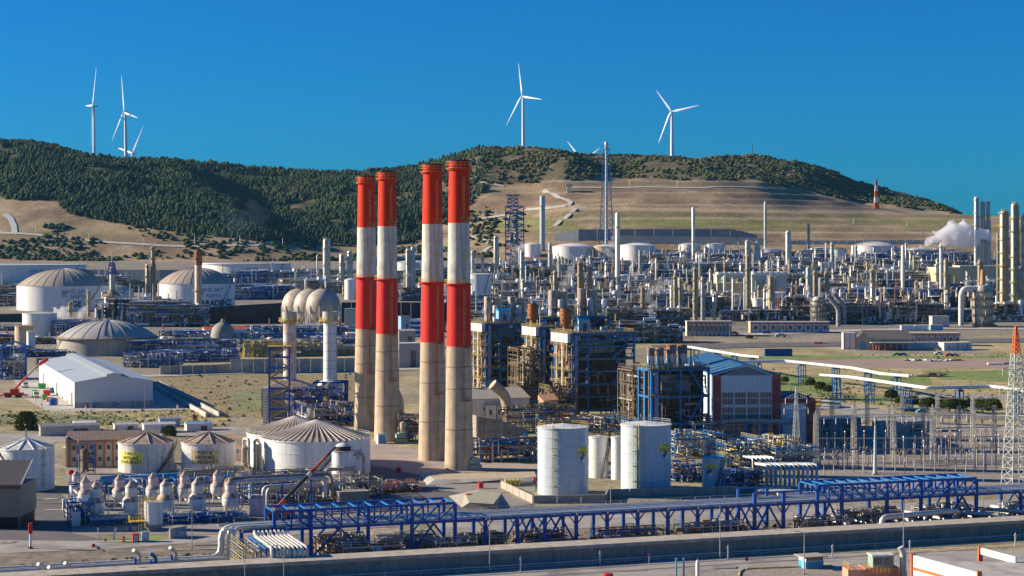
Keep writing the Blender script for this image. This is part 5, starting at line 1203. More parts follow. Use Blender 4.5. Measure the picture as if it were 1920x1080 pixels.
# office building
t = T('office_building', 'two storey beige building with red pilasters and brown sheet roof', 'building', GP(126, 876), GA-.16)
m = MB(); m.box(0, .1, 0, 29, 9, 8.7); m.build('wall', wallbeige, t); m = MB(); m.box(-.5, -.6, 0, 0, 9.6, 9.8); m.build('gable_wall', creamw, t); m = MB(); m.box(-1.6, 3, 0, -.5, 8, 6); m.build('side_porch', wallbeige, t)
m = MB(); m.add([(-.4, -1, 8.8), (29.5, -1, 8.8), (29.5, 7, 11), (-.4, 7, 11), (-.4, -1, 8.5), (29.5, -1, 8.5)], [(0, 1, 2, 3), (4, 5, 1, 0)]); m.build('roof', brownroof, t)
m = MB(); m.box(-.3, -.9, 8.0, 29.4, -.6, 8.49); m.build('fascia', M('red brown fascia', (.35, .12, .07), .7), t)
for k in range(11):
    x = .6+k*2.75; m = MB(); m.box(x, -.35, 0, x+.45, .1, 8.4); m.build('pilaster', M('red pilaster', (.48, .13, .07), .7), t)
    if k < 10:
        for z in (1.6, 5.4): f = MB(); f.box(x+.9, .02, z, x+2.2, .12, z+1.7); fo = f.build('window', whitec, t); g = MB(); g.box(x+1.0, -.02, z+.1, x+2.1, .019, z+1.6); g.build('pane', glass, fo)
# dark shed at the left edge
t = T('dark_shed', 'grey brown sheet metal shed with dark open door at the left edge', 'shed', GP(-60, 992), 0)
m = MB(); m.box(0, 0, 3, 13.2, 16, 11); m.build('wall', M('khaki sheet', (.26, .24, .18), .6, wave=('X', .6, .85)), t); m = MB(); m.add([(-.3, -.5, 11), (13.5, -.5, 11), (13.5, 3, 11.6), (12, 17, 15.5), (-.3, 17, 15.5)], [(0, 1, 2, 3, 4)]); m.build('roof', M('dark ribbed roof', (.10, .09, .08), .6, wave=('X', .5, .7)), t)
m = MB(); m.box(-.1, -.3, 10.2, 13.4, -.001, 11.2); m.build('fascia', M('rust brown fascia', (.16, .08, .06), .7), t); m = MB(); m.box(.2, .5, 0, 13, 15, 2.99); m.build('dark_opening', dark, t); m = MB(); m.beam((13.5, -.4, 11.3), (12.2, 16, 15.6), .35); m.build('verge_trim', pipew, t)
m = MB(); m.box(12.6, -.1, 0, 13.2, .5, 3); m.build('door_post', steeld, t)
# grey vessel and pipes round the big ribbed tanks
t = T('deaerator_vessel', 'upright white vessel with black banded cap before the big ribbed tank', 'vessel', GP(643, 912), GA)
m = MB(); m.lathe(0, 0, [(3.3, 0), (3.3, 10.4)], 24); m.build('shell', white, t, True); m = MB(); m.lathe(0, 0, [(3.5, 10.4), (3.5, 10.75), (.02, 10.8)], 24); m.build('lid', steel, t, True)
m = MB(); m.lathe(0, 0, [(2.3, 10.8), (2.5, 11.6), (2.3, 12.1)], 20); m.build('black_band', black, t, True); m = MB(); m.lathe(0, 0, [(2.35, 12.05), (1.5, 12.7), (.5, 13.0), (.02, 13.0)], 20); m.build('cap', white, t, True)
m = MB(); m.ringrail(0, 0, 6, 3.9, 1.1, 14, .07); m.lathe(0, 0, [(3.3, 5.9), (4, 5.9), (4, 6), (3.3, 6)], 14); m.build('gallery', steel, t)
m = MB(); m.pipe([(3, -1.5, 9.5), (6, -1.5, 9.8), (6, -1.5, 1)], .5, 9, 1.5); m.build('drop_pipe', pipeb, t, True); m = MB(); m.pipe([(-6, -3, 1), (-6, -3, 5.6), (3, -3.6, 5.6), (3, -3.6, 0)], .55, 9, 1.2); m.build('loop_pipe', pipeb, t, True)
t = T('riser_pipes', 'row of grey U shaped riser pipes left of the big ribbed tank', 'pipe bundle', GP(456, 893), GA)
for k, (x, h) in enumerate(((0, 9), (1.8, 11.5), (3.6, 11), (5.4, 10), (7.2, 9.5))): m = MB(); m.pipe([(x, 0, 0), (x, 0, h), (x+(-1.2 if k % 2 else 1.6), 2.2, h), (x+(-1.2 if k % 2 else 1.6), 2.2, 1)], .48, 9, .9); m.build('pipe', pipew if k % 2 else pipeb, t, True)
m = MB(); m.pipe([(8.6, -1, 0), (8.6, -1, 7.5), (14, -1, 7.9), (20, -3, 4.6), (20, -3, 0)], .5, 9, 1.2); m.build('sloping_pipe', pipew, t, True)
t = T('elevated_pipes', 'pair of fat grey pipes bending over and running right above the vessels', 'pipe bundle', GP(433, 962), GA)
for k, (x, z, R_) in enumerate(((0, 8.4, .62), (-1.3, 9.2, .5), (9, 6.6, .45), (10.2, 6.0, .4))): m = MB(); m.pipe([(x, k*.6, 0), (x, k*.6, z), (26+k*2, k*.6+1, z), (26+k*2, k*.6+1, 3 if k < 2 else z)], R_, 10, 1.6); m.build('pipe', pipew if k != 1 else MATS['dark hoop'], t, True)
for x in (6, 14, 22): m = MB(); m.box(x-.2, .3, 0, x+.2, .7, 7.8); m.build('support', blue, t)
for k, (u, v, w, d, h, sd, ml) in enumerate(((455, 950, 20, 10, 7, 41, (blue, pipew, steel)), (560, 945, 20, 11, 6.5, 42, (steeld, pipeb, steel, pipew)), (340, 905, 22, 8, 3.5, 43, (pipeb, pipew, beige)), (640, 935, 12, 9, 5, 44, (steeld, steel, pipeb)), (700, 925, 14, 7, 2.5, 45, (steel, orange, steel)), (470, 925, 22, 9, 5.5, 46, (pipeb, pipew, steeld)))):
    skid('pipe_skid', ['blue framed pipe cluster right of the last treatment vessel', 'yellow railed valve platform beneath the crane boom', 'brown pipes fanning below tank T-407 B', 'valve cluster before the grey concrete box', 'low valves and red pumps left of the rack end', 'brown pipe cluster below the elevated fat pipes'][k], GP(u, v), w, d, h, sd, 80, mats=ml, rr=(.1, .3), frame=blue if k in (0, 2, 5) else steel, rail=yellow if k == 1 else yellowd, vessels=2)
t = T('concrete_box', 'plain grey concrete box wall below the white vessel', 'wall', GP(636, 948), GA); m = MB(); m.box(0, 0, 0, 8.5, 5, 3.6); m.build('wall', concd, t); m = MB(); m.box(-.1, -.1, 3.6, 8.6, 5.1, 3.75); m.build('coping', conc, t)
t = T('small_silo', 'squat rusty capped white vessel under the blue beam', 'vessel', GP(481, 965), GA); m = MB(); m.lathe(0, 0, [(1.9, 0), (1.9, 4.6)], 16); m.build('shell', whiteold, t, True); m = MB(); m.lathe(0, 0, [(1.95, 4.5), (1.2, 5.3), (.02, 5.4)], 16); m.build('rusty_cap', rustw, t, True)
t = T('mobile_crane', 'telescopic crane boom in red, black and white leaning over the pipes', 'crane', GP(524, 972), 0)
a = Vector((0, 0, 3.4)); b = Vector((X(620, 478)-X(524, 490), 2, 18.6)); c0 = a
for k, (f0, f1, w, mt) in enumerate(((0, .10, .95, orange), (.10, .50, .85, M('black boom', (.05, .05, .05), .4)), (.50, .56, .95, white), (.56, .62, .9, red), (.62, .84, .65, orange), (.84, 1.0, .5, MATS['black boom']))): m = MB(); m.beam(a.lerp(b, f0), a.lerp(b, f1), w, w); m.build('boom_section', mt, t)
m = MB(); m.box(-3, -1.2, .8, 4, 1.2, 2.2); m.build('chassis', orange, t); m = MB(); m.box(-1, -1.1, 2.2, 1.4, 1.1, 3.6); m.build('turret', orange, t)
for x in (-2, 0, 2.8):
    for y in (-1.2, 1.2): m = MB(); m.cyl((x, y-.2, .6), (x, y+.2, .6), .6, n=12); m.build('wheel', black, t)
# white roofs and sheds behind the tanks on the left
for (u, v, w, d, h, l, wm, rm) in ((76, 818, 22, 6, 3.6, 'ribbed grey roofed store behind the beige office, left', steel, greyroof), (140, 808, 8, 5, 3, 'white roofed store in the row behind the beige office', white, white), (270, 812, 12, 5, 3.2, 'small white building right behind tank T-403 A', white, whiteold), (350, 808, 10, 5, 2.6, 'low white building with a red flag behind tank T-407 B', white, bluepale), (300, 800, 8, 4, 3, 'pale blue shed beyond the road behind tank T-403 A', bluepale, steel), (215, 806, 9, 4, 2, 'long low white canopy left of the white building', white, whiteold)):
    cabin(u, v, w, d, h, l, wm, rm, cat='shed', name='small_shed', pitch=.7)
t = T('red_flag', 'small red flag above the low white building', 'flag', GP(361, 806, 0)); m = MB(); m.cyl((0, 0, 0), (0, 0, 6), .06, n=5); m.build('pole', steel, t); m = MB(); m.add([(0, 0, 4.6), (1.8, .1, 4.4), (1.8, .1, 5.6), (0, 0, 6), (0, .08, 4.6), (1.8, .18, 4.4), (1.8, .18, 5.6), (0, .08, 6)], [(0, 1, 2, 3), (7, 6, 5, 4)]); m.build('cloth', red, t)
cabin(436, 864, 7, 6, 5.5, 'pinkish shed with low roof left of the big ribbed tanks', M('pink wall', (.55, .35, .3), .8), M('brown gable roof', (.38, .30, .22), .8), cat='shed', name='small_shed', pitch=1.2, win=2)
# sunken basin and ramps right of the chimneys' feet
t = T('sunken_basin', 'sunken concrete basin with sloping sides between road and chimneys', 'basin', (0, 0, 0))
def slab(pts, mt, nm, par, z=None):
    m = MB(); m.add([tuple(p) for p in pts], [tuple(range(len(pts)))]); return m.build(nm, mt, par)
def mound(pts_top, pts_out, par, mt, nm):
    n = len(pts_top)
    for k in range(n):
        k2 = (k+1) % n; slab([pts_out[k], pts_out[k2], pts_top[k2], pts_top[k]], mt, nm, par)
top = [GP(800, 889, 1.2), GP(1002, 884, 1.2), GP(1006, 895, 1.2), GP(815, 899, 1.2)]; out = [GP(786, 893), GP(1012, 886), GP(1016, 900), GP(800, 910)]
mound(top, out, t, concl, 'bank'); slab(top, M('sandy berm', (.5, .4, .26), .9), 'berm_top', t)
slab([GP(815, 905, .12), GP(1004, 900, .12), GP(1004, 922, .12), GP(880, 926, .12), GP(820, 918, .12)], concd, 'basin_floor', t)
top = [GP(872, 925, 1.6), GP(900, 921, 1.6), GP(940, 925, 1.6), GP(925, 945, 1.6), GP(880, 942, 1.6)]; out = [GP(840, 930), GP(895, 918), GP(1000, 945), GP(930, 955), GP(865, 952)]
mound(top, out, t, conc, 'bank'); slab(top, M('mossy concrete', (.36, .35, .24), .9), 'berm_top', t)
t = T('yellow_valves', 'cluster of yellow valves with a white pipe ending in a red flange', 'valve group', GP(946, 912), GA)
m = MB(); m.pipe([(0, 0, 1.4), (9, 0, 1.4)], .6, 10); m.build('pipe', white, t, True); m = MB(); m.cyl((9, 0, 1.4), (9.5, 0, 1.4), .8, n=12); m.build('red_flange', red, t)
for k in range(4): m = MB(); x = .4+k*1.3; m.cyl((x, -.6, 0), (x, -.6, 2.2), .28, n=8); m.cyl((x-.5, -.6, 1.5), (x+.5, -.6, 1.5), .4, n=8); m.build('valve', yellow, t)
# ------------------------------------------------------------------ warehouse and its yard
t = T('warehouse', 'long white warehouse with pale grey roof and raised ridge strip', 'warehouse', (-194, 828, 0), GA)
W_, L_, HE, HR = 34.5, 168, 11.4, 14.2
wm = M('warehouse panel', (.56, .60, .62), .6, var=.03, wave=('X', .35, .97)); rm = M('warehouse roof sheet', (.44, .49, .52), .55, .1, var=.06, wave=('Y', .12, .93))
m = MB(); m.add([(0, 0, 2.4), (W_, 0, 2.4), (W_, 0, HE), (W_/2, 0, HR), (0, 0, HE)], [(0, 1, 2, 3, 4)]); m.add([(W_, 0, 2.4), (W_, L_, 2.4), (W_, L_, HE), (W_, 0, HE)], [(0, 1, 2, 3)]); m.add([(0, L_, 2.4), (0, L_, HE), (W_/2, L_, HR), (W_, L_, HE), (W_, L_, 2.4)], [(0, 1, 2, 3, 4)]); m.build('wall', wm, t)
m = MB(); m.box(0, .1, 1.2, .15, L_-.1, HE-.05); m.build('side_wall', white, t)
m = MB(); m.box(.12, .12, 0, W_-.12, L_-.12, 2.39); m.build('base_wall', concl, t)
for sx, (a, b) in enumerate((((-.3, HE-.05), (W_/2-3.2, HR-.5)), ((W_/2+3.2, HR-.5), (W_+.3, HE-.05)))):
    m = MB(); m.add([(a[0], -.3, a[1]+.08), (b[0], -.3, b[1]+.08), (b[0], L_+.3, b[1]+.08), (a[0], L_+.3, a[1]+.08)], [(0, 1, 2, 3)]); m.build('roof_slope', rm, t)
m = MB(); m.box(W_/2-3.3, -.35, HR-.75, W_/2-3.1, L_+.3, HR+.5); m.box(W_/2+3.1, -.35, HR-.75, W_/2+3.3, L_+.3, HR+.5); m.build('ridge_side', M('ridge grey', (.2, .22, .24), .6), t)
m = MB(); m.add([(W_/2-3.5, -.4, HR+.5), (W_/2, -.4, HR+1.1), (W_/2, L_+.3, HR+1.1), (W_/2-3.5, L_+.3, HR+.5), (W_/2+3.5, -.4, HR+.5), (W_/2+3.5, L_+.3, HR+.5)], [(0, 1, 2, 3), (1, 4, 5, 2)]); m.build('ridge_roof', rm, t)
m = MB(); m.add([(W_/2-3.3, -.2, HR-.6), (W_/2+3.3, -.2, HR-.6), (W_/2+3.3, -.2, HR+.5), (W_/2, -.2, HR+1.05), (W_/2-3.3, -.2, HR+.5)], [(0, 1, 2, 3, 4)]); m.build('ridge_gable', wm, t)
for k in range(5): m = MB(); x = .3+k*8.3; m.box(x, -.08, 0, x+.4, 0, 2.6); m.build('blue_column', blue2, t)
for k in range(7): m = MB(); y = 8+k*22; m.box(-.12, y, 0, -.001, y+1.2 if k % 3 else y+6, 4 if k % 3 else 6); m.build('door', M('side door', (.10, .17, .16), .6), t)
m = MB(); m.box(-.12, -.12, 0, .2, .2, HE); m.build('corner_trim', white, t)
def truck(u, v, label, body, a=GA, name='truck', cat='truck'):
    t = T(name, label, cat, GP(u, v), a)
    m = MB(); m.box(-1.25, 0, .9, 1.25, 2.2, 3.2); m.build('cab', white, t); m = MB(); m.box(-1.1, -.06, 2.0, 1.1, 0, 2.9); m.build('windscreen', glass, t)
    m = MB(); m.box(-1.25, 2.4, 1.0, 1.25, 9, 3.4); m.build('cargo_body', body, t); m = MB(); m.box(-1, 0, .5, 1, 9, .95); m.build('chassis', steeld, t)
    for y in (1, 6, 7.6):
        for x in (-1.15, 1.15): m = MB(); m.cyl((x-.15, y, .5), (x+.15, y, .5), .5, n=10); m.build('wheel', black, t)
    for x in (-.8, .8): m = MB(); m.box(x-.2, -.05, 1.1, x+.2, 0, 1.35); m.build('headlight', whiteold, t)
truck(48, 728, 'white truck parked farther back beside the warehouse, right of the crane', bluepale); truck(68, 747, 'white truck with green body facing the viewer by the warehouse', green)
t = T('truck_crane', 'red truck crane with spread outriggers left of the warehouse', 'crane', GP(28, 745), 0)
m = MB(); m.box(-5, -1.4, 1.0, 4, 1.4, 2.2); m.build('chassis', red, t); m = MB(); m.box(-2, -1.3, 2.2, 2, 1.3, 4); m.build('turret', red, t)
for (x, y) in ((-7.5, -2.5), (6, -2.5), (-7, 3), (5.5, 3)): m = MB(); m.beam((x*.4, 0, 1.3), (x, y, 1.0), .5); m.beam((x, y, 0), (x, y, 1.2), .35); m.build('outrigger', red, t)
m = MB(); m.beam((0, 0, 4), (4.5, 4, 9.5), .9); m.build('lower_boom', red, t); m = MB(); m.beam((4.5, 4, 9.5), (10.5, 12, 17), .6); m.build('upper_boom', M('grey boom', (.2, .19, .19), .5), t); m = MB(); m.beam((9, 10, 15), (12, 14, 17.5), .9, 1.6); m.build('boom_head', red, t)
for x in (-4, -2.5, 1, 2.5):
    for y in (-1.3, 1.3): m = MB(); m.cyl((x, y-.2, .6), (x, y+.2, .6), .6, n=10); m.build('wheel', black, t)
for (u, v, w, h, mt, l) in ((79, 729, 4.0, 2.6, green, 'green skip with red load beside the long warehouse wall'), (88, 742, 3.4, 2.6, red, 'red skip on the warehouse apron'), (99, 737, 2.8, 2.6, blue2, 'blue skip against the warehouse wall'), (84, 750, 2.2, 2.4, green, 'low green skip before the red skip'), (92, 753, 2.6, 1.6, orange, 'orange crate before the red skip'), (82, 718, 3.2, 1.4, orange, 'orange bin by the warehouse wall, farthest back')):
    t = T('waste_skip', l, 'skip', GP(u, v), GA); m = MB(); m.add([(-w/2*.85, 0, 0), (w/2*.85, 0, 0), (w/2, -.2, h), (-w/2, -.2, h), (-w/2*.85, 3, 0), (w/2*.85, 3, 0), (w/2, 3.2, h), (-w/2, 3.2, h)], [(0, 1, 2, 3), (1, 5, 6, 2), (5, 4, 7, 6), (4, 0, 3, 7), (0, 4, 5, 1)]); m.build('shell', mt, t); m = MB(); m.box(-w/2+.1, 0, h-.5, w/2-.1, 3, h-.1); m.build('load', red if mt == green else steeld, t)
t = T('round_container', 'dark blue round container on the warehouse apron', 'container', GP(100, 760)); m = MB(); m.lathe(0, 0, [(2.0, 0), (2.0, 3), (1.8, 3.2), (.02, 3.2)], 18); m.build('shell', blue, t, True); m = MB(); m.lathe(0, 0, [(2.05, 2.7), (2.1, 2.9), (2.05, 3.05)], 18); m.build('rim', steeld, t)
for k, (u, v) in enumerate(((66, 752), (78, 765), (161, 768), (222, 763), (270, 764), (333, 766))):
    t = T('barrier', ['red and white barrier at the left edge of the warehouse apron', 'low red hydrant pair at the apron corner', 'red and white hydrant below the warehouse front, left', 'red block below the warehouse front, middle', 'red and white hydrant below the warehouse front, right', 'red and white barrier at the right end of the apron'][k], 'hydrant', GP(u, v)); m = MB(); m.cyl((0, 0, 0), (0, 0, 1.3), .35, n=8); m.build('body', white, t); m = MB(); m.cyl((0, 0, 1.3), (0, 0, 1.9), .5, .3, 8); m.build('red_top', red, t)
# concrete channel running down right of the warehouse
t = T('concrete_channel', 'straight concrete channel with raised walls right of the warehouse', 'channel', GP(300, 722), 0)
o_ = GP(300, 722); b_ = GP(412, 782)-o_; n_ = Vector((b_.y, -b_.x, 0)).normalized()
for k in range(12):
    a = b_*(k/12); b = b_*((k+1)/12-.004)
    for off, hh, th in ((0, 2.0, .7), (5.5, 2.0, .7)): m = MB(); m.beam(a+n_*off+Vector((0, 0, hh/2)), b+n_*off+Vector((0, 0, hh/2)), th, hh); m.build('wall_panel', concl, t)
    m = MB(); c = (a+b)/2+n_*2.75; m.beam(a+n_*2.75+Vector((0, 0, .15)), b+n_*2.75+Vector((0, 0, .15)), 4.8, .3); m.build('channel_floor', conc, t)

# ------------------------------------------------------------------ left middle ground
tF, R, H = tank('domed_tank', 'grey domed tank with dark walkway ring behind the warehouse', 109, 293, 636, 668, 11.5, M('stained grey shell', (.44, .40, .34), .7, var=.12, streak=.4), M('grey dome', (.40, .38, .35), .7, var=.1, scale=.2), seg=64, dome=True, railm=yellow, rings=1, flat=True, ribs=20, stair=(radians(-140), radians(-165)))
m = MB(); m.lathe(0, 0, [(R, H-.7), (R+1.6, H-.6), (R+1.6, H), (R-.2, H)], 64); m.build('walkway_ring', steeld, tF)
m = MB(); m.lathe(0, 0, [(2.2, H+11.3), (2.2, H+12), (.1, H+12.2)], 12); m.ringrail(0, 0, H+11.6, 2.4, 1.2, 10, .12); m.build('top_platform', steel, tF)
m = MB()
for j in range(10):
    f0 = .9-j*.085; f1 = f0-.085; a = radians(-82)
    zf = lambda f: H+11.5*(1-f*f)+.5
    m.beam((cos(a)*R*f0, sin(a)*R*f0, zf(f0)), (cos(a)*R*f1, sin(a)*R*f1, zf(f1)), .9, .3)
m.build('roof_stair', steel, tF)
tank('storage_tank', 'rusty brown tank beside the dark steel portal at the left edge', 28, 62, 612, 658, .8, beige, rusty, railm=yellowd, seg=24, rings=1)
tank('storage_tank', 'slim white tank with yellow top railing right of the rusty brown tank', 50, 66, 622, 668, .8, white, yellowd, railm=yellow, seg=20, rings=1)
tank('storage_tank', 'white square looking tank with rust at the rim left of the steam', 43, 106, 588, 640, 1.0, white, whiteold, railm=yellowd, seg=40, rings=1, flat=True)
t = T('steel_portal', 'dark blue gabled steel portal frame at the left edge', 'steel frame', GP(4, 712), GA)
for x in (0, 12.5): m = MB(); m.box(x-.5, -.5, 0, x+.5, .5, 18); m.build('column', blue, t)
m = MB(); m.beam((-.6, 0, 18), (6.2, 0, 20.6), 1.2, 1); m.build('rafter', blue2, t); m = MB(); m.beam((13.1, 0, 18), (6.2, 0, 20.6), 1.2, 1); m.build('rafter', blue2, t); m = MB(); m.beam((0, 0, 16.5), (12.5, 0, 16.5), .5); m.build('tie_beam', blue, t)
m = MB(); m.cyl((6.2, 0, 0), (6.2, 0, 20), .25, n=6); m.build('centre_pole', steel, t)
for k, (u, v, w, d, h, sd, nm) in enumerate(((0, 712, 14, 12, 12, 101, 'dark tangle of pipes inside the blue gabled portal'), (70, 690, 30, 12, 5, 102, 'low blue pipe rack behind the warehouse left end'), (235, 690, 34, 14, 9, 103, 'blue pipe rack with white loops right of the domed tank'),
        (300, 680, 50, 12, 7, 104, 'long blue pipe rack along the road behind the warehouse'), (240, 668, 60, 14, 10, 105, 'blue pipe rack with yellow post touching the domed tank'), (330, 648, 70, 16, 9, 106, 'far blue pipe rack below the rusty striped stack'), (450, 670, 60, 12, 10, 107, 'yellow valve platform rack above the concrete basin wall'),
        (460, 645, 60, 14, 7, 108, 'blue pipe rack behind the white flue stacks'), (590, 650, 40, 14, 7, 109, 'blue pipe rack between flue stack and chimneys'), (570, 668, 45, 10, 6, 110, 'yellow railed pipes on the basin wall beside the flue stack'), (400, 662, 26, 10, 8, 111, 'rack with grey tank and pipes above the curved pond'), (100, 632, 30, 14, 12, 112, 'dark structure with red column left of the domed tank'))):
    p = Vector(hit(u, v)); skid('pipe_rack_unit', nm, p, w, d, h, sd, 150, mats=(blue, white, pipew, blue2, steeld, white, steel) if k not in (6, 9) else (yellow, pipew, steel, yellowd), rr=(.15, .5), frame=blue if k not in (0,) else steeld, rail=yellow if k in (6, 9, 4) else None, vessels=3, floors=2, vm=[white, silver, steel])
# basin wall
wallthing('basin_wall', 'long blue grey concrete basin wall below the yellow valve platform', [GP(432, 700), GP(668, 697)], 8.0, 1.0, concl)
wallthing('pond_wall', 'curved concrete pond wall behind the warehouse', [GP(300, 703), GP(340, 702), GP(405, 700), GP(432, 698)], 5, .8, conc)
t = T('domed_vessel', 'squat grey domed vessel standing before the red framed building', 'vessel', GP(418, 650, 2)); m = MB(); m.lathe(0, 0, [(8.6, -2), (8.6, 9), (7.5, 13), (4.5, 16), (1.2, 17.5), (1.2, 19.5), (.02, 19.5)], 20); m.build('shell', M('grey brown vessel', (.30, .27, .23), .7), t, True); m = MB(); m.ringrail(0, 0, 17, 2, 1.2, 8, .15); m.build('railing', steel, t)
cabin(384, 640, 32, 12, 9, 'red framed white building behind the grey domed vessel', white, orange, cat='building', name='pump_house', pitch=2, win=4)
cabin(380, 622, 30, 10, 4, 'small red roofed building above the red framed building', M('pinkish wall', (.6, .35, .28), .8), orange, cat='building', name='pump_house', pitch=1)
cabin(549, 636, 15, 8, 7.6, 'dark brown hall below the storage spheres', M('dark brown wall', (.16, .13, .11), .8), whiteold, cat='building', name='small_hall', pitch=1); cabin(577, 634, 14, 8, 8, 'pale blue white building next to the dark brown hall', M('pale wall', (.52, .56, .58), .8), steel, cat='building', name='small_hall', pitch=1)
cabin(651, 640, 8, 6, 6, 'small orange brick house left of the farthest chimney', brick, white, cat='building', name='small_hall', pitch=1)
t = T('cooling_tower', 'pale louvred cooling tower left of the farthest chimney', 'cooling tower', Vector(hit(646, 624)), 0); m = MB(); m.box(0, 0, 0, 15, 8, 19); m.build('wall', concl, t)
for k in range(12): m = MB(); m.box(-.2, -.5, 1+k*1.45, 15.2, -.01, 1.9+k*1.45); m.build('louvre', creamw, t)
cabin(748, 655, 12, 8, 13, 'tall plain beige store between the chimney pairs', M('mauve beige wall', (.42, .36, .33), .8), M('pale roof', (.5, .47, .42), .7), cat='building', name='small_hall', pitch=1)
cabin(748, 690, 13, 9, 14.5, 'white sided box building between the chimney pairs', M('mauve beige wall', (.42, .36, .33), .8), whiteold, cat='building', name='small_hall', pitch=.5)
t = T('office_block', 'office block with blue window bands between the chimney pairs', 'building', GP(768, 640), 0); m = MB(); m.box(0, 0, 0, 12, 10, 17); m.build('wall', white, t)
for k in range(4): m = MB(); m.box(.4, -.2, 2+k*3.6, 11.6, -.01, 4.2+k*3.6); m.build('window_band', blue, t)
cabin(752, 640, 7, 8, 19, 'narrow pale slab building left of the blue banded office block', bluepale, steeld, cat='building', name='small_hall', pitch=.5)

# ------------------------------------------------------------------ heat recovery units: stair tower and flue stacks
t = T('stair_tower', 'tall blue steel stair tower with yellow zigzag stairs', 'stair tower', GP(505, 806), .12)
hT = 32.5
for (x, y) in ((0, 0), (7.8, 0), (0, 5), (7.8, 5)): m = MB(); m.box(x-.35, y-.35, 0, x+.35, y+.35, hT); m.build('column', blue, t)
for k in range(8):
    z = hT*(k+1)/8; z0 = hT*k/8
    m = MB(); m.box(.36, -.25, z-.5, 7.44, .25, z); m.build('beam', blue, t); m = MB(); m.box(.36, 4.75, z-.5, 7.44, 5.25, z); m.build('beam', blue, t)
    m = MB(); a, b = ((.4, 7.4) if k % 2 else (7.4, .4)); m.beam((a, .0, z0+.2), (b, .0, z-.6), .28); m.build('brace', blue, t)
    m = MB(); m.beam((a, 1.2, z0), (b, 1.2, z), .12, .45); m.beam((a, 2.4, z0), (b, 2.4, z), .12, .45); m.beam((a, 1.2, z0+1.1), (b, 1.2, z+1.1), .12); m.beam((b-1, .3, z-.1), (b+.8, .3, z-.1), 1.4, .1); m.rail((b-1.2, .2, z), (b+1, .2, z), 1.2, .8, .1); m.build('stair_flight', yellow, t)
m = MB(); m.rail((-.8, -.4, hT), (8.6, -.4, hT), 1.3, 1, .12); m.rail((-.8, 5.2, hT), (8.6, 5.2, hT), 1.3, 1, .12); m.box(-.8, -.5, hT, 8.6, 5.4, hT+.15); m.build('top_platform', yellow, t)
def flue(u, vt, vb, w, d, label, rust_=False):
    x, z1, z0 = X(u, d), Zv(vt, d), Zv(vb, d); t = T('flue_stack', label, 'exhaust stack', (x, d, 0)); R_ = S(w, d)/2
    m = MB(); m.lathe(0, 0, [(R_, z0), (R_, z1-3)], 24); m.build('shell', M('patched stack', (.62, .58, .52), .6, var=.1, rust=.35, rustcol=(.5, .18, .05)) if rust_ else white, t, True)
    m = MB(); m.lathe(0, 0, [(R_*1.14, z1-3.6), (R_*1.16, z1), (R_*.95, z1), (R_*.95, z1-1), (.02, z1-1)], 24); m.build('silencer_collar', M('grey green collar', (.42, .45, .38), .6, streak=.4), t, True)
    for k in range(7): zz = z0+(z1-4-z0)*(k+.5)/7; m = MB(); m.lathe(0, 0, [(R_*.99, zz-.12), (R_*1.03, zz-.1), (R_*1.03, zz+.1), (R_*.99, zz+.12)], 24); m.build('weld_seam', steel, t)
    m = MB(); m.ringrail(0, 0, z1-4, R_*1.7, 1.3, 12, .14); m.lathe(0, 0, [(R_, z1-4.1), (R_*1.75, z1-4.1), (R_*1.75, z1-3.9), (R_, z1-3.9)], 16); m.build('gallery', yellow, t)
    m = MB(); m.ladder(R_*1.05, -R_*.3, z0, z1-3, 1.2, .7, .12); m.build('ladder', steel, t)
    return t, R_, z0
t, R_, z0 = flue(543, 584, 712, 24, 790, 'white flue stack with rusty patches behind the blue stair tower', True)
m = MB(); m.add([(-11, -7, 12), (12, -7, 12), (12, 9, 12), (-11, 9, 12), (-R_, -R_, z0), (R_, -R_, z0), (R_, R_, z0), (-R_, R_, z0)], [(0, 1, 5, 4), (1, 2, 6, 5), (2, 3, 7, 6), (3, 0, 4, 7)]); m.build('tapered_duct', M('brown boiler casing', (.34, .28, .22), .7, streak=.4, var=.2), t)
m = MB(); m.box(-11, -7, 0, 12, 9, 11.99); m.build('boiler_casing', MATS['brown boiler casing'], t)
for k in range(9): m = MB(); m.box(-11+k*2.8, -7.3, .5, -10.7+k*2.8, -7.01, 11.9); m.build('stiffener', steel, t)
t, R_, z0 = flue(619, 584, 715, 25, 800, 'plain white flue stack above the blue frame, left of the chimneys')
m = MB(); m.lathe(0, 0, [(5.5, 8), (5.5, 12.3), (4.4, 14), (R_, z0+.3)], 20); m.build('round_duct', whiteold, t, True)
for (x, y) in ((-6.5, -4), (6.8, -4), (-6.5, 6), (6.8, 6)): m = MB(); m.box(x-.4, y-.4, 0, x+.4, y+.4, 14); m.build('frame_column', blue, t)
for z in (14, 7.5): m = MB(); m.box(-7, -4.4, z-.7, 7.3, -3.8, z); m.build('frame_beam', blue, t); m = MB(); m.box(-7, 5.8, z-.7, 7.3, 6.4, z); m.build('frame_beam', blue, t)
m = MB(); m.box(-5, -3, 0, 5, 5, 7); m.build('lower_casing', steeld, t)
skid('pipe_rack_unit', 'low dark blue plant roof with round fans left of the chimneys', GP(575, 800), 24, 18, 8, 113, 110, mats=(blue, steel, pipew, steeld), frame=blue, rail=steel, vessels=4, rr=(.15, .5)); skid('pipe_rack_unit', 'dark pipes and cabins between stair tower and flue frame', GP(548, 790), 22, 14, 13, 114, 70, mats=(blue, steeld, pipeb), frame=blue, rail=yellow, vessels=2, floors=2, rr=(.2, .6))
t = T('white_stair_mast', 'narrow white ribbed shaft left of the blue stair tower', 'shaft', GP(497, 806)); m = MB(); m.box(-.8, 0, 0, .9, 2, 16.5); m.build('shaft', white, t)
for k in range(14): m = MB(); m.box(-1, -.3, .6+k*1.12, 1.1, -.01, 1.0+k*1.12); m.build('rung', steel, t)

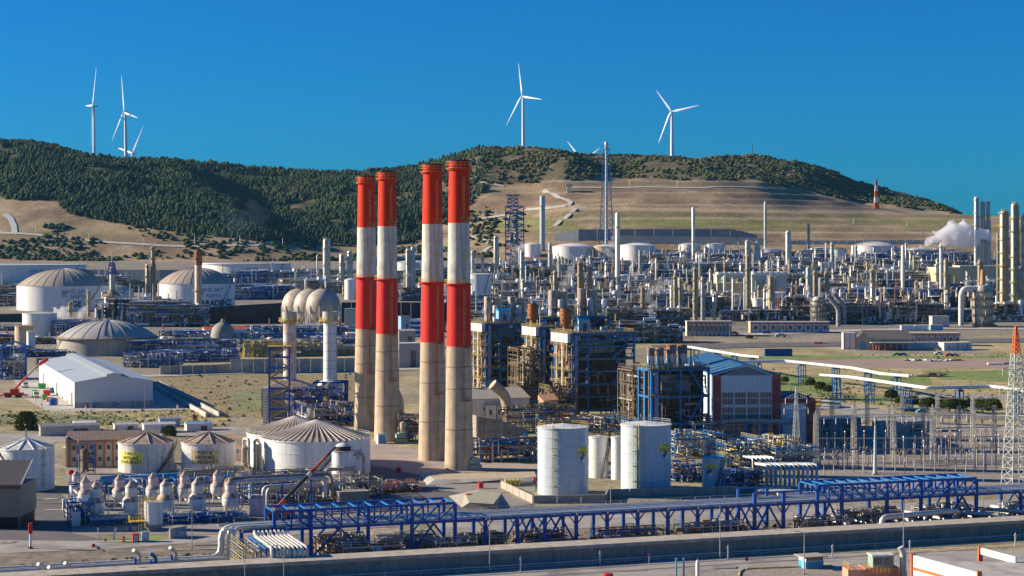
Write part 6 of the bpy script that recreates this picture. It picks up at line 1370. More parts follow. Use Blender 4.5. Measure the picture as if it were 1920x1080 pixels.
# ------------------------------------------------------------------ storage spheres
sph = M('sphere cladding', (.46, .40, .33), .6, .1, var=.2, scale=.12, streak=.5, rust=.12)
for k, (u, d, l) in enumerate(((561, 1570, 'farthest left storage sphere of three, mostly overlapped'), (583, 1535, 'middle storage sphere of the three'), (606, 1500, 'nearest and rightmost storage sphere on legs'))):
    gz = tz(X(u, d), d); R_ = S(32.5, d); zc = Zv(573, d); t = T('storage_sphere', l, 'storage sphere', (X(u, d), d, gz)); h = zc-gz
    m = MB(); m.lathe(0, 0, [(max(.05, R_*sin(pi*j/14)), h-R_*cos(pi*j/14)) for j in range(15)], 32); m.build('shell', sph, t, True)
    for j in range(10): a = 2*pi*j/10+.2; m = MB(); m.cyl((cos(a)*R_, sin(a)*R_, 0), (cos(a)*R_, sin(a)*R_, h), .55, n=6); m.build('leg', whiteold, t)
    for j in range(10):
        a = 2*pi*j/10+.2; b = a+2*pi/10; m = MB(); m.beam((cos(a)*R_, sin(a)*R_, 1), (cos(b)*R_, sin(b)*R_, h-3), .3); m.build('leg_brace', steel, t)
    m = MB(); m.ringrail(0, 0, h+R_-.2, 3.2, 1.4, 10, .2); m.lathe(0, 0, [(3, h+R_-.6), (3, h+R_), (.02, h+R_)], 12); m.build('top_platform', rusty, t)
    m = MB(); m.beam((R_*1.1, -R_*.3, 0), (2, -1, h+R_), .8, .5); m.build('stairway', steel, t)

# ------------------------------------------------------------------ right middle ground: pipelines
def pipeline(name, pts, label, nr=2, R_=.75, zt=12, legs=None, lh=2.0):
    P = [Vector((X(u, (CH-zt)*F/(v-HZ)), (CH-zt)*F/(v-HZ), zt-R_)) for u, v in pts]; t = T(name, label, 'pipeline', (P[0].x, P[0].y, 0)); o = Vector(t.location)
    for k in range(nr):
        Q = []
        for i, p in enumerate(P):
            dr = (P[min(i+1, len(P)-1)]-P[max(0, i-1)]).normalized(); n = Vector((-dr.y, dr.x, 0)); Q.append(tuple(p-o+n*(k-(nr-1)/2)*R_*2.3))
        m = MB(); m.pipe(Q, R_*(1 if k == 0 else .75), 12, 2); m.build('pipe', white if k == 0 else pipew, t, True)
    for i in range(len(P)-1):
        L = (P[i+1]-P[i]).length; n = max(1, int(L/26))
        for q in range(n):
            c = P[i].lerp(P[i+1], (q+.5)/n)-o; dr = (P[i+1]-P[i]).normalized(); nn = Vector((-dr.y, dr.x, 0)); h = c.z-R_-.3
            m = MB()
            for sg in (-1, 1):
                for s2 in (-1, 1):
                    a = c+nn*sg*1.5+dr*s2*1.1; m.box(a.x-.22, a.y-.22, 0, a.x+.22, a.y+.22, h)
            for z in np.arange(2, h, 2.6):
                for s2 in (-1, 1): m.beam((c+nn*-1.5+dr*s2*1.1).to_2d().to_3d()+Vector((0, 0, z)), (c+nn*1.5+dr*s2*1.1).to_2d().to_3d()+Vector((0, 0, z)), .2)
                for sg in (-1, 1): m.beam((c+nn*sg*1.5-dr*1.1).to_2d().to_3d()+Vector((0, 0, z)), (c+nn*sg*1.5+dr*1.1).to_2d().to_3d()+Vector((0, 0, z)), .2)
            m.beam(c.to_2d().to_3d()+nn*-2.2+Vector((0, 0, h)), c.to_2d().to_3d()+nn*2.2+Vector((0, 0, h)), .6, .6)
            m.build('trestle', blue2, t)
pipeline('raised_pipeline', [(1282, 646), (1330, 654), (1394, 664), (1427, 667)], 'raised white pipeline ending above the meadow, farthest of the lines')
pipeline('raised_pipeline', [(1322, 668), (1368, 677), (1474, 674), (1600, 687), (1656, 698), (1708, 702)], 'middle raised white pipeline on blue trestles')
pipeline('raised_pipeline', [(1540, 700), (1598, 704), (1739, 724), (1858, 721), (1960, 733)], 'nearest raised white pipeline bending toward the pylon')
# round pines
def rpine(u, v, s, label, low=0):
    t = T('stone_pine', label, 'pine tree', GP(u, v)); r = random.Random(u)
    m = MB(); m.pipe([(0, 0, 0), (.1, 0, 2.5*s), (r.uniform(-.4, .4), 0, 4.2*s)], .28*s, 6); m.build('trunk', trunkm, t)
    for k in range(3): m = MB(); a = k*2.1; m.pipe([(0, 0, 2.6*s), (cos(a)*1.6*s, sin(a)*1.6*s, 4.6*s)], .13*s, 5); m.build('limb', trunkm, t)
    m = MB()
    for k in range(620):
        a = r.uniform(0, 6.28); el = r.uniform(-.45, 1.0); rad = 3.2*s*r.uniform(.35, 1.05); x = cos(a)*rad*math.sqrt(max(.05, 1-el*el*.8)); y = sin(a)*rad*math.sqrt(max(.05, 1-el*el*.8)); z = (3.6-low)*s+el*(2.5+low*.5)*s
        q = r.uniform(.25, .55)*s; b = r.uniform(0, 3)
        m.add([(x-q*cos(b), y-q*sin(b), z), (x+q*cos(b), y+q*sin(b), z+r.uniform(-.2, .2)), (x+r.uniform(-.3, .3), y+r.uniform(-.3, .3), z+q*1.3)], [(0, 1, 2)])
        m.add([(x-q*sin(b), y+q*cos(b), z), (x+q*sin(b), y-q*cos(b), z+.1), (x, y, z+q*1.1)], [(0, 1, 2)])
    m.build('crown', roundpine, t)
for k, (u, v, s) in enumerate(((1671, 757, 1.0), (1690, 766, .9), (1711, 768, .95), (1738, 776, 1.1), (1757, 776, 1.0), (1780, 779, 1.15), (1799, 779, 1.1), (1822, 774, .95), (1842, 782, 1.2), (1861, 784, 1.25), (1472, 722, .7), (1520, 730, .85), (1538, 738, .9), (1553, 742, .8), (1405, 642, .9))):
    rpine(u, v, s, ['round pine farthest left in the hedge like row by the meadow road', 'second round pine of the meadow road row, before the parked dark car', 'third round pine of the meadow road row', 'fourth round pine of the meadow road row', 'fifth round pine in the middle of the meadow road row', 'sixth round pine, broad crown, in the meadow road row', 'seventh round pine of the meadow road row', 'eighth round pine, slightly smaller, behind the row', 'ninth round pine near the blue pylon frame', 'round pine farthest right of the meadow road row',
        'small round pine right of the turbine hall roof', 'round pine in the green meadow, left of a group of three', 'round pine in the green meadow, middle of three', 'round pine in the green meadow, right of three', 'yellowish bush tree on the highway edge behind the meadow'][k])
rpine(50, 806, 1.35, 'dark broad pine behind the left white tank', 2.2); rpine(318, 818, .8, 'small olive tree between the two condensate tanks', 2.4); rpine(1262, 640, 1.6, 'bare brownish tree behind the lower boiler house', 2)
# ------------------------------------------------------------------ right side buildings
def redband(u0, u1, vt, vb, label, n, name='long_building', roofm=white, back=10, z=None):
    p = Vector(hit(u0, vb)); w = S(u1-u0, p.y); h = S(vb-vt, p.y); t = T(name, label, 'building', p)
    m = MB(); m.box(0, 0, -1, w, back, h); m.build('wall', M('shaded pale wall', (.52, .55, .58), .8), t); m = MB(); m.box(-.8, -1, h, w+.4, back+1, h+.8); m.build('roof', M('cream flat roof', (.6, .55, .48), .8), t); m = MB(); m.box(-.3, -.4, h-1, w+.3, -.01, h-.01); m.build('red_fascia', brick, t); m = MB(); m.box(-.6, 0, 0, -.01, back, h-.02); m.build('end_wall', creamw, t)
    for k in range(n):
        x = w*k/n; m = MB(); m.box(x, -.5, 0, x+.7, -.01, h-1); m.build('red_pier', brick, t)
        f = MB(); f.box(x+w/n*.35, -.2, h*.35, x+w/n*.75, -.01, h*.7); f.build('window', glass, t)
    return t
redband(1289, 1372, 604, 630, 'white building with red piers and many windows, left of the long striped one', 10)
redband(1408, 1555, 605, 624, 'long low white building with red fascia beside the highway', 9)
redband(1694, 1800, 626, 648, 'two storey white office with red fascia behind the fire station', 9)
p = Vector(hit(1606, 656)); t = T('fire_station', 'gabled stone hall with turquoise door and long dark roof', 'building', p); w = S(24, p.y); h = S(22, p.y); L = S(86, p.y)
m = MB(); m.add([(0, 0, 0), (w, 0, 0), (w, 0, h), (w/2, 0, h*1.55), (0, 0, h)], [(0, 1, 2, 3, 4)]); m.box(w, .3, 0, w+L*.85, 16, h*.95); m.build('wall', M('stone beige', (.42, .38, .28), .85), t)
m = MB(); m.add([(w+.2, -1, h*.95), (w+L, -1, h*.95), (w+L-4, 8, h*1.65), (w/2, 8, h*1.65)], [(0, 1, 2, 3)]); m.build('roof', M('dark tile roof', (.17, .15, .14), .8), t); m = MB(); m.box(w, -7, h*.62, w+L*.95, .25, h*.68); m.build('canopy', whiteold, t)
for k in range(7): m = MB(); x = w+1+k*L*.13; m.box(x, -6.8, 0, x+.4, -6.4, h*.62); m.build('canopy_post', steel, t)
m = MB(); m.box(w*.3, -.3, 0, w*.7, -.01, h*.6); m.build('turquoise_door', bluetur, t)
for k, (f, mt, l) in enumerate(((.12, red, 'red fire engine under the canopy, left one'), (.3, red, 'red fire engine under the canopy, middle one'), (.62, blue, 'dark blue vehicle under the fire station canopy'))):
    tt = T('fire_engine', l, 'truck', Vector(t.location)+Vector((w+L*f, -5, 0))); m = MB(); m.box(0, 0, .6, 4, 2.4, 3.2); m.build('body', mt, tt); m = MB(); m.box(.1, -.06, 1.8, 3.8, 0, 2.6); m.build('window', glass, tt)
    for x in (.8, 3.1): m = MB(); m.cyl((x, -.1, .5), (x, .3, .5), .55, n=8); m.build('wheel', black, tt)
t = T('training_tower', 'tall white panelled block with orange edges left of the fire station', 'tower', Vector(hit(1582, 655))); p = t.location; w = S(23, p.y); h = S(31, p.y); m = MB(); m.box(0, 0, 0, w, 8, h); m.build('wall', white, t)
for x in (-.3, w*.48, w-.5): m = MB(); m.box(x, -.4, 0, x+.8 if x != w*.48 else x+.3, -.01, h+.3); m.build('orange_edge', orange, t)
cabin(1698, 657, 26, 6, 5.2, 'long blue container shed right of the fire station', bluepale, steel, cat='shed', name='container_shed', pitch=.6, win=5); cabin(1770, 659, 22, 7, 6, 'white flat roofed kiosk with parked cars at its front', whiteold, creamw, cat='shed', name='container_shed', pitch=.3, shed=True, win=3)
for k, (u, v, l, mt) in enumerate(((1690, 620, 'white container cabin on the roof line behind the office, left', white), (1716, 620, 'white container cabin behind the office, middle', white), (1745, 619, 'pale container cabin behind the office, right', bluepale))): 
    t = T('container', l, 'container', Vector(hit(u, v))); m = MB(); m.box(0, 0, 0, 10, 5, 4); m.build('body', mt, t); m = MB(); m.box(-.1, -.1, 4, 10.1, 5.1, 4.2); m.build('roof', whiteold, t)
t = T('grey_hall', 'plain grey box hall with lit side behind the white containers', 'building', Vector(hit(1748, 614))); m = MB(); m.box(0, 0, 0, 14, 12, 9); m.build('wall', M('plain grey wall', (.45, .43, .40), .8), t); m = MB(); m.box(-.2, -.2, 9, 14.2, 12.2, 9.4); m.build('roof', steel, t)
def car(u, v, mt, label, a=0, s=1.0, name='parked_car', flat=False):
    t = T(name, label, 'car', Vector(hit(u, v)) if not flat else GP(u, v), a, 'parked vehicles'); m = MB()
    prof = [(-2.2, .4), (-2.2, .95), (-1.5, 1.05), (-1.0, 1.5), (.9, 1.5), (1.5, 1.0), (2.2, .9), (2.2, .4)]
    for sgn in (-1, 1): m.v += [(x*s, sgn*.85*s, z*s) for x, z in prof]
    n = len(prof); m.f += [list(range(n)), list(range(2*n-1, n-1, -1))]+[[k, n+k, n+(k+1) % n, (k+1) % n] for k in range(n)]; m.m += [0]*(n+2); m.build('body', mt, t)
    m = MB(); m.box(-1.0*s, -.88*s, 1.0*s, .95*s, .88*s, 1.4*s); m.build('windows', glass, t)
    for x in (-1.35, 1.35):
        for y in (-.8, .8): m = MB(); m.cyl((x*s, (y-.1)*s, .34*s), (x*s, (y+.1)*s, .34*s), .34*s, n=8); m.build('wheel', black, t)
car(1682, 667, green, 'green pickup at the lawn edge before the fire station', 0, 1.3); car(1693, 667, blue2, 'blue car next to the green pickup', 0, 1.3); car(1780, 668, red, 'dark red car before the flat roofed kiosk', 0, 1.3); car(1790, 668, bluepale, 'silver blue car right of the dark red one', 0, 1.3)
car(1760, 665, white, 'white van shaped car left of the kiosk', 0, 1.3); car(1464, 632, bluepale, 'light blue car on the highway before the long building', 0, 1.9); car(1376, 628, red, 'red car with trailer near the many windowed building', 0, 1.8); car(1437, 626, blue, 'blue car by the wall of the long low building', 0, 1.6)
truck(1515, 628, 'small white van truck at the right of the long low building', white, pi/2, 'van', 'van'); truck(1548, 650, 'orange and white truck parked left of the training tower', orange, pi/2); truck(1806, 618, 'dark red truck near the reactor foot', red, pi/2)
car(1704, 772, blue, 'dark blue car half hidden by round pines', .3, 1.3, flat=True); car(1728, 774, bluetur, 'turquoise car among the round pines', .3, 1.1, flat=True)
t = T('blue_container', 'blue open container on the bare field', 'container', GP(1460, 668)); m = MB(); m.box(-9, 0, 0, 9, 3, 4.6); m.build('shell', blue, t); m = MB(); m.box(-8.6, .2, 4.6, 8.6, 2.8, 4.9); m.build('load', steeld, t)
rr_ = random.Random(4)
for k in range(14):
    u = 1700+k*7.5; t = T('debris_pile', ['pale rubble sacks in a row on the bare field', 'orange bundle at the right end of the rubble row'][k > 11], 'rubble', GP(u, 677+rr_.uniform(-1, 1)), 0, 'rubble sacks on the bare field'); m = MB(); b = blob(k, .5); m.v = [(x*4, y*3, z*2.6) for x, y, z in b.v]; m.f = b.f; m.m = b.m; m.build('heap', orange if k > 11 else (white if k % 3 else concd), t)
for k, (u, v, w) in enumerate(((1868, 684, 10), (1890, 683, 16))): t = T('pipe_stack', ['white pipe stack on the bare field, left', 'grey pipe stack left of the red tipped pylon'][k], 'pipe stack', GP(u, v)); [MB().cyl((-w/2, q*1.1, .6), (w/2, q*1.1, .6), .6, n=7).build('pipe', white if k == 0 else steel, t) for q in range(3)]
t = T('spoil_heap', 'grey brown spoil heap on the meadow', 'heap', GP(1745, 706)); b = blob(99, .5); m = MB(); m.v = [(x*16, y*9, z*5) for x, y, z in b.v]; m.f = b.f; m.m = b.m; m.build('soil', dirtm, t)
# buses yellow and white behind the annex
for k, (u, v, mt, l) in enumerate(((1532, 762, yellow, 'yellow minibus in the row behind the annex'), (1545, 763, white, 'white minibus right of the yellow one'), (1557, 764, white, 'second white minibus behind the annex'), (1569, 765, bluepale, 'pale minibus at the right end of the row'))):
    t = T('minibus', l, 'bus', GP(u, v), -.3); m = MB(); m.box(-1.3, 0, .5, 1.3, 5, 2.8); m.build('body', mt, t); m = MB(); m.box(-1.32, -.05, 1.6, 1.32, 4.9, 2.4); m.build('windows', glass, t)
    for y in (1, 4):
        for x in (-1.2, 1.2): m = MB(); m.cyl((x-.1, y, .4), (x+.1, y, .4), .4, n=8); m.build('wheel', black, t)

# ------------------------------------------------------------------ pylon and switchyard
def pylon(u, vt, vb, w0, label, arms, redtop=True):
    p = GP(u, vb); h = CH-(vt-HZ)/F*p.y; t = T('power_pylon', label, 'pylon', p, .3); hb = h*.83
    m = MB(); m.lattice(0, 0, 0, hb, w0, w0*.33, 13, .22 if w0 > 4 else .1); m.build('lattice_body', M('zinc lattice', (.50, .52, .47), .5, .3), t)
    m = MB(); m.lattice(0, 0, hb+.01, h, w0*.33, .4, 6, .22 if w0 > 4 else .1); m.build('red_lattice_top', orange if redtop else MATS['zinc lattice'], t)
    for z, L in arms:
        for sg in (-1, 1):
            m = MB(); m.beam((0, -.5, z), (sg*L, 0, z+.2), .18); m.beam((0, .5, z), (sg*L, 0, z+.2), .18); m.beam((0, 0, z+1.8), (sg*L, 0, z+.3), .16)
            for q in range(4): f = (q+1)/5; m.beam((sg*L*f, -.5*(1-f), z+.1), (sg*L*f, 0, z+1.8*(1-f)+.3*f), .1)
            m.build('cross_arm', MATS['zinc lattice'], t)
            m = MB(); m.lathe(sg*L, 0, [(.05, z+.2), (.2, z-.2), (.1, z-.5), (.2, z-.8), (.1, z-1.1), (.2, z-1.4), (.05, z-2)], 6); m.build('insulator', steel, t)
    return t
pylon(1905, 612, 915, 6.2, 'tall lattice power pylon with orange red tip at the right edge', ((35, 4.5), (29, 5.5)))
pylon(1493, 725, 858, 2.4, 'slim lattice pole in front of the turbine hall annex', ((20, 4), (16.5, 4.5)), False)
# columns of the switchyard portals
gp_ = [(1530, 778, 868), (1601, 762, 866), (1675, 764, 864), (1749, 766, 862), (1825, 768, 860)]
for k, (u, vt, vb) in enumerate(gp_):
    p = GP(u, vb); h = CH-(vt-HZ)/F*p.y; t = T('portal_column', 'lattice portal column %s' % ['nearest the turbine hall annex', 'second from the annex in the switchyard', 'in the middle of the switchyard', 'fourth from the annex in the switchyard', 'farthest right, before the big pylon'][k], 'lattice column', p, GA, 'switchyard portal columns')
    m = MB(); m.lattice(0, 0, 0, h, 1.5, 1.1, 9, .12); m.build('lattice', steel, t); m = MB(); m.lattice(0, 0, h, h+1.5, 1.1, .2, 2, .08); m.build('tip', steel, t)
for k in range(4):
    a = GP(gp_[k][0], gp_[k][2]); b = GP(gp_[k+1][0], gp_[k+1][2]); z = 14.6; t = T('portal_beam', 'lattice portal beam spanning the switchyard, %s bay from the annex' % ['first', 'second', 'third', 'fourth'][k], 'lattice beam', a); v_ = b-a; m = MB(); n = 12
    for dy, dz in ((0, 0), (0, .9), (.9, 0), (.9, .9)): m.beam((0, dy, z+dz), (v_.x, v_.y+dy, z+dz), .12)
    for q in range(n):
        f0, f1 = q/n, (q+1)/n; m.beam((v_.x*f0, v_.y*f0, z), (v_.x*f1, v_.y*f1, z+.9), .08); m.beam((v_.x*f0, v_.y*f0+.9, z+.9), (v_.x*f1, v_.y*f1+.9, z), .08)
    m.build('lattice', steel, t)
    for q in range(3): f = (q+.7)/3.2; m = MB(); m.lathe(v_.x*f, v_.y*f+.4, [(.05, z), (.18, z-.4), (.08, z-.7), (.18, z-1), (.08, z-1.3), (.18, z-1.6), (.05, z-2.2)], 6); m.build('insulator', steel, t)
for k in range(12):
    u = 1560+(k % 6)*66-(k//6)*26; p = GP(u, 822+(k//6)*24); t = T('portal_column', '%s lattice portal column, %s from the left among the insulators' % (['rear row', 'middle row'][k//6], ['first', 'second', 'third', 'fourth', 'fifth', 'sixth'][k % 6]), 'lattice column', p, GA, 'rear switchyard columns'); m = MB(); m.lattice(0, 0, 0, 16, 1.3, 1.0, 8, .11); m.build('lattice', steel, t); m = MB(); m.beam((0, 0, 14.5), (12.2, 3, 14.5), .15, .3); m.build('beam', steel, t)
p = GP(1641, 890); t = T('lightning_column', 'bright tapered steel lightning column in the middle of the switchyard', 'column', p); m = MB(); m.cyl((0, 0, 0), (0, 0, 15.5), .75, .25, 10); m.build('shaft', M('bright zinc', (.6, .62, .6), .4, .3), t, True); m = MB(); m.cyl((0, 0, 15.5), (0, 0, 19), .08, n=5); m.build('spike', steel, t); m = MB(); m.box(-.8, -.8, 0, .8, .8, .5); m.build('base', concl, t)
ins = M('brown insulator', (.30, .22, .16), .35); insg = M('grey insulator', (.55, .56, .54), .35)
def insulator(h, leg, im, r_=.22):
    t = T('insulator_post', '', 'insulator'); m = MB(); m.lattice(0, 0, 0, leg, .5, .4, 2, .09) if leg < 2.4 else m.cyl((0, 0, 0), (0, 0, leg), .16, n=6); m.build('steel_leg', steel, t)
    m = MB(); n = int((h-leg)/.22); pr = []
    for q in range(n): z = leg+q*.22; pr += [(r_, z), (r_*.45, z+.11)]
    m.lathe(0, 0, [(.02, leg)]+pr+[(.02, h)], 7); m.build('insulator_stack', im, t); m = MB(); m.cyl((0, 0, h), (0, 0, h+.35), r_*1.3, r_*.8, 7); m.build('cap', steel, t); return t
IP = [insulator(5.2, 2.6, ins), insulator(6.6, 2.2, insg, .26), insulator(4.6, 2.8, insg), insulator(8.5, 5.5, ins)]
def discon():
    t = T('disconnector', '', 'disconnector'); m = MB(); m.box(-3.2, -.2, 3.2, 3.2, .2, 3.5); m.build('support_beam', steel, t)
    for x in (-2.6, 0, 2.6):
        m = MB(); m.cyl((x, 0, 0), (x, 0, 3.2), .16, n=6); m.build('leg', steel, t)
        for sg in (-1, 1): m = MB(); m.beam((x, 0, 3.5), (x+sg*.9, 0, 5.4), .28); m.build('insulator_arm', ins, t)
    return t
DC = discon(); used = set(); kinds = ['slim brown insulator post', 'thick grey instrument transformer post', 'short grey insulator post', 'tall pole with brown insulator']
rows = [(888, 1545, 1880, 19), (878, 1540, 1885, 17), (868, 1545, 1885, 19), (858, 1550, 1885, 18), (848, 1545, 1880, 19), (838, 1540, 1880, 20), (828, 1535, 1880, 22)]
cnt = 0
for ri, (v, u0, u1, du) in enumerate(rows):
    for j, u in enumerate(np.arange(u0, u1, du)):
        p = GP(u+random.uniform(-3, 3), v+random.uniform(-2, 2)-(u-1530)*.012); i = (ri+j//3) % 4 if random.random() < .8 else 3
        lab = kinds[i]+' in row %s of the switchyard' % ['nearest the pipe rack', 'second from the pipe rack', 'third from the pipe rack', 'through the middle', 'fifth from the pipe rack', 'sixth from the pipe rack', 'nearest the meadow road'][ri]
        if i not in used: used.add(i); o = IP[i]; o.location = p; o['label'] = lab; o['group'] = 'insulator posts of the switchyard'
        else: dup(IP[i], p, random.uniform(0, 1), lab, 'insulator posts of the switchyard')
        cnt += 1
for k, (u, v) in enumerate(((1580, 874), (1622, 868), (1700, 872), (1745, 866), (1790, 870), (1832, 864), (1598, 850), (1668, 848), (1770, 846))):
    lab = 'three pole disconnector with V arms, ' + ['front left of the bright column', 'just left of the bright column', 'right of the bright column', 'before the fourth portal column', 'front right', 'farthest right', 'rear left', 'rear middle', 'rear right'][k]+' of the switchyard' * (k > 3)
    if k == 0: DC.location = GP(u, v); DC['label'] = lab; DC['group'] = 'disconnectors'; DC.rotation_euler = (0, 0, GA)
    else: dup(DC, GP(u, v), GA, lab, 'disconnectors')
for k, (v0, z) in enumerate(((842, 7), (858, 6.4), (880, 6.2))):
    t = T('busbar', 'thin busbar wires strung over the %s insulator row' % ['rear', 'middle', 'front'][k], 'busbar', GP(1540, v0)); b = GP(1880, v0-4)-GP(1540, v0)
    for q in range(3): m = MB(); m.pipe([(0, q*1.5, z), (b.x/2, b.y/2+q*1.5, z-.3), (b.x, b.y+q*1.5, z)], .07, 4); m.build('conductor', steel, t)
# transformer house / low halls behind switchyard; left wall coloured dark for its shade
cabin(1535, 822, 18, 10, 7, 'shaded low hall behind the switchyard left end', M('shaded hall wall', (.24, .26, .28), .8), steel, cat='building', name='low_hall', pitch=.6); cabin(1650, 812, 24, 6, 4, 'long grey panel wall building behind the switchyard', M('grey panel', (.42, .41, .38), .8), steel, cat='building', name='low_hall', pitch=.5)
t = T('cable_trench', 'raised concrete cable gallery slanting behind the switchyard', 'gallery', GP(1715, 795), -.30)
m = MB(); m.box(0, 0, 2.5, 62, 4, 4.2); m.build('deck', concl, t)
for k in range(12): m = MB(); m.box(k*5.2, .3, 0, k*5.2+.6, 3.6, 2.49); m.build('pier', conc, t)

# ------------------------------------------------------------------ pipe yard between fuel tanks and switchyard
for k, (u, v, w, d, h, sd, ml, fl) in enumerate(((1262, 905, 12, 16, 5, 201, (pipeb, steel, blue2, rusty), 2), (1265, 860, 18, 16, 8, 202, (pipeb, creamw, blue2, steel), 2), (1300, 845, 22, 14, 9, 203, (pipeb, creamw, yellow, blue2), 2), (1360, 880, 14, 12, 8, 204, (creamw, pipew, blue, yellow), 2), (1420, 862, 16, 12, 7, 205, (creamw, steel, yellow, pipew), 2), (1455, 880, 16, 10, 6.5, 206, (creamw, steel, pipew), 1), (1360, 920, 14, 12, 5, 207, (blue, pipew, steeld), 1), (1235, 835, 12, 10, 5, 208, (rusty, pipeb, steeld), 1))):
    skid('pipe_yard_unit', ['brown valves crowded between tank T 312 and the short blue tank', 'sunlit beige pipework right of tank T 312, upper part', 'beige pipework with yellow rails below the turbine hall', 'blue framed pipework right of the short blue tank', 'yellow valve platform below the annex', 'cream railed platform above the row of grey U pipes', 'dark blue trestle and pipes before the grey U pipes', 'rusty pump group behind tank T 312'][k], GP(u, v), w, d, h, sd, 120, mats=ml, rr=(.08, .28), frame=blue2, rail=creamw, vessels=2, floors=fl)
for k, (u, v, w) in enumerate(((1300, 835, 14), (1400, 845, 17))):
    t = T('pipe_trestle', ['bright blue square trestle below the turbine hall window wall, left', 'bright blue square trestle below the turbine hall corner, right'][k], 'trestle', GP(u, v), -.25); h = 9.5
    for x in np.arange(0, w+1, w/3):
        for y in (0, 9): m = MB(); m.box(x-.25, y-.25, 0, x+.25, y+.25, h); m.build('post', blue2, t)
        m = MB(); m.box(x-.2, .26, h-.5, x+.2, 8.74, h-.05); m.build('cross_beam', blue2, t)
    for y in (0, 9): m = MB(); m.box(-.3, y-.25, h, w+.3, y+.25, h+.5); m.build('long_beam', blue2, t)
    for q in range(3): m = MB(); m.pipe([(-6, 2+q*2.3, h+.9), (w, 2+q*2.3, h+.9), (w+1, 2+q*2.3, 3)], .45, 8, 1); m.build('pipe', pipeb, t, True)
t = T('u_pipe_row', 'row of grey U shaped pipes dropping beside the right end of the box truss', 'pipe bundle', GP(1438, 915), .05)
for k in range(12): x = k*1.35; m = MB(); m.pipe([(x-2.4, 5, 6.6), (x, 1.0, 6.6), (x, 0, 6.4), (x, 0, 0)], .46, 8, 1.2); m.build('pipe', [pipew, M('grey brown pipe', (.36, .33, .30), .5, .2), bluepale][(k*7) % 3], t, True)
t = T('u_pipe_row', 'pale pipes bending down left of the grey U pipe row', 'pipe bundle', GP(1412, 905), .05)
for k in range(6): x = k*1.3; m = MB(); m.pipe([(x-2, 5, 7.4), (x, 0, 7.4), (x, 0, 0)], .35, 8, 1); m.build('pipe', pipew, t, True)
t = T('lying_pipes', 'fat white pipes lying before the grey U pipe row', 'pipe bundle', GP(1426, 928), 0)
m = MB(); m.pipe([(10, 6, 1), (0, 5, 1), (-1, 2, 1), (14, -3, 1), (26, -1, 1)], .75, 10, 2); m.build('pipe', pipew, t, True); m = MB(); m.pipe([(4, -6, 1.2), (20, -5, 1.2)], .7, 10); m.build('pipe', white, t, True)
# pipes under the right box truss
t = T('lower_pipes', 'thick grey loop pipes running under the right box truss to the flume', 'pipe bundle', A0+E_*142+N_*(-9), GA); r = random.Random(9)
m = MB(); m.pipe([(0, -2, .8), (0, -2, 4.2), (24, 1, 4.4), (24, 3, 2)], .7, 10, 1.5); m.build('pipe', pipew, t, True)
for k in range(16): x = -6+k*4.6+r.uniform(-1, 1); R_ = r.choice([.3, .45, .6]); m = MB(); m.pipe([(x-3, 26, .9), (x, 6, .9), (x+2, -6, .9)], R_, 8); m.build('pipe', [pipeb, pipew, steel, MATS['grey brown pipe']][k % 4], t, True)
for k in range(3): x = 34+k*12; m = MB(); m.pipe([(x-8, 14, 2.6), (x+4, 0, 2.6), (x+4, 0, 0)], .55, 9, 1.2); m.build('pipe', pipew, t, True)
t = T('lower_pipes', 'beige pipes in short bundles crossing the ditch before the flume', 'pipe bundle', A0+E_*80+N_*(-9), GA)
for k in range(3): x = k*1.3; m = MB(); m.pipe([(x+3, 12, .8), (x+8, -3, .8)], .45, 8); m.build('pipe', pipeb, t, True)
for k in range(3): x = 16+k*1.3; m = MB(); m.pipe([(x, 12, .8), (x+5, -3, .8)], .45, 8); m.build('pipe', pipeb, t, True)
t = T('lower_pipes', 'pale pipe bundles and white tray under the left box truss', 'pipe bundle', A0+E_*16+N_*(-9), GA)
for k in range(9): x = -6+k*1.2+(k//3)*7; m = MB(); m.pipe([(x, 13, .9), (x+3, -4, .9)], .38, 8); m.build('pipe', [pipew, pipeb][k % 2], t, True)
for k, (s_, w, nm) in enumerate(((6, 14, 'valve frame with a white roofed tray under the left box truss'), (28, 10, 'scaffold and small pipes right of the left box truss legs'), (70, 16, 'grey steel platform frame in the ditch under the rack'), (92, 14, 'second grey steel platform frame in the ditch, farther right'), (125, 10, 'yellow and grey valves beneath the right box truss'))):
    skid('pipe_skid', nm, A0+E_*s_+N_*(-6 if k < 2 else -4), w, 7, 3.2, 300+k, 60, mats=(steel, pipew, steeld, rusty), rr=(.07, .2), frame=steel if k != 2 else blue, rail=steel, vessels=1, floors=1)
rocks = MB(); r = random.Random(12)
for k in range(2600):
    s_ = r.uniform(-60, 200); n_ = r.uniform(-14, 16); p = A0+E_*s_+N_*n_; q = r.uniform(.15, .6)*(1 if r.random() < .9 else 1.8)
    b = [(p.x+r.uniform(-q, q), p.y+r.uniform(-q, q), .0) for _ in range(4)]; rocks.add([(p.x-q, p.y-q*.6, 0), (p.x+q, p.y-q*.7, 0), (p.x+q*.7, p.y+q, 0), (p.x-q*.8, p.y+q*.6, 0), (p.x+r.uniform(-.2, .2)*q, p.y, q*r.uniform(.5, 1.1))], [(0, 1, 4), (1, 2, 4), (2, 3, 4), (3, 0, 4)])
o = rocks.build('rubble', M('ditch rubble', (.33, .28, .23), .95, var=.5, scale=.5), kind='stuff'); o['label'] = 'loose stones and rubble in the ditch under the pipe rack'
tuft = MB()
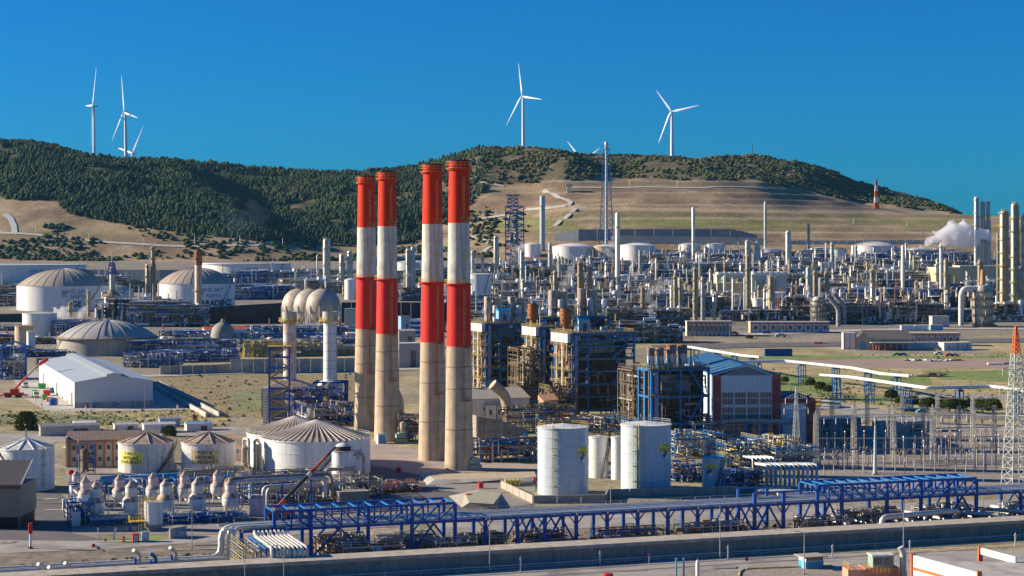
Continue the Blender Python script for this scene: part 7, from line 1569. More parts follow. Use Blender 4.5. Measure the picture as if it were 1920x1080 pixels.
for k in range(9000):
    if k % 3 == 0: u, v = r.uniform(-40, 430), r.uniform(770, 800)
    elif k % 3 == 1: u, v = r.uniform(1440, 1920), r.uniform(690, 760)
    else: u, v = r.uniform(300, 680), r.uniform(702, 785)
    p = GP(u, v); q = r.uniform(.12, .42)*(3 if r.random() < .04 else 1)
    tuft.add([(p.x-q, p.y, 0), (p.x+q, p.y, 0), (p.x, p.y+.3, q*r.uniform(.6, 1.2)), (p.x, p.y-q, 0), (p.x, p.y+q, 0)], [(0, 1, 2), (3, 4, 2)])
o = tuft.build('grass_tufts', M('tuft grass', (.30, .28, .10), .95, var=.5, scale=.05), kind='stuff'); o['label'] = 'dry and green grass tufts dotting the fields'

ws = []; rs = np.random.RandomState(31)
for k in range(420):
    s_ = rs.uniform(-70, 200); n_ = rs.uniform(-9, 15); p = A0+E_*s_+N_*n_; ws.append((p.x, p.y, .1))
scatter('ditch_bushes', BLO, ws, rs.uniform(.5, 1.5, len(ws)), [shrubm[0], shrubm[1], foliage[1]], 'low dark weeds growing in the ditch under the rack', 8)
ws = []
for k in range(700):
    c = [(60, 785, 70, 12), (180, 792, 160, 10), (1600, 735, 90, 22), (1800, 745, 120, 14), (1560, 748, 60, 8), (1770, 668, 160, 5)][k % 6]; p = GP(c[0]+rs.normal()*c[2]*.6, c[1]+rs.normal()*c[3]*.6); ws.append((p.x, p.y, 0))
scatter('weeds', BLO, ws, rs.uniform(.4, 1.4, len(ws)), [shrubm[0], shrubm[1], foliage[2]], 'low weeds and bushes dotted over the fields', 9)

for k, (s_, n_, w, h, ml, nm) in enumerate(((2, 4, 12, 4, (pipeb, steel, pipew, rusty), 'beige pipes and valves behind the left legs of the left box truss'), (17, 2, 14, 3.5, (white, steel, pipew, rusty), 'white roofed tray and pipes in the middle under the left box truss'), (36, 2, 12, 3, (steel, steeld, pipeb), 'scaffold poles and pipes right of the left box truss'), (52, 4, 12, 2.5, (steeld, pipeb, pipew), 'low pipes under the rack below tank T 310'), (98, 3, 14, 2.6, (steel, pipew, rusty), 'low pipes under the rack below the short blue tank'), (140, 6, 18, 3.5, (pipew, pipeb, white, steeld), 'grey pipes and vessels under the left half of the right box truss'), (164, 6, 16, 3.2, (pipew, steeld, white), 'grey pipes under the right half of the right box truss'), (188, 2, 18, 3.4, (pipew, white, steel), 'pale pipe loops under the rack end at the right edge'))):
    skid('pipe_skid', nm, A0+E_*s_+N_*n_, w, 5, h, 400+k, 80, mats=ml, rr=(.08, .3), frame=steel, rail=steel if k % 2 else None, vessels=1, floors=1)
# ------------------------------------------------------------------ the refinery behind
LM = [(120, 540, 'the left domed tank'), (368, 540, 'the domed tank of the rusty stack'), (208, 540, 'the spiked column'), (372, 540, 'the rusty topped stack'), (585, 575, 'the storage spheres'), (612, 500, 'the silver column by the spheres'), (688, 560, 'the farthest left chimney'), (768, 530, 'the chimney gap'),
      (861, 560, 'the nearest chimney'), (903, 535, 'the white tank right of the chimneys'), (965, 420, 'the blue lattice process tower'), (1017, 420, 'the blue grey stack'), (1075, 475, 'the big white dome tank'), (1135, 430, 'the guyed flare mast'), (1158, 470, 'the tall white stack'),
      (1230, 518, 'the long pale roof'), (1300, 470, 'the slim pale stack'), (1408, 535, 'the cream hall'), (1480, 612, 'the long striped building'), (1435, 420, 'the thin pale flare pipe'), (1478, 465, 'the column with a dark head'), (1640, 470, 'the dome tank by the brown slope'), (1693, 500, 'the white stack by the wall'),
      (1707, 580, 'the conical reactor'), (1790, 445, 'the big steam cloud'), (1810, 520, 'the cream yellow hall'), (1843, 580, 'the ribbed reactor'), (1892, 460, 'the twin olive columns'), (1320, 615, 'the many windowed building'), (1367, 568, 'the white tank pair'), (1580, 560, 'the grey elbow ducts')]
USED_L = set()
def where(u, v, cat=''):
    b = sorted(LM, key=lambda l: (l[0]-u)**2+((l[1]-v)*2.0)**2)
    for l in b[:6]:
        du, dv = u-l[0], v-l[1]
        rel = ('just ' if abs(du) < 26 else '')+('left of ' if du < 0 else 'right of ') if abs(du) > 9 else ('in front of ' if dv > 0 else 'behind ')
        dep = '' if abs(dv) < 9 else (', nearer than it' if dv > 0 else ', farther than it')
        if rel.startswith(('in', 'beh')): dep = ''
        yield rel+l[2]+dep
def ulabel(base, u, v):
    for w_ in where(u, v):
        s = base+' '+w_
        if s not in USED_L and len(s.split()) <= 16: USED_L.add(s); return s
    ws = list(where(u, v)); s = base+' between '+ws[0].split('of ')[-1].split(',')[0]+' and '+ws[1].split('of ')[-1].split(',')[0]
    s = ' '.join(s.split()[:15]); s += ' again' if False else ''
    for ad in ('', 'taller', 'lower', 'wider', 'narrower'):
        if (ad+' '+s).strip() not in USED_L: s = (ad+' '+s).strip(); break
    USED_L.add(s); return s

# tanks
def btank(u0, u1, vr, vb, rise, label, mat=white, roofm=None, dome=True, **k):
    return tank('storage_tank', label, u0, u1, vr, vb, rise, mat, roofm, flat=False, dome=dome, rings=k.pop('rings', 1), railm=k.pop('railm', steel), **k)
domeb = M('brown grey dome', (.42, .36, .29), .75, var=.15, scale=.06, streak=.15)
bt1, R, H = btank(34, 204, 537, 584, 17, 'large white tank with grey brown dome at the far left', white, domeb, seg=64, ribs=28, rings=3, stair=(radians(-25), radians(-55)), ribm=domeb)
letter_on_cyl('SAHİL-5018', 5.2, R, H*.78, radians(-90+28), inkb, bt1, 'lettering', .1, .12); letter_on_cyl('NAFTA', 5.2, R, H*.58, radians(-90+32), inkb, bt1, 'lettering', .1, .12); letter_on_cyl('EGE', 7.5, R, H*.28, radians(-90+27), ink, bt1, 'lettering', .1, .25)
bt2, R, H = btank(297, 440, 533, 583, 16, 'large white tank with grey brown dome behind the rusty topped stack', white, domeb, seg=64, ribs=28, rings=3, stair=(radians(-20), radians(-48)), ribm=domeb)
letter_on_cyl('SAHİL-5017', 5.0, R, H*.78, radians(-90+33), inkb, bt2, 'lettering', .1, .12); letter_on_cyl('NAFTA', 5.0, R, H*.56, radians(-90+36), inkb, bt2, 'lettering', .1, .12); letter_on_cyl('KARADENİZ', 7.6, R, H*.28, radians(-90+40), ink, bt2, 'lettering', .1, .3)
for bt_, R, H, aa in ((bt1, None, None, 14), (bt2, None, None, 17)):
    R, H = bt_['R'], bt_['H']; m = MB(); a = radians(-90+aa)
    for (x0, z0, x1, z1) in ((-2, -1.5, 2, -1.5), (-2, -1.5, 0, 2), (2, -1.5, 0, 2), (-2.2, -2.6, 2.2, -2.6), (-1, .2, 1, .2)): m.beam((cos(a+x0/R)*(R+.1), sin(a+x0/R)*(R+.1), H*.7+z0), (cos(a+x1/R)*(R+.1), sin(a+x1/R)*(R+.1), H*.7+z1), .5)
    m.build('emblem', inkb, bt_)
for (u0, u1, vr, vb, l, st, tx) in ((-120, 158, 497, 530, 'very wide low white tank behind the left domed tank', (radians(-12), radians(-30)), 20), (379, 545, 494, 524, 'wide low white tank behind the second domed tank', (radians(-25), radians(-50)), -2)):
    tt, R, H = btank(u0, u1, vr, vb, .5, l, white, whiteold, dome=False, seg=72, stair=st, rings=2)
    letter_on_cyl('SAHİL-504\nSU DEPO', 4.5, R, H*.55, radians(-90+tx+15), inkb, tt, 'lettering', .1, .1)
    m = MB(); m.lathe(0, 0, [(R, H-1.2), (R+1.6, H-1.1), (R+1.6, H-.8), (R, H-.7)], 72); m.build('wind_girder', white, tt)
TB = [(168, 250, 545, 572, 6, 'low blue grey domed tank between the spiked column and the left domed tank', bluepale, steel), (646, 670, 525, 562, 2, 'tall white tank with stair left of the farthest chimney', white, white), (742, 806, 492, 524, 2.5, 'pale green grey tank seen between the chimney pairs', M('pale green tank', (.46, .52, .48), .6), whiteold),
      (876, 922, 514, 562, 1.0, 'white tank with diagonal stair right of the nearest chimney', white, white), (1036, 1114, 462, 494, 5, 'big white tank with shallow dome in front of the flare mast', white, white), (984, 1014, 458, 482, 2.5, 'white tank between blue tower and big dome tank', white, white),
      (1112, 1160, 462, 494, 3, 'white tank with rusty stains and steam, left of the tall white stack', rustw, white), (1163, 1230, 460, 490, 4, 'white tank with diagonal stair right of the tall white stack', white, white), (1272, 1314, 458, 480, 2.5, 'white tank left of the slim pale stack base', white, white),
      (1322, 1361, 458, 480, 2.5, 'white tank with yellow railing right of the slim pale stack', white, white), (1422, 1468, 468, 484, 2, 'low white tank right of the thin pale flare pipe', white, white), (1519, 1556, 466, 486, 2.5, 'white domed tank left of the small white conical one', white, whiteold),
      (1556, 1588, 468, 492, 3, 'small white conical tank before the dome tank on the right', white, steeld), (1597, 1682, 461, 488, 7, 'large white dome tank below the brown slope on the right', white, whiteold), (1684, 1762, 466, 486, 1.5, 'long low white tank at the foot of the slope behind the steam', white, white),
      (1347, 1389, 552, 586, .8, 'white tank left of the yellow labelled pair', white, white), (1410, 1432, 560, 588, .8, 'low round white tank between the two white tanks', white, white), (1432, 1473, 549, 585, .8, 'white tank with yellow label right of the low round tank', white, white),
      (1168, 1208, 556, 574, .8, 'white drum like tank behind the boiler house flues', white, white), (1597, 1616, 572, 590, .6, 'small white tank at the foot of the dark retaining wall', white, white), (1482, 1502, 510, 530, .6, 'pale green tank beside the cream hall', beige, white), (538, 556, 535, 556, .6, 'pair of slim white tanks left of the spheres', white, white),
      (1005, 1035, 556, 575, .6, 'white tank just behind the left flue pair', white, white), (1128, 1150, 560, 585, .6, 'steel coloured tank among the brown columns', silver, silver), (1740, 1764, 556, 575, .5, 'small white tank right of the conical reactor', white, white)]
for (u0, u1, vr, vb, rise, l, mt, rm) in TB: btank(u0, u1, vr, vb, rise, l, mt, rm, seg=36, stair=(radians(-40), radians(-75)) if u1-u0 > 30 else None, railm=yellowd)
for (u, v) in ((1374, 569), (1466, 566)): p = Vector(hit(u, 588)); 

# special columns
def column(u, vt, vb, wpx, label, mat=silver, name='process_column', cat='process column', plats=5, top=None, pipes=2, cone=False, frame=None, spike=0, d=None, rp=yellowd):
    p = Vector(hit(u, vb)) if d is None else Vector((X(u, d), d, tz(X(u, d), d))); h = CH-(vt-HZ)/F*p.y-p.z; R_ = S(wpx, p.y)/2
    t = T(name, label, cat, p); r = random.Random(int(u*7+vt))
    if cone: prof = [(R_*1.6, 0), (R_*1.6, h*.25), (R_, h*.38), (R_, h-R_*.6), (R_*.6, h-.1), (.02, h)]
    else: prof = [(R_*1.05, 0), (R_, h*.04), (R_, h-R_*.7), (R_*.75, h-R_*.2), (.02, h)]
    m = MB(); m.lathe(0, 0, prof, 18); m.build('shell', mat, t, True)
    for k in range(3): z = h*(.2+.27*k); m = MB(); m.lathe(0, 0, [(R_*.99, z), (R_*1.05, z+.1), (R_*1.05, z+.9), (R_*.99, z+1)], 18); m.build('band', top or mat, t)
    for k in range(plats):
        z = h*(k+1)/(plats+.25); a0 = r.uniform(0, 6); m = MB()
        m.lathe(0, 0, [(R_, z-.15), (R_+1.6, z-.15), (R_+1.6, z), (R_, z)], 12, a0, a0+4.2); m.ringrail(0, 0, z, R_+1.5, 1.3, 9, .16, a0, a0+4.2); m.build('platform', rp, t)
    m = MB(); a = -1.2; m.ladder(cos(a)*(R_+.5), sin(a)*(R_+.5), 0, h, a+pi/2, .8, .16); m.build('ladder', rp, t)
    for k in range(pipes):
        a = -2.3+k*1.9; rr = .28+.15*k; x, y = cos(a)*(R_+.6), sin(a)*(R_+.6); m = MB(); m.pipe([(0, 0, h), (0, 0, h+1.6), (x, y, h+1.6), (x, y, h*.08)] if k == 0 else [(x, y, h*.75), (x, y, 1)], rr, 7, 1.2); m.build('overhead_pipe', pipew if k == 0 else steel, t, True)
    if frame: m = MB(); m.lattice(0, 0, 0, h*.93, R_*5.0, R_*4.2, 12, .5); m.build('lattice_frame', frame, t)
    if spike: m = MB(); m.cyl((0, 0, h), (0, 0, h+spike), .8, .3, 8); m.build('vent_tip', steel, t)
    return t
SP = [(612, 447, 545, 13, 'silver column with platforms left of the farthest chimney', silver, 6), (641, 476, 548, 10, 'short silver column right of the tall silver one', silver, 4), (656, 470, 548, 10, 'silver column closest to the farthest chimney', silver, 4), (765, 466, 562, 9, 'slim silver column with crowned top in the chimney gap, left', silver, 4),
      (774, 463, 562, 8, 'slim silver column with crowned top in the chimney gap, right', silver, 4), (930, 442, 505, 9, 'short silver column left of the blue lattice process tower', silver, 3), (979, 470, 560, 9, 'silver column before the blue lattice tower', silver, 3), (1031, 455, 530, 7, 'white flue behind the left flue pair', white, 1),
      (1041, 508, 590, 9, 'brown insulated column right of the left flue pairs', olive, 4), (1048, 480, 540, 6, 'white bent pipe column before the big dome tank', white, 1), (1088, 490, 598, 11, 'rusty orange column with rings, left of its thinner twin', M('orange brown cladding', (.45, .26, .13), .6, var=.3, streak=.4), 5), (1106, 500, 598, 9, 'thinner rusty column right of the ringed orange one', MATS['orange brown cladding'], 4),
      (1205, 538, 615, 8, 'thin column with orange top behind the large boiler house', MATS['orange brown cladding'], 3), (1266, 516, 606, 8, 'olive column left of its close twin, before the cream hall', olive, 4), (1275, 522, 604, 7, 'olive column right of its close twin', olive, 3), (1303, 502, 602, 8, 'olive column with orange band below the slim pale stack', olive, 5), (1317, 520, 610, 7, 'pale column before the cream hall left end', pipew, 3),
      (1402, 478, 598, 9, 'tall olive brown column in front of the cream hall', olive, 5), (1446, 516, 600, 11, 'olive column before the yellow labelled white tank', olive, 4), (1402, 450, 505, 10, 'silver column with white crown behind the cream hall, left', silver, 4), (1420, 453, 505, 10, 'silver column with white crown behind the cream hall, right', silver, 4),
      (1516, 500, 570, 10, 'silver column above the grey elbow ducts', silver, 4), (1528, 508, 585, 8, 'rusty topped column left of the grey elbow ducts', olive, 3), (1550, 508, 585, 8, 'olive brown column over the grey elbow ducts', olive, 3), (1635, 505, 598, 8, 'slender olive column standing before the retaining wall', olive, 5),
      (1765, 456, 555, 7, 'slim white stack right of the steam cloud stem', white, 3), (1774, 486, 590, 9, 'olive column before the cream yellow hall', olive, 4), (1838, 487, 560, 10, 'orange topped column above the ribbed reactor', MATS['orange brown cladding'], 2), (1831, 369, 520, 9, 'tall silver column, left of the bent pipe bundle at the far right', silver, 6),
      (1843, 378, 520, 9, 'silver column in the middle of the far right bundle', silver, 6), (1853, 376, 520, 7, 'silver column with hooked pipes, right of the far bundle', silver, 6), (1871, 440, 590, 5, 'thin brown column left of the twin olive columns', olive, 3), (1883, 394, 598, 17, 'thick olive column, left one of the tall twins', olive, 8),
      (1903, 380, 602, 15, 'thick olive column, right one of the tall twins', olive, 9), (1922, 402, 602, 14, 'pinkish white column cut by the right frame edge', whiteold, 8), (276, 495, 596, 6, 'thin brown column left of the tall brown one', olive, 5), (287, 462, 596, 8, 'tall brown column behind the domed tank', MATS['orange brown cladding'], 7),
      (886, 470, 560, 7, 'white column glimpsed right of the nearest chimney', white, 3), (905, 480, 560, 6, 'silver column behind the white tank right of the chimneys', silver, 3), (1107, 480, 520, 6, 'pale column before the stained steaming tank', pipew, 2), (1200, 470, 520, 6, 'pale steel column before the white stair tank', steel, 3), (1560, 455, 500, 6, 'pale thin column behind the small conical tank', pipew, 2),
      (1478, 432, 512, 10, 'silver column with a dark blue head', silver, 3), (1605, 460, 500, 5, 'short pale column before the large dome tank', silver, 2), (1660, 545, 600, 7, 'olive column with rusty base left of the conical reactor', olive, 2)]
for (u, vt, vb, w, l, mt, pl) in SP: column(u, vt, vb, w, l, mt, plats=pl)
column(1017, 366, 470, 10, 'blue grey stack with white bands right of the blue tower', M('blue grey stack', (.33, .42, .48), .6, streak=.2), 'refinery_stack', 'stack', 1, pipes=0); column(1158, 398, 540, 9, 'tall white tapered stack right of the flare mast', white, 'refinery_stack', 'stack', 1, pipes=0)
column(1300, 388, 505, 6, 'slim pale stack rising to the brown slope', pipew, 'refinery_stack', 'stack', 2, pipes=0); column(1435, 378, 470, 5.5, 'thin pale flare pipe on the right', pipew, 'refinery_stack', 'stack', 2, pipes=1); column(1516, 419, 485, 5.5, 'thin green pipe stack on the right', M('green grey pipe', (.25, .36, .30), .5), 'refinery_stack', 'stack', 1, pipes=0)
column(1693, 460, 560, 7, 'white stack standing by the retaining wall', white, 'refinery_stack', 'stack', 1, pipes=0)
# rusty topped stack on the left, spiked column, blue lattice tower
t = column(372, 470, 606, 13.5, 'white stack with rusty red top before the second domed tank', M('rust streaked stack', (.62, .52, .40), .6, var=.15, rust=.4, rustcol=(.55, .22, .05)), 'refinery_stack', 'stack', 2, pipes=0)
p = Vector(t.location); h = CH-(470-HZ)/F*p.y-p.z; R_ = S(13.5, p.y)/2; m = MB(); m.lathe(0, 0, [(R_*1.06, h*.80), (R_*1.08, h-.2), (R_*1.0, h+.3), (R_*.8, h+.3)], 16); m.build('rusty_top', M('deep red rust', (.26, .05, .03), .7, var=.4, dirt=(.3, (.5, .2, .05))), t)
m = MB(); m.ob(0, 0, 0, 14, 10, 6, 0); m.build('furnace_box', steeld, t)
t = column(210, 500, 596, 9, 'white column with blue frame head and spike above a brown furnace', white, plats=2, spike=13); p = Vector(t.location); h = CH-(500-HZ)/F*p.y-p.z
m = MB(); m.lattice(0, 0, h*.84, h+4, 7.5, 3.5, 4, .5); m.ringrail(0, 0, h*.86, 5.5, 1.5, 12, .3); m.build('blue_head_frame', blue, t); m = MB(); m.lathe(0, 0, [(10.5, -1), (10.5, h*.22), (12, h*.24), (12, h*.27), (9.5, h*.3), (9.5, h*.42), (5, h*.5), (2.4, h*.55)], 20); m.build('furnace', M('brown furnace', (.42, .28, .17), .6, var=.25, rust=.2, streak=.4), t, True)
m = MB(); m.ringrail(0, 0, h*.27, 12, 1.5, 16, .3); m.ringrail(0, 0, h*.42, 9.8, 1.5, 14, .3); m.build('gallery', yellowd, t)
m = MB(); m.pipe([(-4, -3, h*.5), (-8, -4, h*.5), (-8, -4, 4)], .9, 8, 2); m.build('side_duct', pipew, t, True); m = MB(); m.beam((20, -2, 0), (8, -2, h*.3), 1.6, 2); m.build('blue_conveyor', blue, t)
p = Vector(hit(965, 500)); t = T('process_tower', 'tall blue lattice tower crowded with silver vessels and platforms', 'process tower', p); h = CH-(366-HZ)/F*p.y-p.z; w = S(34, p.y)
m = MB(); m.lattice(0, 0, 0, h*.84, w, w, 10, 1.3); m.build('lattice_frame', blue, t); m = MB(); m.lattice(-w*.1, 0, h*.84, h, w*.55, w*.5, 3, 1.2); m.ob(-w*.1, 0, h, w*.85, w*.6, 1); m.build('upper_frame', blue, t)
for k in range(9): z = h*.84*(k+1)/9; m = MB(); m.ob(0, 0, z-.9, w*1.08, w*1.08, 1.0); m.build('deck', blue2, t); m = MB(); m.rail((-w/2, -w/2, z), (w/2, -w/2, z), 1.5, 2.5, .2); m.rail((-w/2, -w/2, z), (-w/2, w/2, z), 1.5, 2.5, .2); m.build('railing', blue2 if k % 3 else yellowd, t)
r = random.Random(8)
for k in range(9): x, y = r.uniform(-w*.4, w*.4), r.uniform(-w*.45, 0); z = h*r.uniform(.05, .6); m = MB(); m.lathe(x, y, [(.05, z), (1.6, z+1), (1.6, z+h*.12), (.05, z+h*.12+1)], 10); m.build('vessel', r.choice([silver, white, beige]), t, True)
m = MB(); m.cyl((w*.1, 0, 0), (w*.1, 0, h*.8), 2.6, n=14); m.build('inner_column', silver, t, True)
# flare mast
p = Vector(hit(1137, 470)); t = T('flare_mast', 'very tall flare mast with blue lattice derrick reaching the skyline', 'flare', p); h = CH-(266-HZ)/F*p.y-p.z
m = MB(); m.lattice(0, 0, 0, h*.93, 24, 9, 16, .6); m.build('derrick', blue2, t)
m = MB(); m.cyl((0, 0, 0), (0, 0, h-3), 2.6, 2.0, 12); m.build('flare_pipe', M('flare pipe', (.5, .58, .58), .5, streak=.2), t, True)
m = MB(); m.lathe(0, 0, [(2.2, h-12), (4.2, h-11.6), (4.2, h-10), (2.4, h-9), (3.2, h-4), (2.6, h), (1.8, h)], 12); m.build('flare_tip', steel, t); m = MB(); m.ringrail(0, 0, h-11.5, 4.4, 1.5, 10, .3); m.build('tip_gallery', steel, t)
p = Vector(hit(1643, 391)); t = T('radio_mast', 'red and white lattice mast standing on the brown slope', 'mast', p); h = S(54, p.y); n = 5
for k in range(n): m = MB(); w0 = 8.5-6.0*k/n; m.lattice(0, 0, h*k/n, h*(k+1)/n, w0, w0-1.2, 3, 1.0); m.ob(0, 0, h*k/n, w0*.55, w0*.55, h/n, 0); m.build('lattice_section', orange if k % 2 == 0 else white, t)
p = Vector(hit(1067, 360)); t = T('slope_hut', 'small yellow hut on a lattice base beside the mountain road', 'hut', p); m = MB(); m.ob(0, 0, 0, 9, 8, 11); m.build('wall', creamw, t); m = MB(); m.ob(0, 0, 11, 14, 12, 3.5); m.build('cabin', yellowd, t); m = MB(); m.ob(0, 0, 14.5, 15, 13, 1); m.build('roof', white, t)

# halls
def hall(u0, u1, vt, vb, label, mat, roofm=whiteold, depth=30, pitch=1.0, extra=None, arch=0):
    p = Vector(hit(u0, vb)); w = S(u1-u0, p.y); h = CH-(vt-HZ)/F*p.y-p.z; t = T('process_hall', label, 'building', p)
    m = MB(); m.box(0, 0, -2, w, depth, h); m.build('wall', mat, t); m = MB(); m.box(-.6, -.6, h, w+.6, depth+.6, h+pitch); m.build('roof', roofm, t)
    for k in range(arch): x = w*(k+.5)/arch; m = MB(); m.box(x-1.2, -.3, h*.1, x+1.2, -.01, h*.5); m.build('arched_opening', dark, t)
    if extra: extra(t, w, h)
    return t
def fans(t, w, h):
    for k in range(6): x = w*(k+.5)/6; m = MB(); m.cyl((x, 8, h+1), (x, 8, h+5), 4.2, 3.8, 14); m.build('cooling_fan', white, t, True)
    for x in (w*.1, w*.26, w*.6): m = MB(); m.pipe([(x, -1.5, h*.4), (x, -1.5, h*.8), (x+3, -1.5, h*.8), (x+3, -1.5, h*.4)], .5, 7, 1.5); m.build('u_pipe', M('green pipe', (.2, .4, .15), .5), t, True)
hall(1344, 1410, 518, 545, 'cream cooling hall with white fans on its roof, left part', creamw, creamw, 34, 2, fans, 2); hall(1410, 1475, 518, 562, 'pale hall with green U pipes, right part of the cream hall', M('pale hall side', (.58, .56, .52), .7, streak=.2), creamw, 30, 2, fans, 0)
hall(1345, 1392, 531, 560, 'tan lower block in front of the cream cooling hall', M('tan block', (.45, .38, .28), .8), creamw, 10, .6); hall(1752, 1800, 503, 545, 'cream yellow hall left part, below the steam cloud', M('cream yellow', (.62, .54, .26), .7), whiteold, 36, 1.2); hall(1800, 1876, 500, 545, 'cream yellow hall right shaded part behind the ribbed reactor', M('olive cream wall', (.52, .50, .30), .7, streak=.3), whiteold, 36, 1.2)  # right part of cream yellow hall: shade put into its duller wall colour
hall(1166, 1298, 517, 528, 'long low hall under the pale blue grey roof', bluepale, M('pale blue grey roof', (.42, .50, .52), .6, var=.08), 90, 1.0); hall(1538, 1562, 492, 516, 'bright white cubic building beside the small conical tank', white, white, 16, .4); hall(1551, 1580, 528, 550, 'grey pale hall above the grey elbow ducts', M('grey hall wall', (.48, .47, .45), .7), whiteold, 20, .6)
hall(1650, 1682, 528, 550, 'grey roofed shed left of the white stack', whiteold, steel, 14, 1); hall(1728, 1752, 530, 550, 'grey roofed shed right of the white stack', whiteold, steel, 14, 1); hall(1215, 1250, 527, 533, 'thin pale canopy right of the tall white stack', whiteold, bluepale, 10, .5)
# embankment walls
def embank(name, label, tops, bots, mat=darkwall, n=10):
    A = [Vector(hit(*b)) for b in bots]; t = T(name, label, 'retaining wall', A[0]); o = A[0]
    for k in range(len(A)-1):
        a, b = A[k], A[k+1]; ha = S(bots[k][1]-tops[k][1], a.y); hb = S(bots[k+1][1]-tops[k+1][1], b.y)
        for q in range(n):
            f0, f1 = q/n, (q+1)/n; p0 = a.lerp(b, f0)-o; p1 = a.lerp(b, f1-.004)-o; h0 = ha*(1-f0)+hb*f0; h1 = ha*(1-f1)+hb*f1; m = MB()
            m.add([tuple(p0+Vector((0, 0, -2))), tuple(p1+Vector((0, 0, -2))), tuple(p1+Vector((0, 1.5, h1))), tuple(p0+Vector((0, 1.5, h0))), tuple(p0+Vector((0, 4, -2))), tuple(p1+Vector((0, 4, -2))), tuple(p1+Vector((0, 2.8, h1))), tuple(p0+Vector((0, 2.8, h0)))], [(0, 1, 2, 3), (3, 2, 6, 7), (5, 4, 7, 6), (0, 3, 7, 4), (1, 5, 6, 2)]); m.build('wall_panel', mat, t)
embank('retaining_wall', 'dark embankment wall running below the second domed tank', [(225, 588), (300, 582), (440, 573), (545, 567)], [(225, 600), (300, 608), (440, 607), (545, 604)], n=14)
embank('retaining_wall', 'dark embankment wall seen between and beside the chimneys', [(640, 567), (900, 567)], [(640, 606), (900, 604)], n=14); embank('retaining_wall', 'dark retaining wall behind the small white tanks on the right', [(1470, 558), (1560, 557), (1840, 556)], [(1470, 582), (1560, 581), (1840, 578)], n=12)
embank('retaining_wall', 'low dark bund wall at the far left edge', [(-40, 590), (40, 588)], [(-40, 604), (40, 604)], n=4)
lat = M('cellular slope', (.36, .37, .36), .85, wave=('Z', .35, .6)); embank('stone_slope', 'grey cellular concrete slope between the domed tanks', [(150, 505), (300, 506), (380, 506)], [(150, 524), (300, 526), (380, 526)], lat, 16); embank('stone_slope', 'grey cellular concrete slope left of the silver column', [(545, 504), (700, 505)], [(545, 522), (700, 522)], lat, 12)
pg = M('blue grey slope', (.22, .25, .27), .9, var=.2, scale=.05); embank('stone_slope', 'smooth blue grey cut slope above the white dome tanks', [(1040, 438), (1085, 430), (1370, 429), (1420, 440)], [(1040, 452), (1085, 452), (1370, 452), (1420, 452)], pg, 8)
embank('stone_slope', 'pale lower bench of the cut slope behind the white tanks', [(1160, 441), (1440, 446)], [(1160, 458), (1440, 460)], M('pale sand bench', (.48, .43, .35), .9), 10); embank('retaining_wall', 'white topped wall at the foot of the brown slope on the right', [(1480, 451), (1760, 450)], [(1480, 458), (1760, 457)], concl, 18)

# reactors and elbow ducts on the right
def reactor(u, vt, vb, w, label, cone=True):
    p = Vector(hit(u, vb)); h = CH-(vt-HZ)/F*p.y-p.z; R_ = S(w, p.y)/2; t = T('reactor', label, 'reactor', p); r = random.Random(int(u))
    m = MB(); m.lathe(0, 0, [(R_*.9, 0), (R_, 1), (R_, h*.7)]+([(R_*.35, h*.88), (R_*.35, h)] if cone else [(R_*1.05, h*.72), (R_*1.05, h*.85), (R_*.7, h*.97), (.1, h)]), 24); m.build('shell', M('ribbed reactor cladding', (.52, .50, .42), .5, .3, var=.15, streak=.5, rust=.2), t, True)
    for k in range(18): a = 2*pi*k/18; m = MB(); m.beam((cos(a)*R_*1.01, sin(a)*R_*1.01, 1), (cos(a)*R_*1.01, sin(a)*R_*1.01, h*.68), .4); m.build('rib', pipew, t)
    for k in range(5): z = h*(.06+.19*k); m = MB(); m.lathe(0, 0, [(R_, z), (R_+1.8, z), (R_+1.8, z+.3), (R_, z+.3)], 20); m.ringrail(0, 0, z+.3, R_+1.7, 1.4, 20, .2); m.build('gallery', steeld, t)
    m = MB()
    for k in range(26): a = r.uniform(0, 6.28); x, y = cos(a)*(R_+1), sin(a)*(R_+1); z = r.uniform(0, h*.6); m.pipe([(x, y, z), (x, y, z+r.uniform(3, 9))], r.uniform(.25, .6), 6)
    m.build('pipework', pipeb, t, kind='stuff'); m = MB(); m.ob(0, 0, 0, R_*2.4, R_*2.2, 1.6); m.build('base', steeld, t); return t, h, R_
t, h, R_ = reactor(1843, 533, 612, 36, 'wide ribbed reactor with dark galleries near the right edge', False); m = MB(); m.pipe([(-4, -2, h*.9), (-R_-9, -3, h*.9), (-R_-11, -3, h*.75), (-R_-11, -3, 1)], 2.2, 12, 5); m.build('elbow_duct', whiteold, t, True)
m = MB(); m.cyl((0, 0, h), (0, 0, h+12), 2.5, 1.8, 12); m.build('top_stack', MATS['orange brown cladding'], t, True)
t, h, R_ = reactor(1706, 553, 606, 18, 'reactor with rusty conical top and tall neck'); reactor(1676, 575, 606, 12, 'small silver reactor left of the conical one', False); reactor(1642, 580, 606, 13, 'short pale reactor behind the fire station', False); reactor(1535, 555, 608, 26, 'square shouldered reactor block behind the long striped building', False)
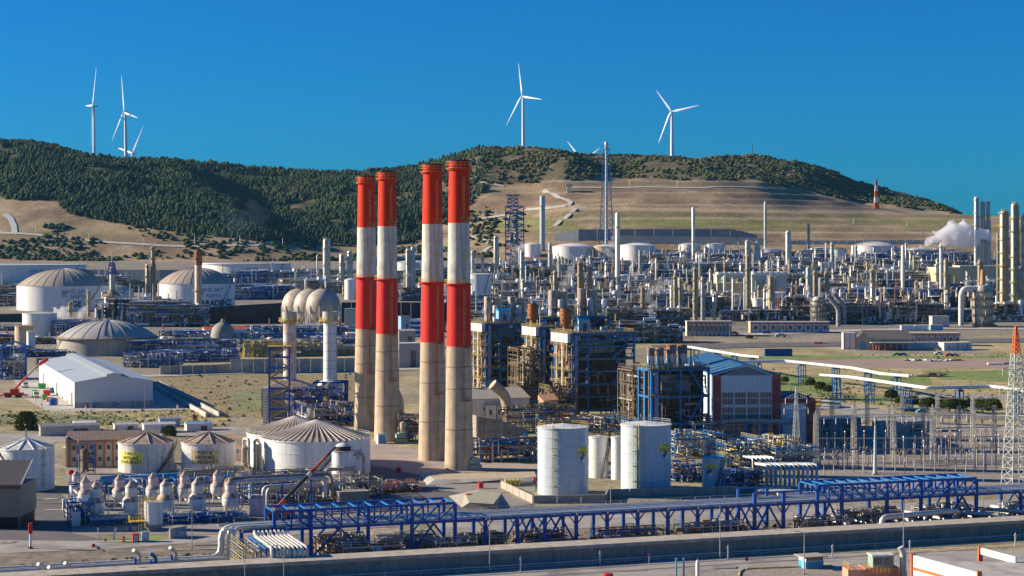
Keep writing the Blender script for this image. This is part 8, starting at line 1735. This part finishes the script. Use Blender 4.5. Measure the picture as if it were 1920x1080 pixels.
for k, (u, v) in enumerate(((1572, 612), (1583, 608), (1660, 606), (1670, 606), (1243, 612))): p = Vector(hit(u, v)); t = T('elbow_duct', ['thick grey elbow duct right of the long striped building, left one', 'thick grey elbow duct right of the long striped building, right one', 'slim white elbow duct left of the small silver reactor', 'second slim white elbow duct beside the small silver reactor', 'white elbow duct behind the largest boiler house'][k], 'duct', p); w = 2.0 if k < 2 else 1.1; m = MB(); m.pipe([(0, 0, 0), (0, 0, 15), (-9, 0, 26 if k < 2 else 18)], w, 10, 4); m.build('duct', M('grey duct', (.33, .33, .31), .5, .3, streak=.3) if k < 2 else whiteold, t, True); m = MB(); m.lathe(0, 0, [(w, 4), (w*1.2, 4.1), (w*1.2, 4.6), (w, 4.7)], 10); m.build('flange', steeld, t)

# process unit prototypes, then copies
def proto(seed, w, d, h, fr, mats, floors, cnt, nv, rail=yellowd, rr=(.25, .8), nm='process_unit'):
    t = T(nm, '', 'process unit'); r = random.Random(seed); m = MB(); nx = max(2, int(w/7)); ny = max(1, int(d/7)); cx, cy = w/2, d/2
    for i in range(nx+1):
        for j in range(ny+1): hh = h*(1 if r.random() < .8 else .7); m.box(w*i/nx-.25-cx, d*j/ny-.25-cy, -2, w*i/nx+.25-cx, d*j/ny+.25-cy, hh)
    for fl in range(1, floors+1):
        z = h*fl/floors
        for j in range(ny+1): m.beam((-cx, d*j/ny-cy, z-.3), (cx, d*j/ny-cy, z-.3), .3, .4)
        for i in range(nx+1): m.beam((w*i/nx-cx, -cy, z-.3), (w*i/nx-cx, cy, z-.3), .3, .4)
        a = r.uniform(0, .5)*w; m.box(a-cx, -cy, z, min(w, a+w*.45)-cx, cy*.6, z+.12)
    for i in range(0, nx, 2): m.beam((w*i/nx-cx, -cy, 0), (w*(i+1)/nx-cx, -cy, h/floors), .3)
    m.build('steel_frame', fr, t)
    if rail:
        m = MB()
        for fl in range(1, floors+1): z = h*fl/floors; a = r.uniform(0, .4)*w; b = r.uniform(.6, 1)*w; m.rail((a-cx, -cy, z), (b-cx, -cy, z), 1.3, 3.4, .2)
        m.build('railing', rail, t)
    for mt in mats:
        m = MB()
        for q in range(cnt//len(mats)):
            x = r.uniform(-cx, cx); y = r.uniform(-cy-1, cy); z = r.uniform(.5, h*1.05); L = r.uniform(3, w*.5); R_ = r.uniform(*rr)*(1 if r.random() < .85 else 1.6); k = r.random()
            if k < .38: pts = [(x, y, 0), (x, y, z+1), (min(cx, x+L*.3), y, z+1), (min(cx, x+L*.3), y, z*.4)]
            elif k < .8: pts = [(max(-cx-1, x-L), y, z), (min(cx+1, x+L), y, z)]
            else: pts = [(x, -cy-1, z), (x, cy, z), (x, cy, z*.3)]
            m.pipe(pts, R_, 5)
        m.build('pipework', mt, t, kind='stuff')
    for q in range(nv):
        x = r.uniform(-cx*.9, cx*.9); y = r.uniform(-cy, cy*.5); R_ = r.uniform(1.0, 2.3); m = MB(); k = r.random()
        if k < .5: hh = h*r.uniform(.5, 1.25); m.lathe(x, y, [(R_*.6, 0), (R_, 1.5), (R_, hh), (R_*.6, hh+R_*.5), (.02, hh+R_*.6)], 12)
        elif k < .85: z = h*r.choice([.35, .6, 1.02]); m.cyl((x-R_*2.5, y, z), (x+R_*2.5, y, z), R_, n=12)
        else: z = h; m.box(x-3, y-2, z, x+3, y+2, z+3)
        m.build('vessel', r.choice([white, silver, beige, whiteold, bluepale, steel, white]), t, True)
    for q in range(max(1, nv//3)): x = r.uniform(-cx, cx); m = MB(); m.cyl((x, 0, 0), (x, 0, h*r.uniform(1.3, 2.0)), r.uniform(.4, .9), .35, 8); m.build('vent_stack', r.choice([pipew, steel, rusty, beige]), t, True)
    return t
MIXES = {'blue': (blue, [blue, white, pipew, blue2, white, beige]), 'brown': (steeld, [steeld, pipeb, beige, olive, rusty, pipew, white]), 'grey': (steel, [white, pipew, silver, steeld, beige, blue2]), 'dark': (steeld, [steeld, steel, dark, pipew, blue2, white]), 'yellow': (steel, [yellowd, steel, pipew, silver, beige])}
PR = {}
for i, (k_, w, d, h, fl, cnt, nv) in enumerate((('blue', 44, 18, 12, 2, 150, 4), ('brown', 36, 18, 20, 3, 190, 7), ('grey', 40, 20, 16, 3, 180, 8), ('dark', 40, 18, 14, 3, 190, 5), ('yellow', 34, 16, 17, 3, 150, 6), ('blue', 38, 18, 18, 4, 170, 6), ('brown', 30, 16, 14, 2, 150, 6), ('grey', 46, 18, 10, 2, 160, 5), ('dark', 34, 18, 20, 4, 180, 6))):
    PR.setdefault(k_, []).append([proto(500+i, w, d, h, MIXES[k_][0], MIXES[k_][1], fl, cnt, nv, rail=yellow if k_ == 'yellow' else yellowd), False])
words_ = {'blue': 'blue framed process unit full of pipes', 'brown': 'grimy brown process unit', 'grey': 'grey pipe and vessel unit', 'dark': 'dark open steel process structure', 'yellow': 'yellow railed process unit'}
ROWS = [(618, 895, 1240, 30, 'brown dark'), (640, 905, 1225, 36, 'dark brown'), (622, 735, 805, 26, 'dark grey'), (628, 372, 655, 34, 'grey blue'), (652, 300, 650, 38, 'blue grey'), (644, -20, 105, 30, 'dark brown blue'), (668, -20, 70, 30, 'dark blue'), (608, 1190, 1270, 34, 'brown dark'), (606, 1575, 1660, 26, 'dark brown'), (602, 1655, 1930, 24, 'brown dark brown blue'), (603, 1395, 1560, 27, 'brown dark'), (594, 1030, 1200, 30, 'dark brown'), (592, 1190, 1920, 27, 'brown dark grey brown'), (584, 880, 1200, 27, 'dark grey brown'), (578, 1200, 1345, 26, 'blue dark'), (572, 895, 1345, 25, 'dark brown yellow grey'),
        (570, 1480, 1930, 25, 'grey brown dark blue'), (562, 735, 800, 24, 'dark grey'), (556, 890, 1345, 23, 'yellow dark brown grey'), (552, 1475, 1930, 22, 'blue dark brown grey'), (543, 900, 1170, 22, 'dark grey yellow'), (541, 1478, 1750, 21, 'dark blue brown yellow'), (533, 900, 1345, 20, 'brown grey blue dark'), (530, 1478, 1750, 19, 'blue dark grey yellow'),
        (548, 560, 690, 22, 'blue grey yellow'), (536, 440, 690, 20, 'blue grey'), (560, 445, 530, 22, 'grey blue'), (545, 205, 298, 22, 'blue dark'), (552, -20, 36, 22, 'blue dark'), (572, -20, 36, 22, 'dark'), (604, 232, 300, 30, 'brown dark'), (618, 60, 130, 28, 'brown blue'), (612, 300, 362, 26, 'dark brown'), (520, 900, 1170, 18, 'yellow grey dark blue'), (519, 1300, 1500, 18, 'blue grey dark'), (517, 1500, 1770, 17, 'blue blue yellow'),
        (508, 890, 1165, 17, 'dark grey yellow'), (507, 1225, 1760, 16, 'blue grey dark yellow'), (498, 1225, 1540, 15, 'grey blue dark'), (496, 1235, 1780, 16, 'dark grey blue'), (490, 1230, 1600, 16, 'grey dark'), (512, 1765, 1930, 17, 'dark grey'), (528, 1876, 1940, 18, 'grey brown'), (524, 600, 690, 18, 'yellow grey'), (500, 735, 800, 17, 'grey dark'), (530, 735, 890, 20, 'dark grey'), (486, 1685, 1800, 15, 'blue grey')]
npu = 0; rq = random.Random(77)
for (v, u0, u1, du, kinds_) in ROWS:
    ks = kinds_.split(); u = u0
    while u < u1:
        k_ = rq.choice(ks); pr = rq.choice(PR[k_]); p = hit(u+rq.uniform(-3, 3), v+rq.uniform(-1.5, 1.5)); lab = ulabel(words_[k_], u, v); gr_ = 'process units of the refinery'; rz = rq.choice([0, 0, pi, .12, -.1]); lowz = .38 if (v > 615 and u < 800) else 1; sc = (rq.uniform(1.2, 1.55), 1, rq.uniform(.7, 1.05)*(1.0 if v > 525 else .85)*(.5 if v > 560 and (1335 < u < 1485 or 1745 < u < 1880) else 1)*lowz)
        if not pr[1]: pr[1] = True; o = pr[0]; o.location = p; o['label'] = lab; o['group'] = gr_; o.rotation_euler = (0, 0, rz); o.scale = sc
        else: dup(pr[0], p, rz, lab, gr_, sc)
        npu += 1; u += du*rq.uniform(1.45, 1.95)
print('process units', npu)
# slim columns scattered between the units
def slim(seed, R_, h, mat, pl):
    t = T('slim_column', '', 'process column'); m = MB(); m.lathe(0, 0, [(R_, 0), (R_, h-.8), (R_*.5, h), (.02, h)], 10); m.build('shell', mat, t, True)
    for k in range(pl): z = h*(k+1)/(pl+.3); m = MB(); m.ringrail(0, 0, z, R_+1.1, 1.2, 8, .2); m.lathe(0, 0, [(R_, z-.1), (R_+1.2, z-.1), (R_+1.2, z+.1), (R_, z+.1)], 8); m.build('platform', yellowd if seed % 2 else steeld, t)
    m = MB(); m.pipe([(R_*.3, 0, h), (R_*.3, 0, h+1), (R_+.8, -.5, h+1), (R_+.8, -.5, 1)], .3, 6, .8); m.build('pipe', pipew, t, True); return t
SL = [('silver', slim(1, 1.3, 26, silver, 3)), ('white', slim(2, 1.1, 20, white, 1)), ('olive brown', slim(3, 1.6, 24, olive, 3)), ('rusty', slim(4, 1.0, 22, MATS['orange brown cladding'], 2)), ('pale grey', slim(5, .7, 30, pipew, 0)), ('beige', slim(6, 1.8, 18, beige, 2))]
su = set()
for (v, u0, u1, du) in ((600, 1210, 1900, 36), (588, 1040, 1900, 33), (575, 890, 1900, 31), (560, 900, 1900, 30), (546, 900, 1900, 30), (533, 890, 1900, 30), (521, 890, 1760, 28), (508, 890, 1760, 28), (496, 1230, 1760, 26), (552, 445, 670, 34), (536, 560, 670, 30), (555, 738, 800, 20), (596, 130, 300, 40), (560, 2, 40, 20)):
    u = u0
    while u < u1:
        uu = u+rq.uniform(-8, 8); k = rq.randrange(6); p = hit(uu, v+rq.uniform(-3, 3)); lab = ulabel('slim %s column' % SL[k][0], uu, v); s_ = rq.uniform(.55, 1.25)
        if k not in su: su.add(k); o = SL[k][1]; o.location = p; o['label'] = lab; o['group'] = 'slim columns of the refinery'; o.scale = (1, 1, s_)
        else: dup(SL[k][1], p, rq.uniform(0, 6), lab, 'slim columns of the refinery', (1, 1, s_))
        u += du*rq.uniform(.7, 1.4)
# long pipe racks running across
for (u0, u1, v, h, l, mt) in ((1170, 1345, 536, 9, 'long bright blue pipe rack before the pale roof', blue), (1480, 1690, 524, 10, 'long blue pipe rack beneath the white tanks on the right', blue), (440, 640, 548, 9, 'long blue pipe rack between wide tank and spheres', blue), (1690, 1880, 548, 8, 'dark pipe rack before the cream yellow hall', steeld), (900, 1160, 548, 9, 'dark pipe rack behind the boiler house flues', steeld), (0, 36, 560, 12, 'blue pipe rack at the far left edge', blue)):
    p = Vector(hit(u0, v)); w = S(u1-u0, p.y); t = T('pipe_rack', l, 'pipe rack', p); n = max(2, int(w/9))
    for k in range(n+1):
        for y in (0, 8): m = MB(); m.box(w*k/n-.35, y-.3, -2, w*k/n+.35, y+.3, h); m.build('post', mt, t)
    for z in (h*.55, h): m = MB(); m.box(-.5, -.5, z-.6, w+.5, 0, z); m.build('long_beam', mt, t)
    for k in range(7): m = MB(); m.pipe([(-2, k*1.2, (h*.55 if k % 2 else h)+.6), (w+2, k*1.2, (h*.55 if k % 2 else h)+.6)], .45, 6); m.build('pipe', [white, pipew, silver, bluepale][k % 4], t, True)
# lamps and poles over the far slopes
for k, (u, v, h) in enumerate(((67, 436, 12), (167, 452, 14), (268, 462, 15), (365, 460, 18), (450, 458, 16), (530, 462, 14), (580, 464, 12), (30, 440, 12), (930, 404, 12), (860, 440, 10), (1270, 352, 16), (1180, 350, 12), (1600, 420, 10), (1700, 425, 9))):
    t = T('fence_pole', 'thin pale pole '+['above the left road by the drain', 'over the brown slope left of the pine row', 'below the left end of the pine row', 'on the road below the middle of the pine row', 'on the road below the smoky pines', 'left of the silver column on the upper road', 'on the upper road nearest the chimneys', 'beside the curved drain', 'on the mountain road left of the blue tower', 'near the hairpin right of the chimneys', 'on the slope above the flare mast right', 'on the upper bench of the slope', 'on the right brown slope', 'on the slope above the steam'][k], 'pole', Vector(hit(u, v))); m = MB(); m.cyl((0, 0, 0), (0, 0, h), .45, .3, 5); m.build('pole', pipew, t); m = MB(); m.ob(0, 0, h, 2, .6, .5); m.build('head', pipew, t)

# ------------------------------------------------------------------ steam
def steam(name, label, balls, dens, d, col=(.97, .97, .98), aniso=.3, seed=1, density_noise=False):
    mb = bpy.data.metaballs.new('puff'); mb.resolution = .0; mb.threshold = .5; r = random.Random(seed)
    big = max(S(b[2], d) for b in balls); mb.resolution = big*.16; mb.render_resolution = big*.16
    for (u, v, rp) in balls:
        for q in range(8):
            R_ = S(rp, d)*(.9 if q == 0 else r.uniform(.3, .55)); j = 0 if q == 0 else S(rp, d)*r.uniform(.75, 1.1); a = r.uniform(0, 6.28); e = r.uniform(-1, 1)
            el = mb.elements.new(); el.co = (X(u, d)+j*cos(a)*math.sqrt(1-e*e), d+j*sin(a)*math.sqrt(1-e*e), Zv(v, d)+j*e); el.radius = R_*1.42
    o = bpy.data.objects.new('puff_source', mb); COL.objects.link(o); dg = bpy.context.evaluated_depsgraph_get(); me = bpy.data.meshes.new_from_object(o.evaluated_get(dg)); bpy.data.objects.remove(o); bpy.data.metaballs.remove(mb)
    me.name = name; mat = bpy.data.materials.new('steam %s' % dens); mat.use_nodes = True; nt = mat.node_tree; nt.nodes.clear(); out = nt.nodes.new('ShaderNodeOutputMaterial'); pv = nt.nodes.new('ShaderNodeVolumePrincipled')
    pv.inputs['Color'].default_value = col+(1,); pv.inputs['Density'].default_value = dens; pv.inputs['Anisotropy'].default_value = aniso; nt.links.new(pv.outputs[0], out.inputs['Volume']); me.materials.clear(); me.materials.append(mat)
    c = [sum(v.co[i] for v in me.vertices)/max(1, len(me.vertices)) for i in range(3)]; me.transform(__import__('mathutils').Matrix.Translation((-c[0], -c[1], -c[2])))
    o = bpy.data.objects.new(name, me); COL.objects.link(o); o.location = c; o['kind'] = 'stuff'; o['label'] = label; return o
steam('steam', 'big white steam cloud drifting right over the refinery', [(1727, 463, 4), (1738, 458, 6), (1748, 449, 9), (1762, 441, 12), (1776, 434, 14), (1790, 438, 14), (1803, 432, 15), (1818, 438, 14), (1830, 447, 12), (1838, 434, 8), (1846, 441, 10), (1812, 452, 12), (1795, 454, 12), (1775, 452, 11), (1783, 424, 9), (1806, 421, 9), (1854, 447, 7), (1828, 458, 8)], .22, 1900, seed=2)
steam('steam', 'white steam puff left of the domed tank in front', [(98, 597, 8), (107, 588, 10), (116, 585, 10), (126, 592, 9), (136, 600, 8), (148, 606, 7), (120, 602, 8)], .12, 1650, seed=3)
steam('steam', 'small grey steam puff right of the white steam puff', [(150, 590, 7), (157, 581, 8), (152, 600, 6)], .09, 1640, seed=4)
steam('steam', 'steam trailing left of the blue lattice process tower base', [(956, 481, 3.5), (963, 475, 5), (971, 468, 7), (979, 463, 8), (986, 466, 6)], .07, 2350, seed=5)
steam('steam', 'thin steam rising from the rusty banded stack', [(1052, 568, 3.5), (1054, 558, 5), (1057, 545, 7), (1060, 530, 8), (1066, 517, 9), (1070, 506, 9), (1062, 538, 6)], .08, 900, seed=6)
steam('steam', 'soft steam before the stained white tank', [(1138, 470, 8), (1148, 460, 9), (1146, 478, 8), (1150, 446, 7), (1152, 434, 6)], .04, 2300, seed=7)
steam('steam', 'steam puffs rising right of the orange topped column', [(1222, 595, 6), (1218, 582, 8), (1226, 570, 8), (1215, 560, 8), (1235, 537, 10), (1250, 530, 8), (1222, 546, 8)], .05, 1450, seed=8)
steam('steam', 'faint steam between the chimney pairs', [(752, 545, 7), (757, 530, 8), (762, 515, 8), (750, 560, 6)], .03, 1900, seed=9)
steam('smoke', 'bluish thin smoke drifting over the pine wood', [(380, 455, 12), (410, 440, 18), (445, 420, 26), (480, 405, 28), (430, 400, 22)], .0009, 2800, (.55, .75, 1.0), 0.0, 10)
# ------------------------------------------------------------------ thin air haze over everything
m = MB(); m.box(-5300, -460, -8, 5300, 7150, 525); hz = m.build('haze', [])if False else None
me = bpy.data.meshes.new('haze'); me.from_pydata(m.v, [], m.f); hm = bpy.data.materials.new('air haze'); hm.use_nodes = True; nt = hm.node_tree; nt.nodes.clear()
o_ = nt.nodes.new('ShaderNodeOutputMaterial'); pv = nt.nodes.new('ShaderNodeVolumePrincipled'); pv.inputs['Density'].default_value = 1.0e-5; pv.inputs['Color'].default_value = (.25, .65, 1, 1); pv.inputs['Anisotropy'].default_value = .2
nt.links.new(pv.outputs[0], o_.inputs['Volume']); me.materials.append(hm); o = bpy.data.objects.new('haze', me); COL.objects.link(o); o['kind'] = 'stuff'; o['label'] = 'thin pale haze in the air over the whole plant and hills'
print('objects', len(bpy.data.objects), 'tris', sum(len(m.polygons)*2 for m in bpy.data.meshes))
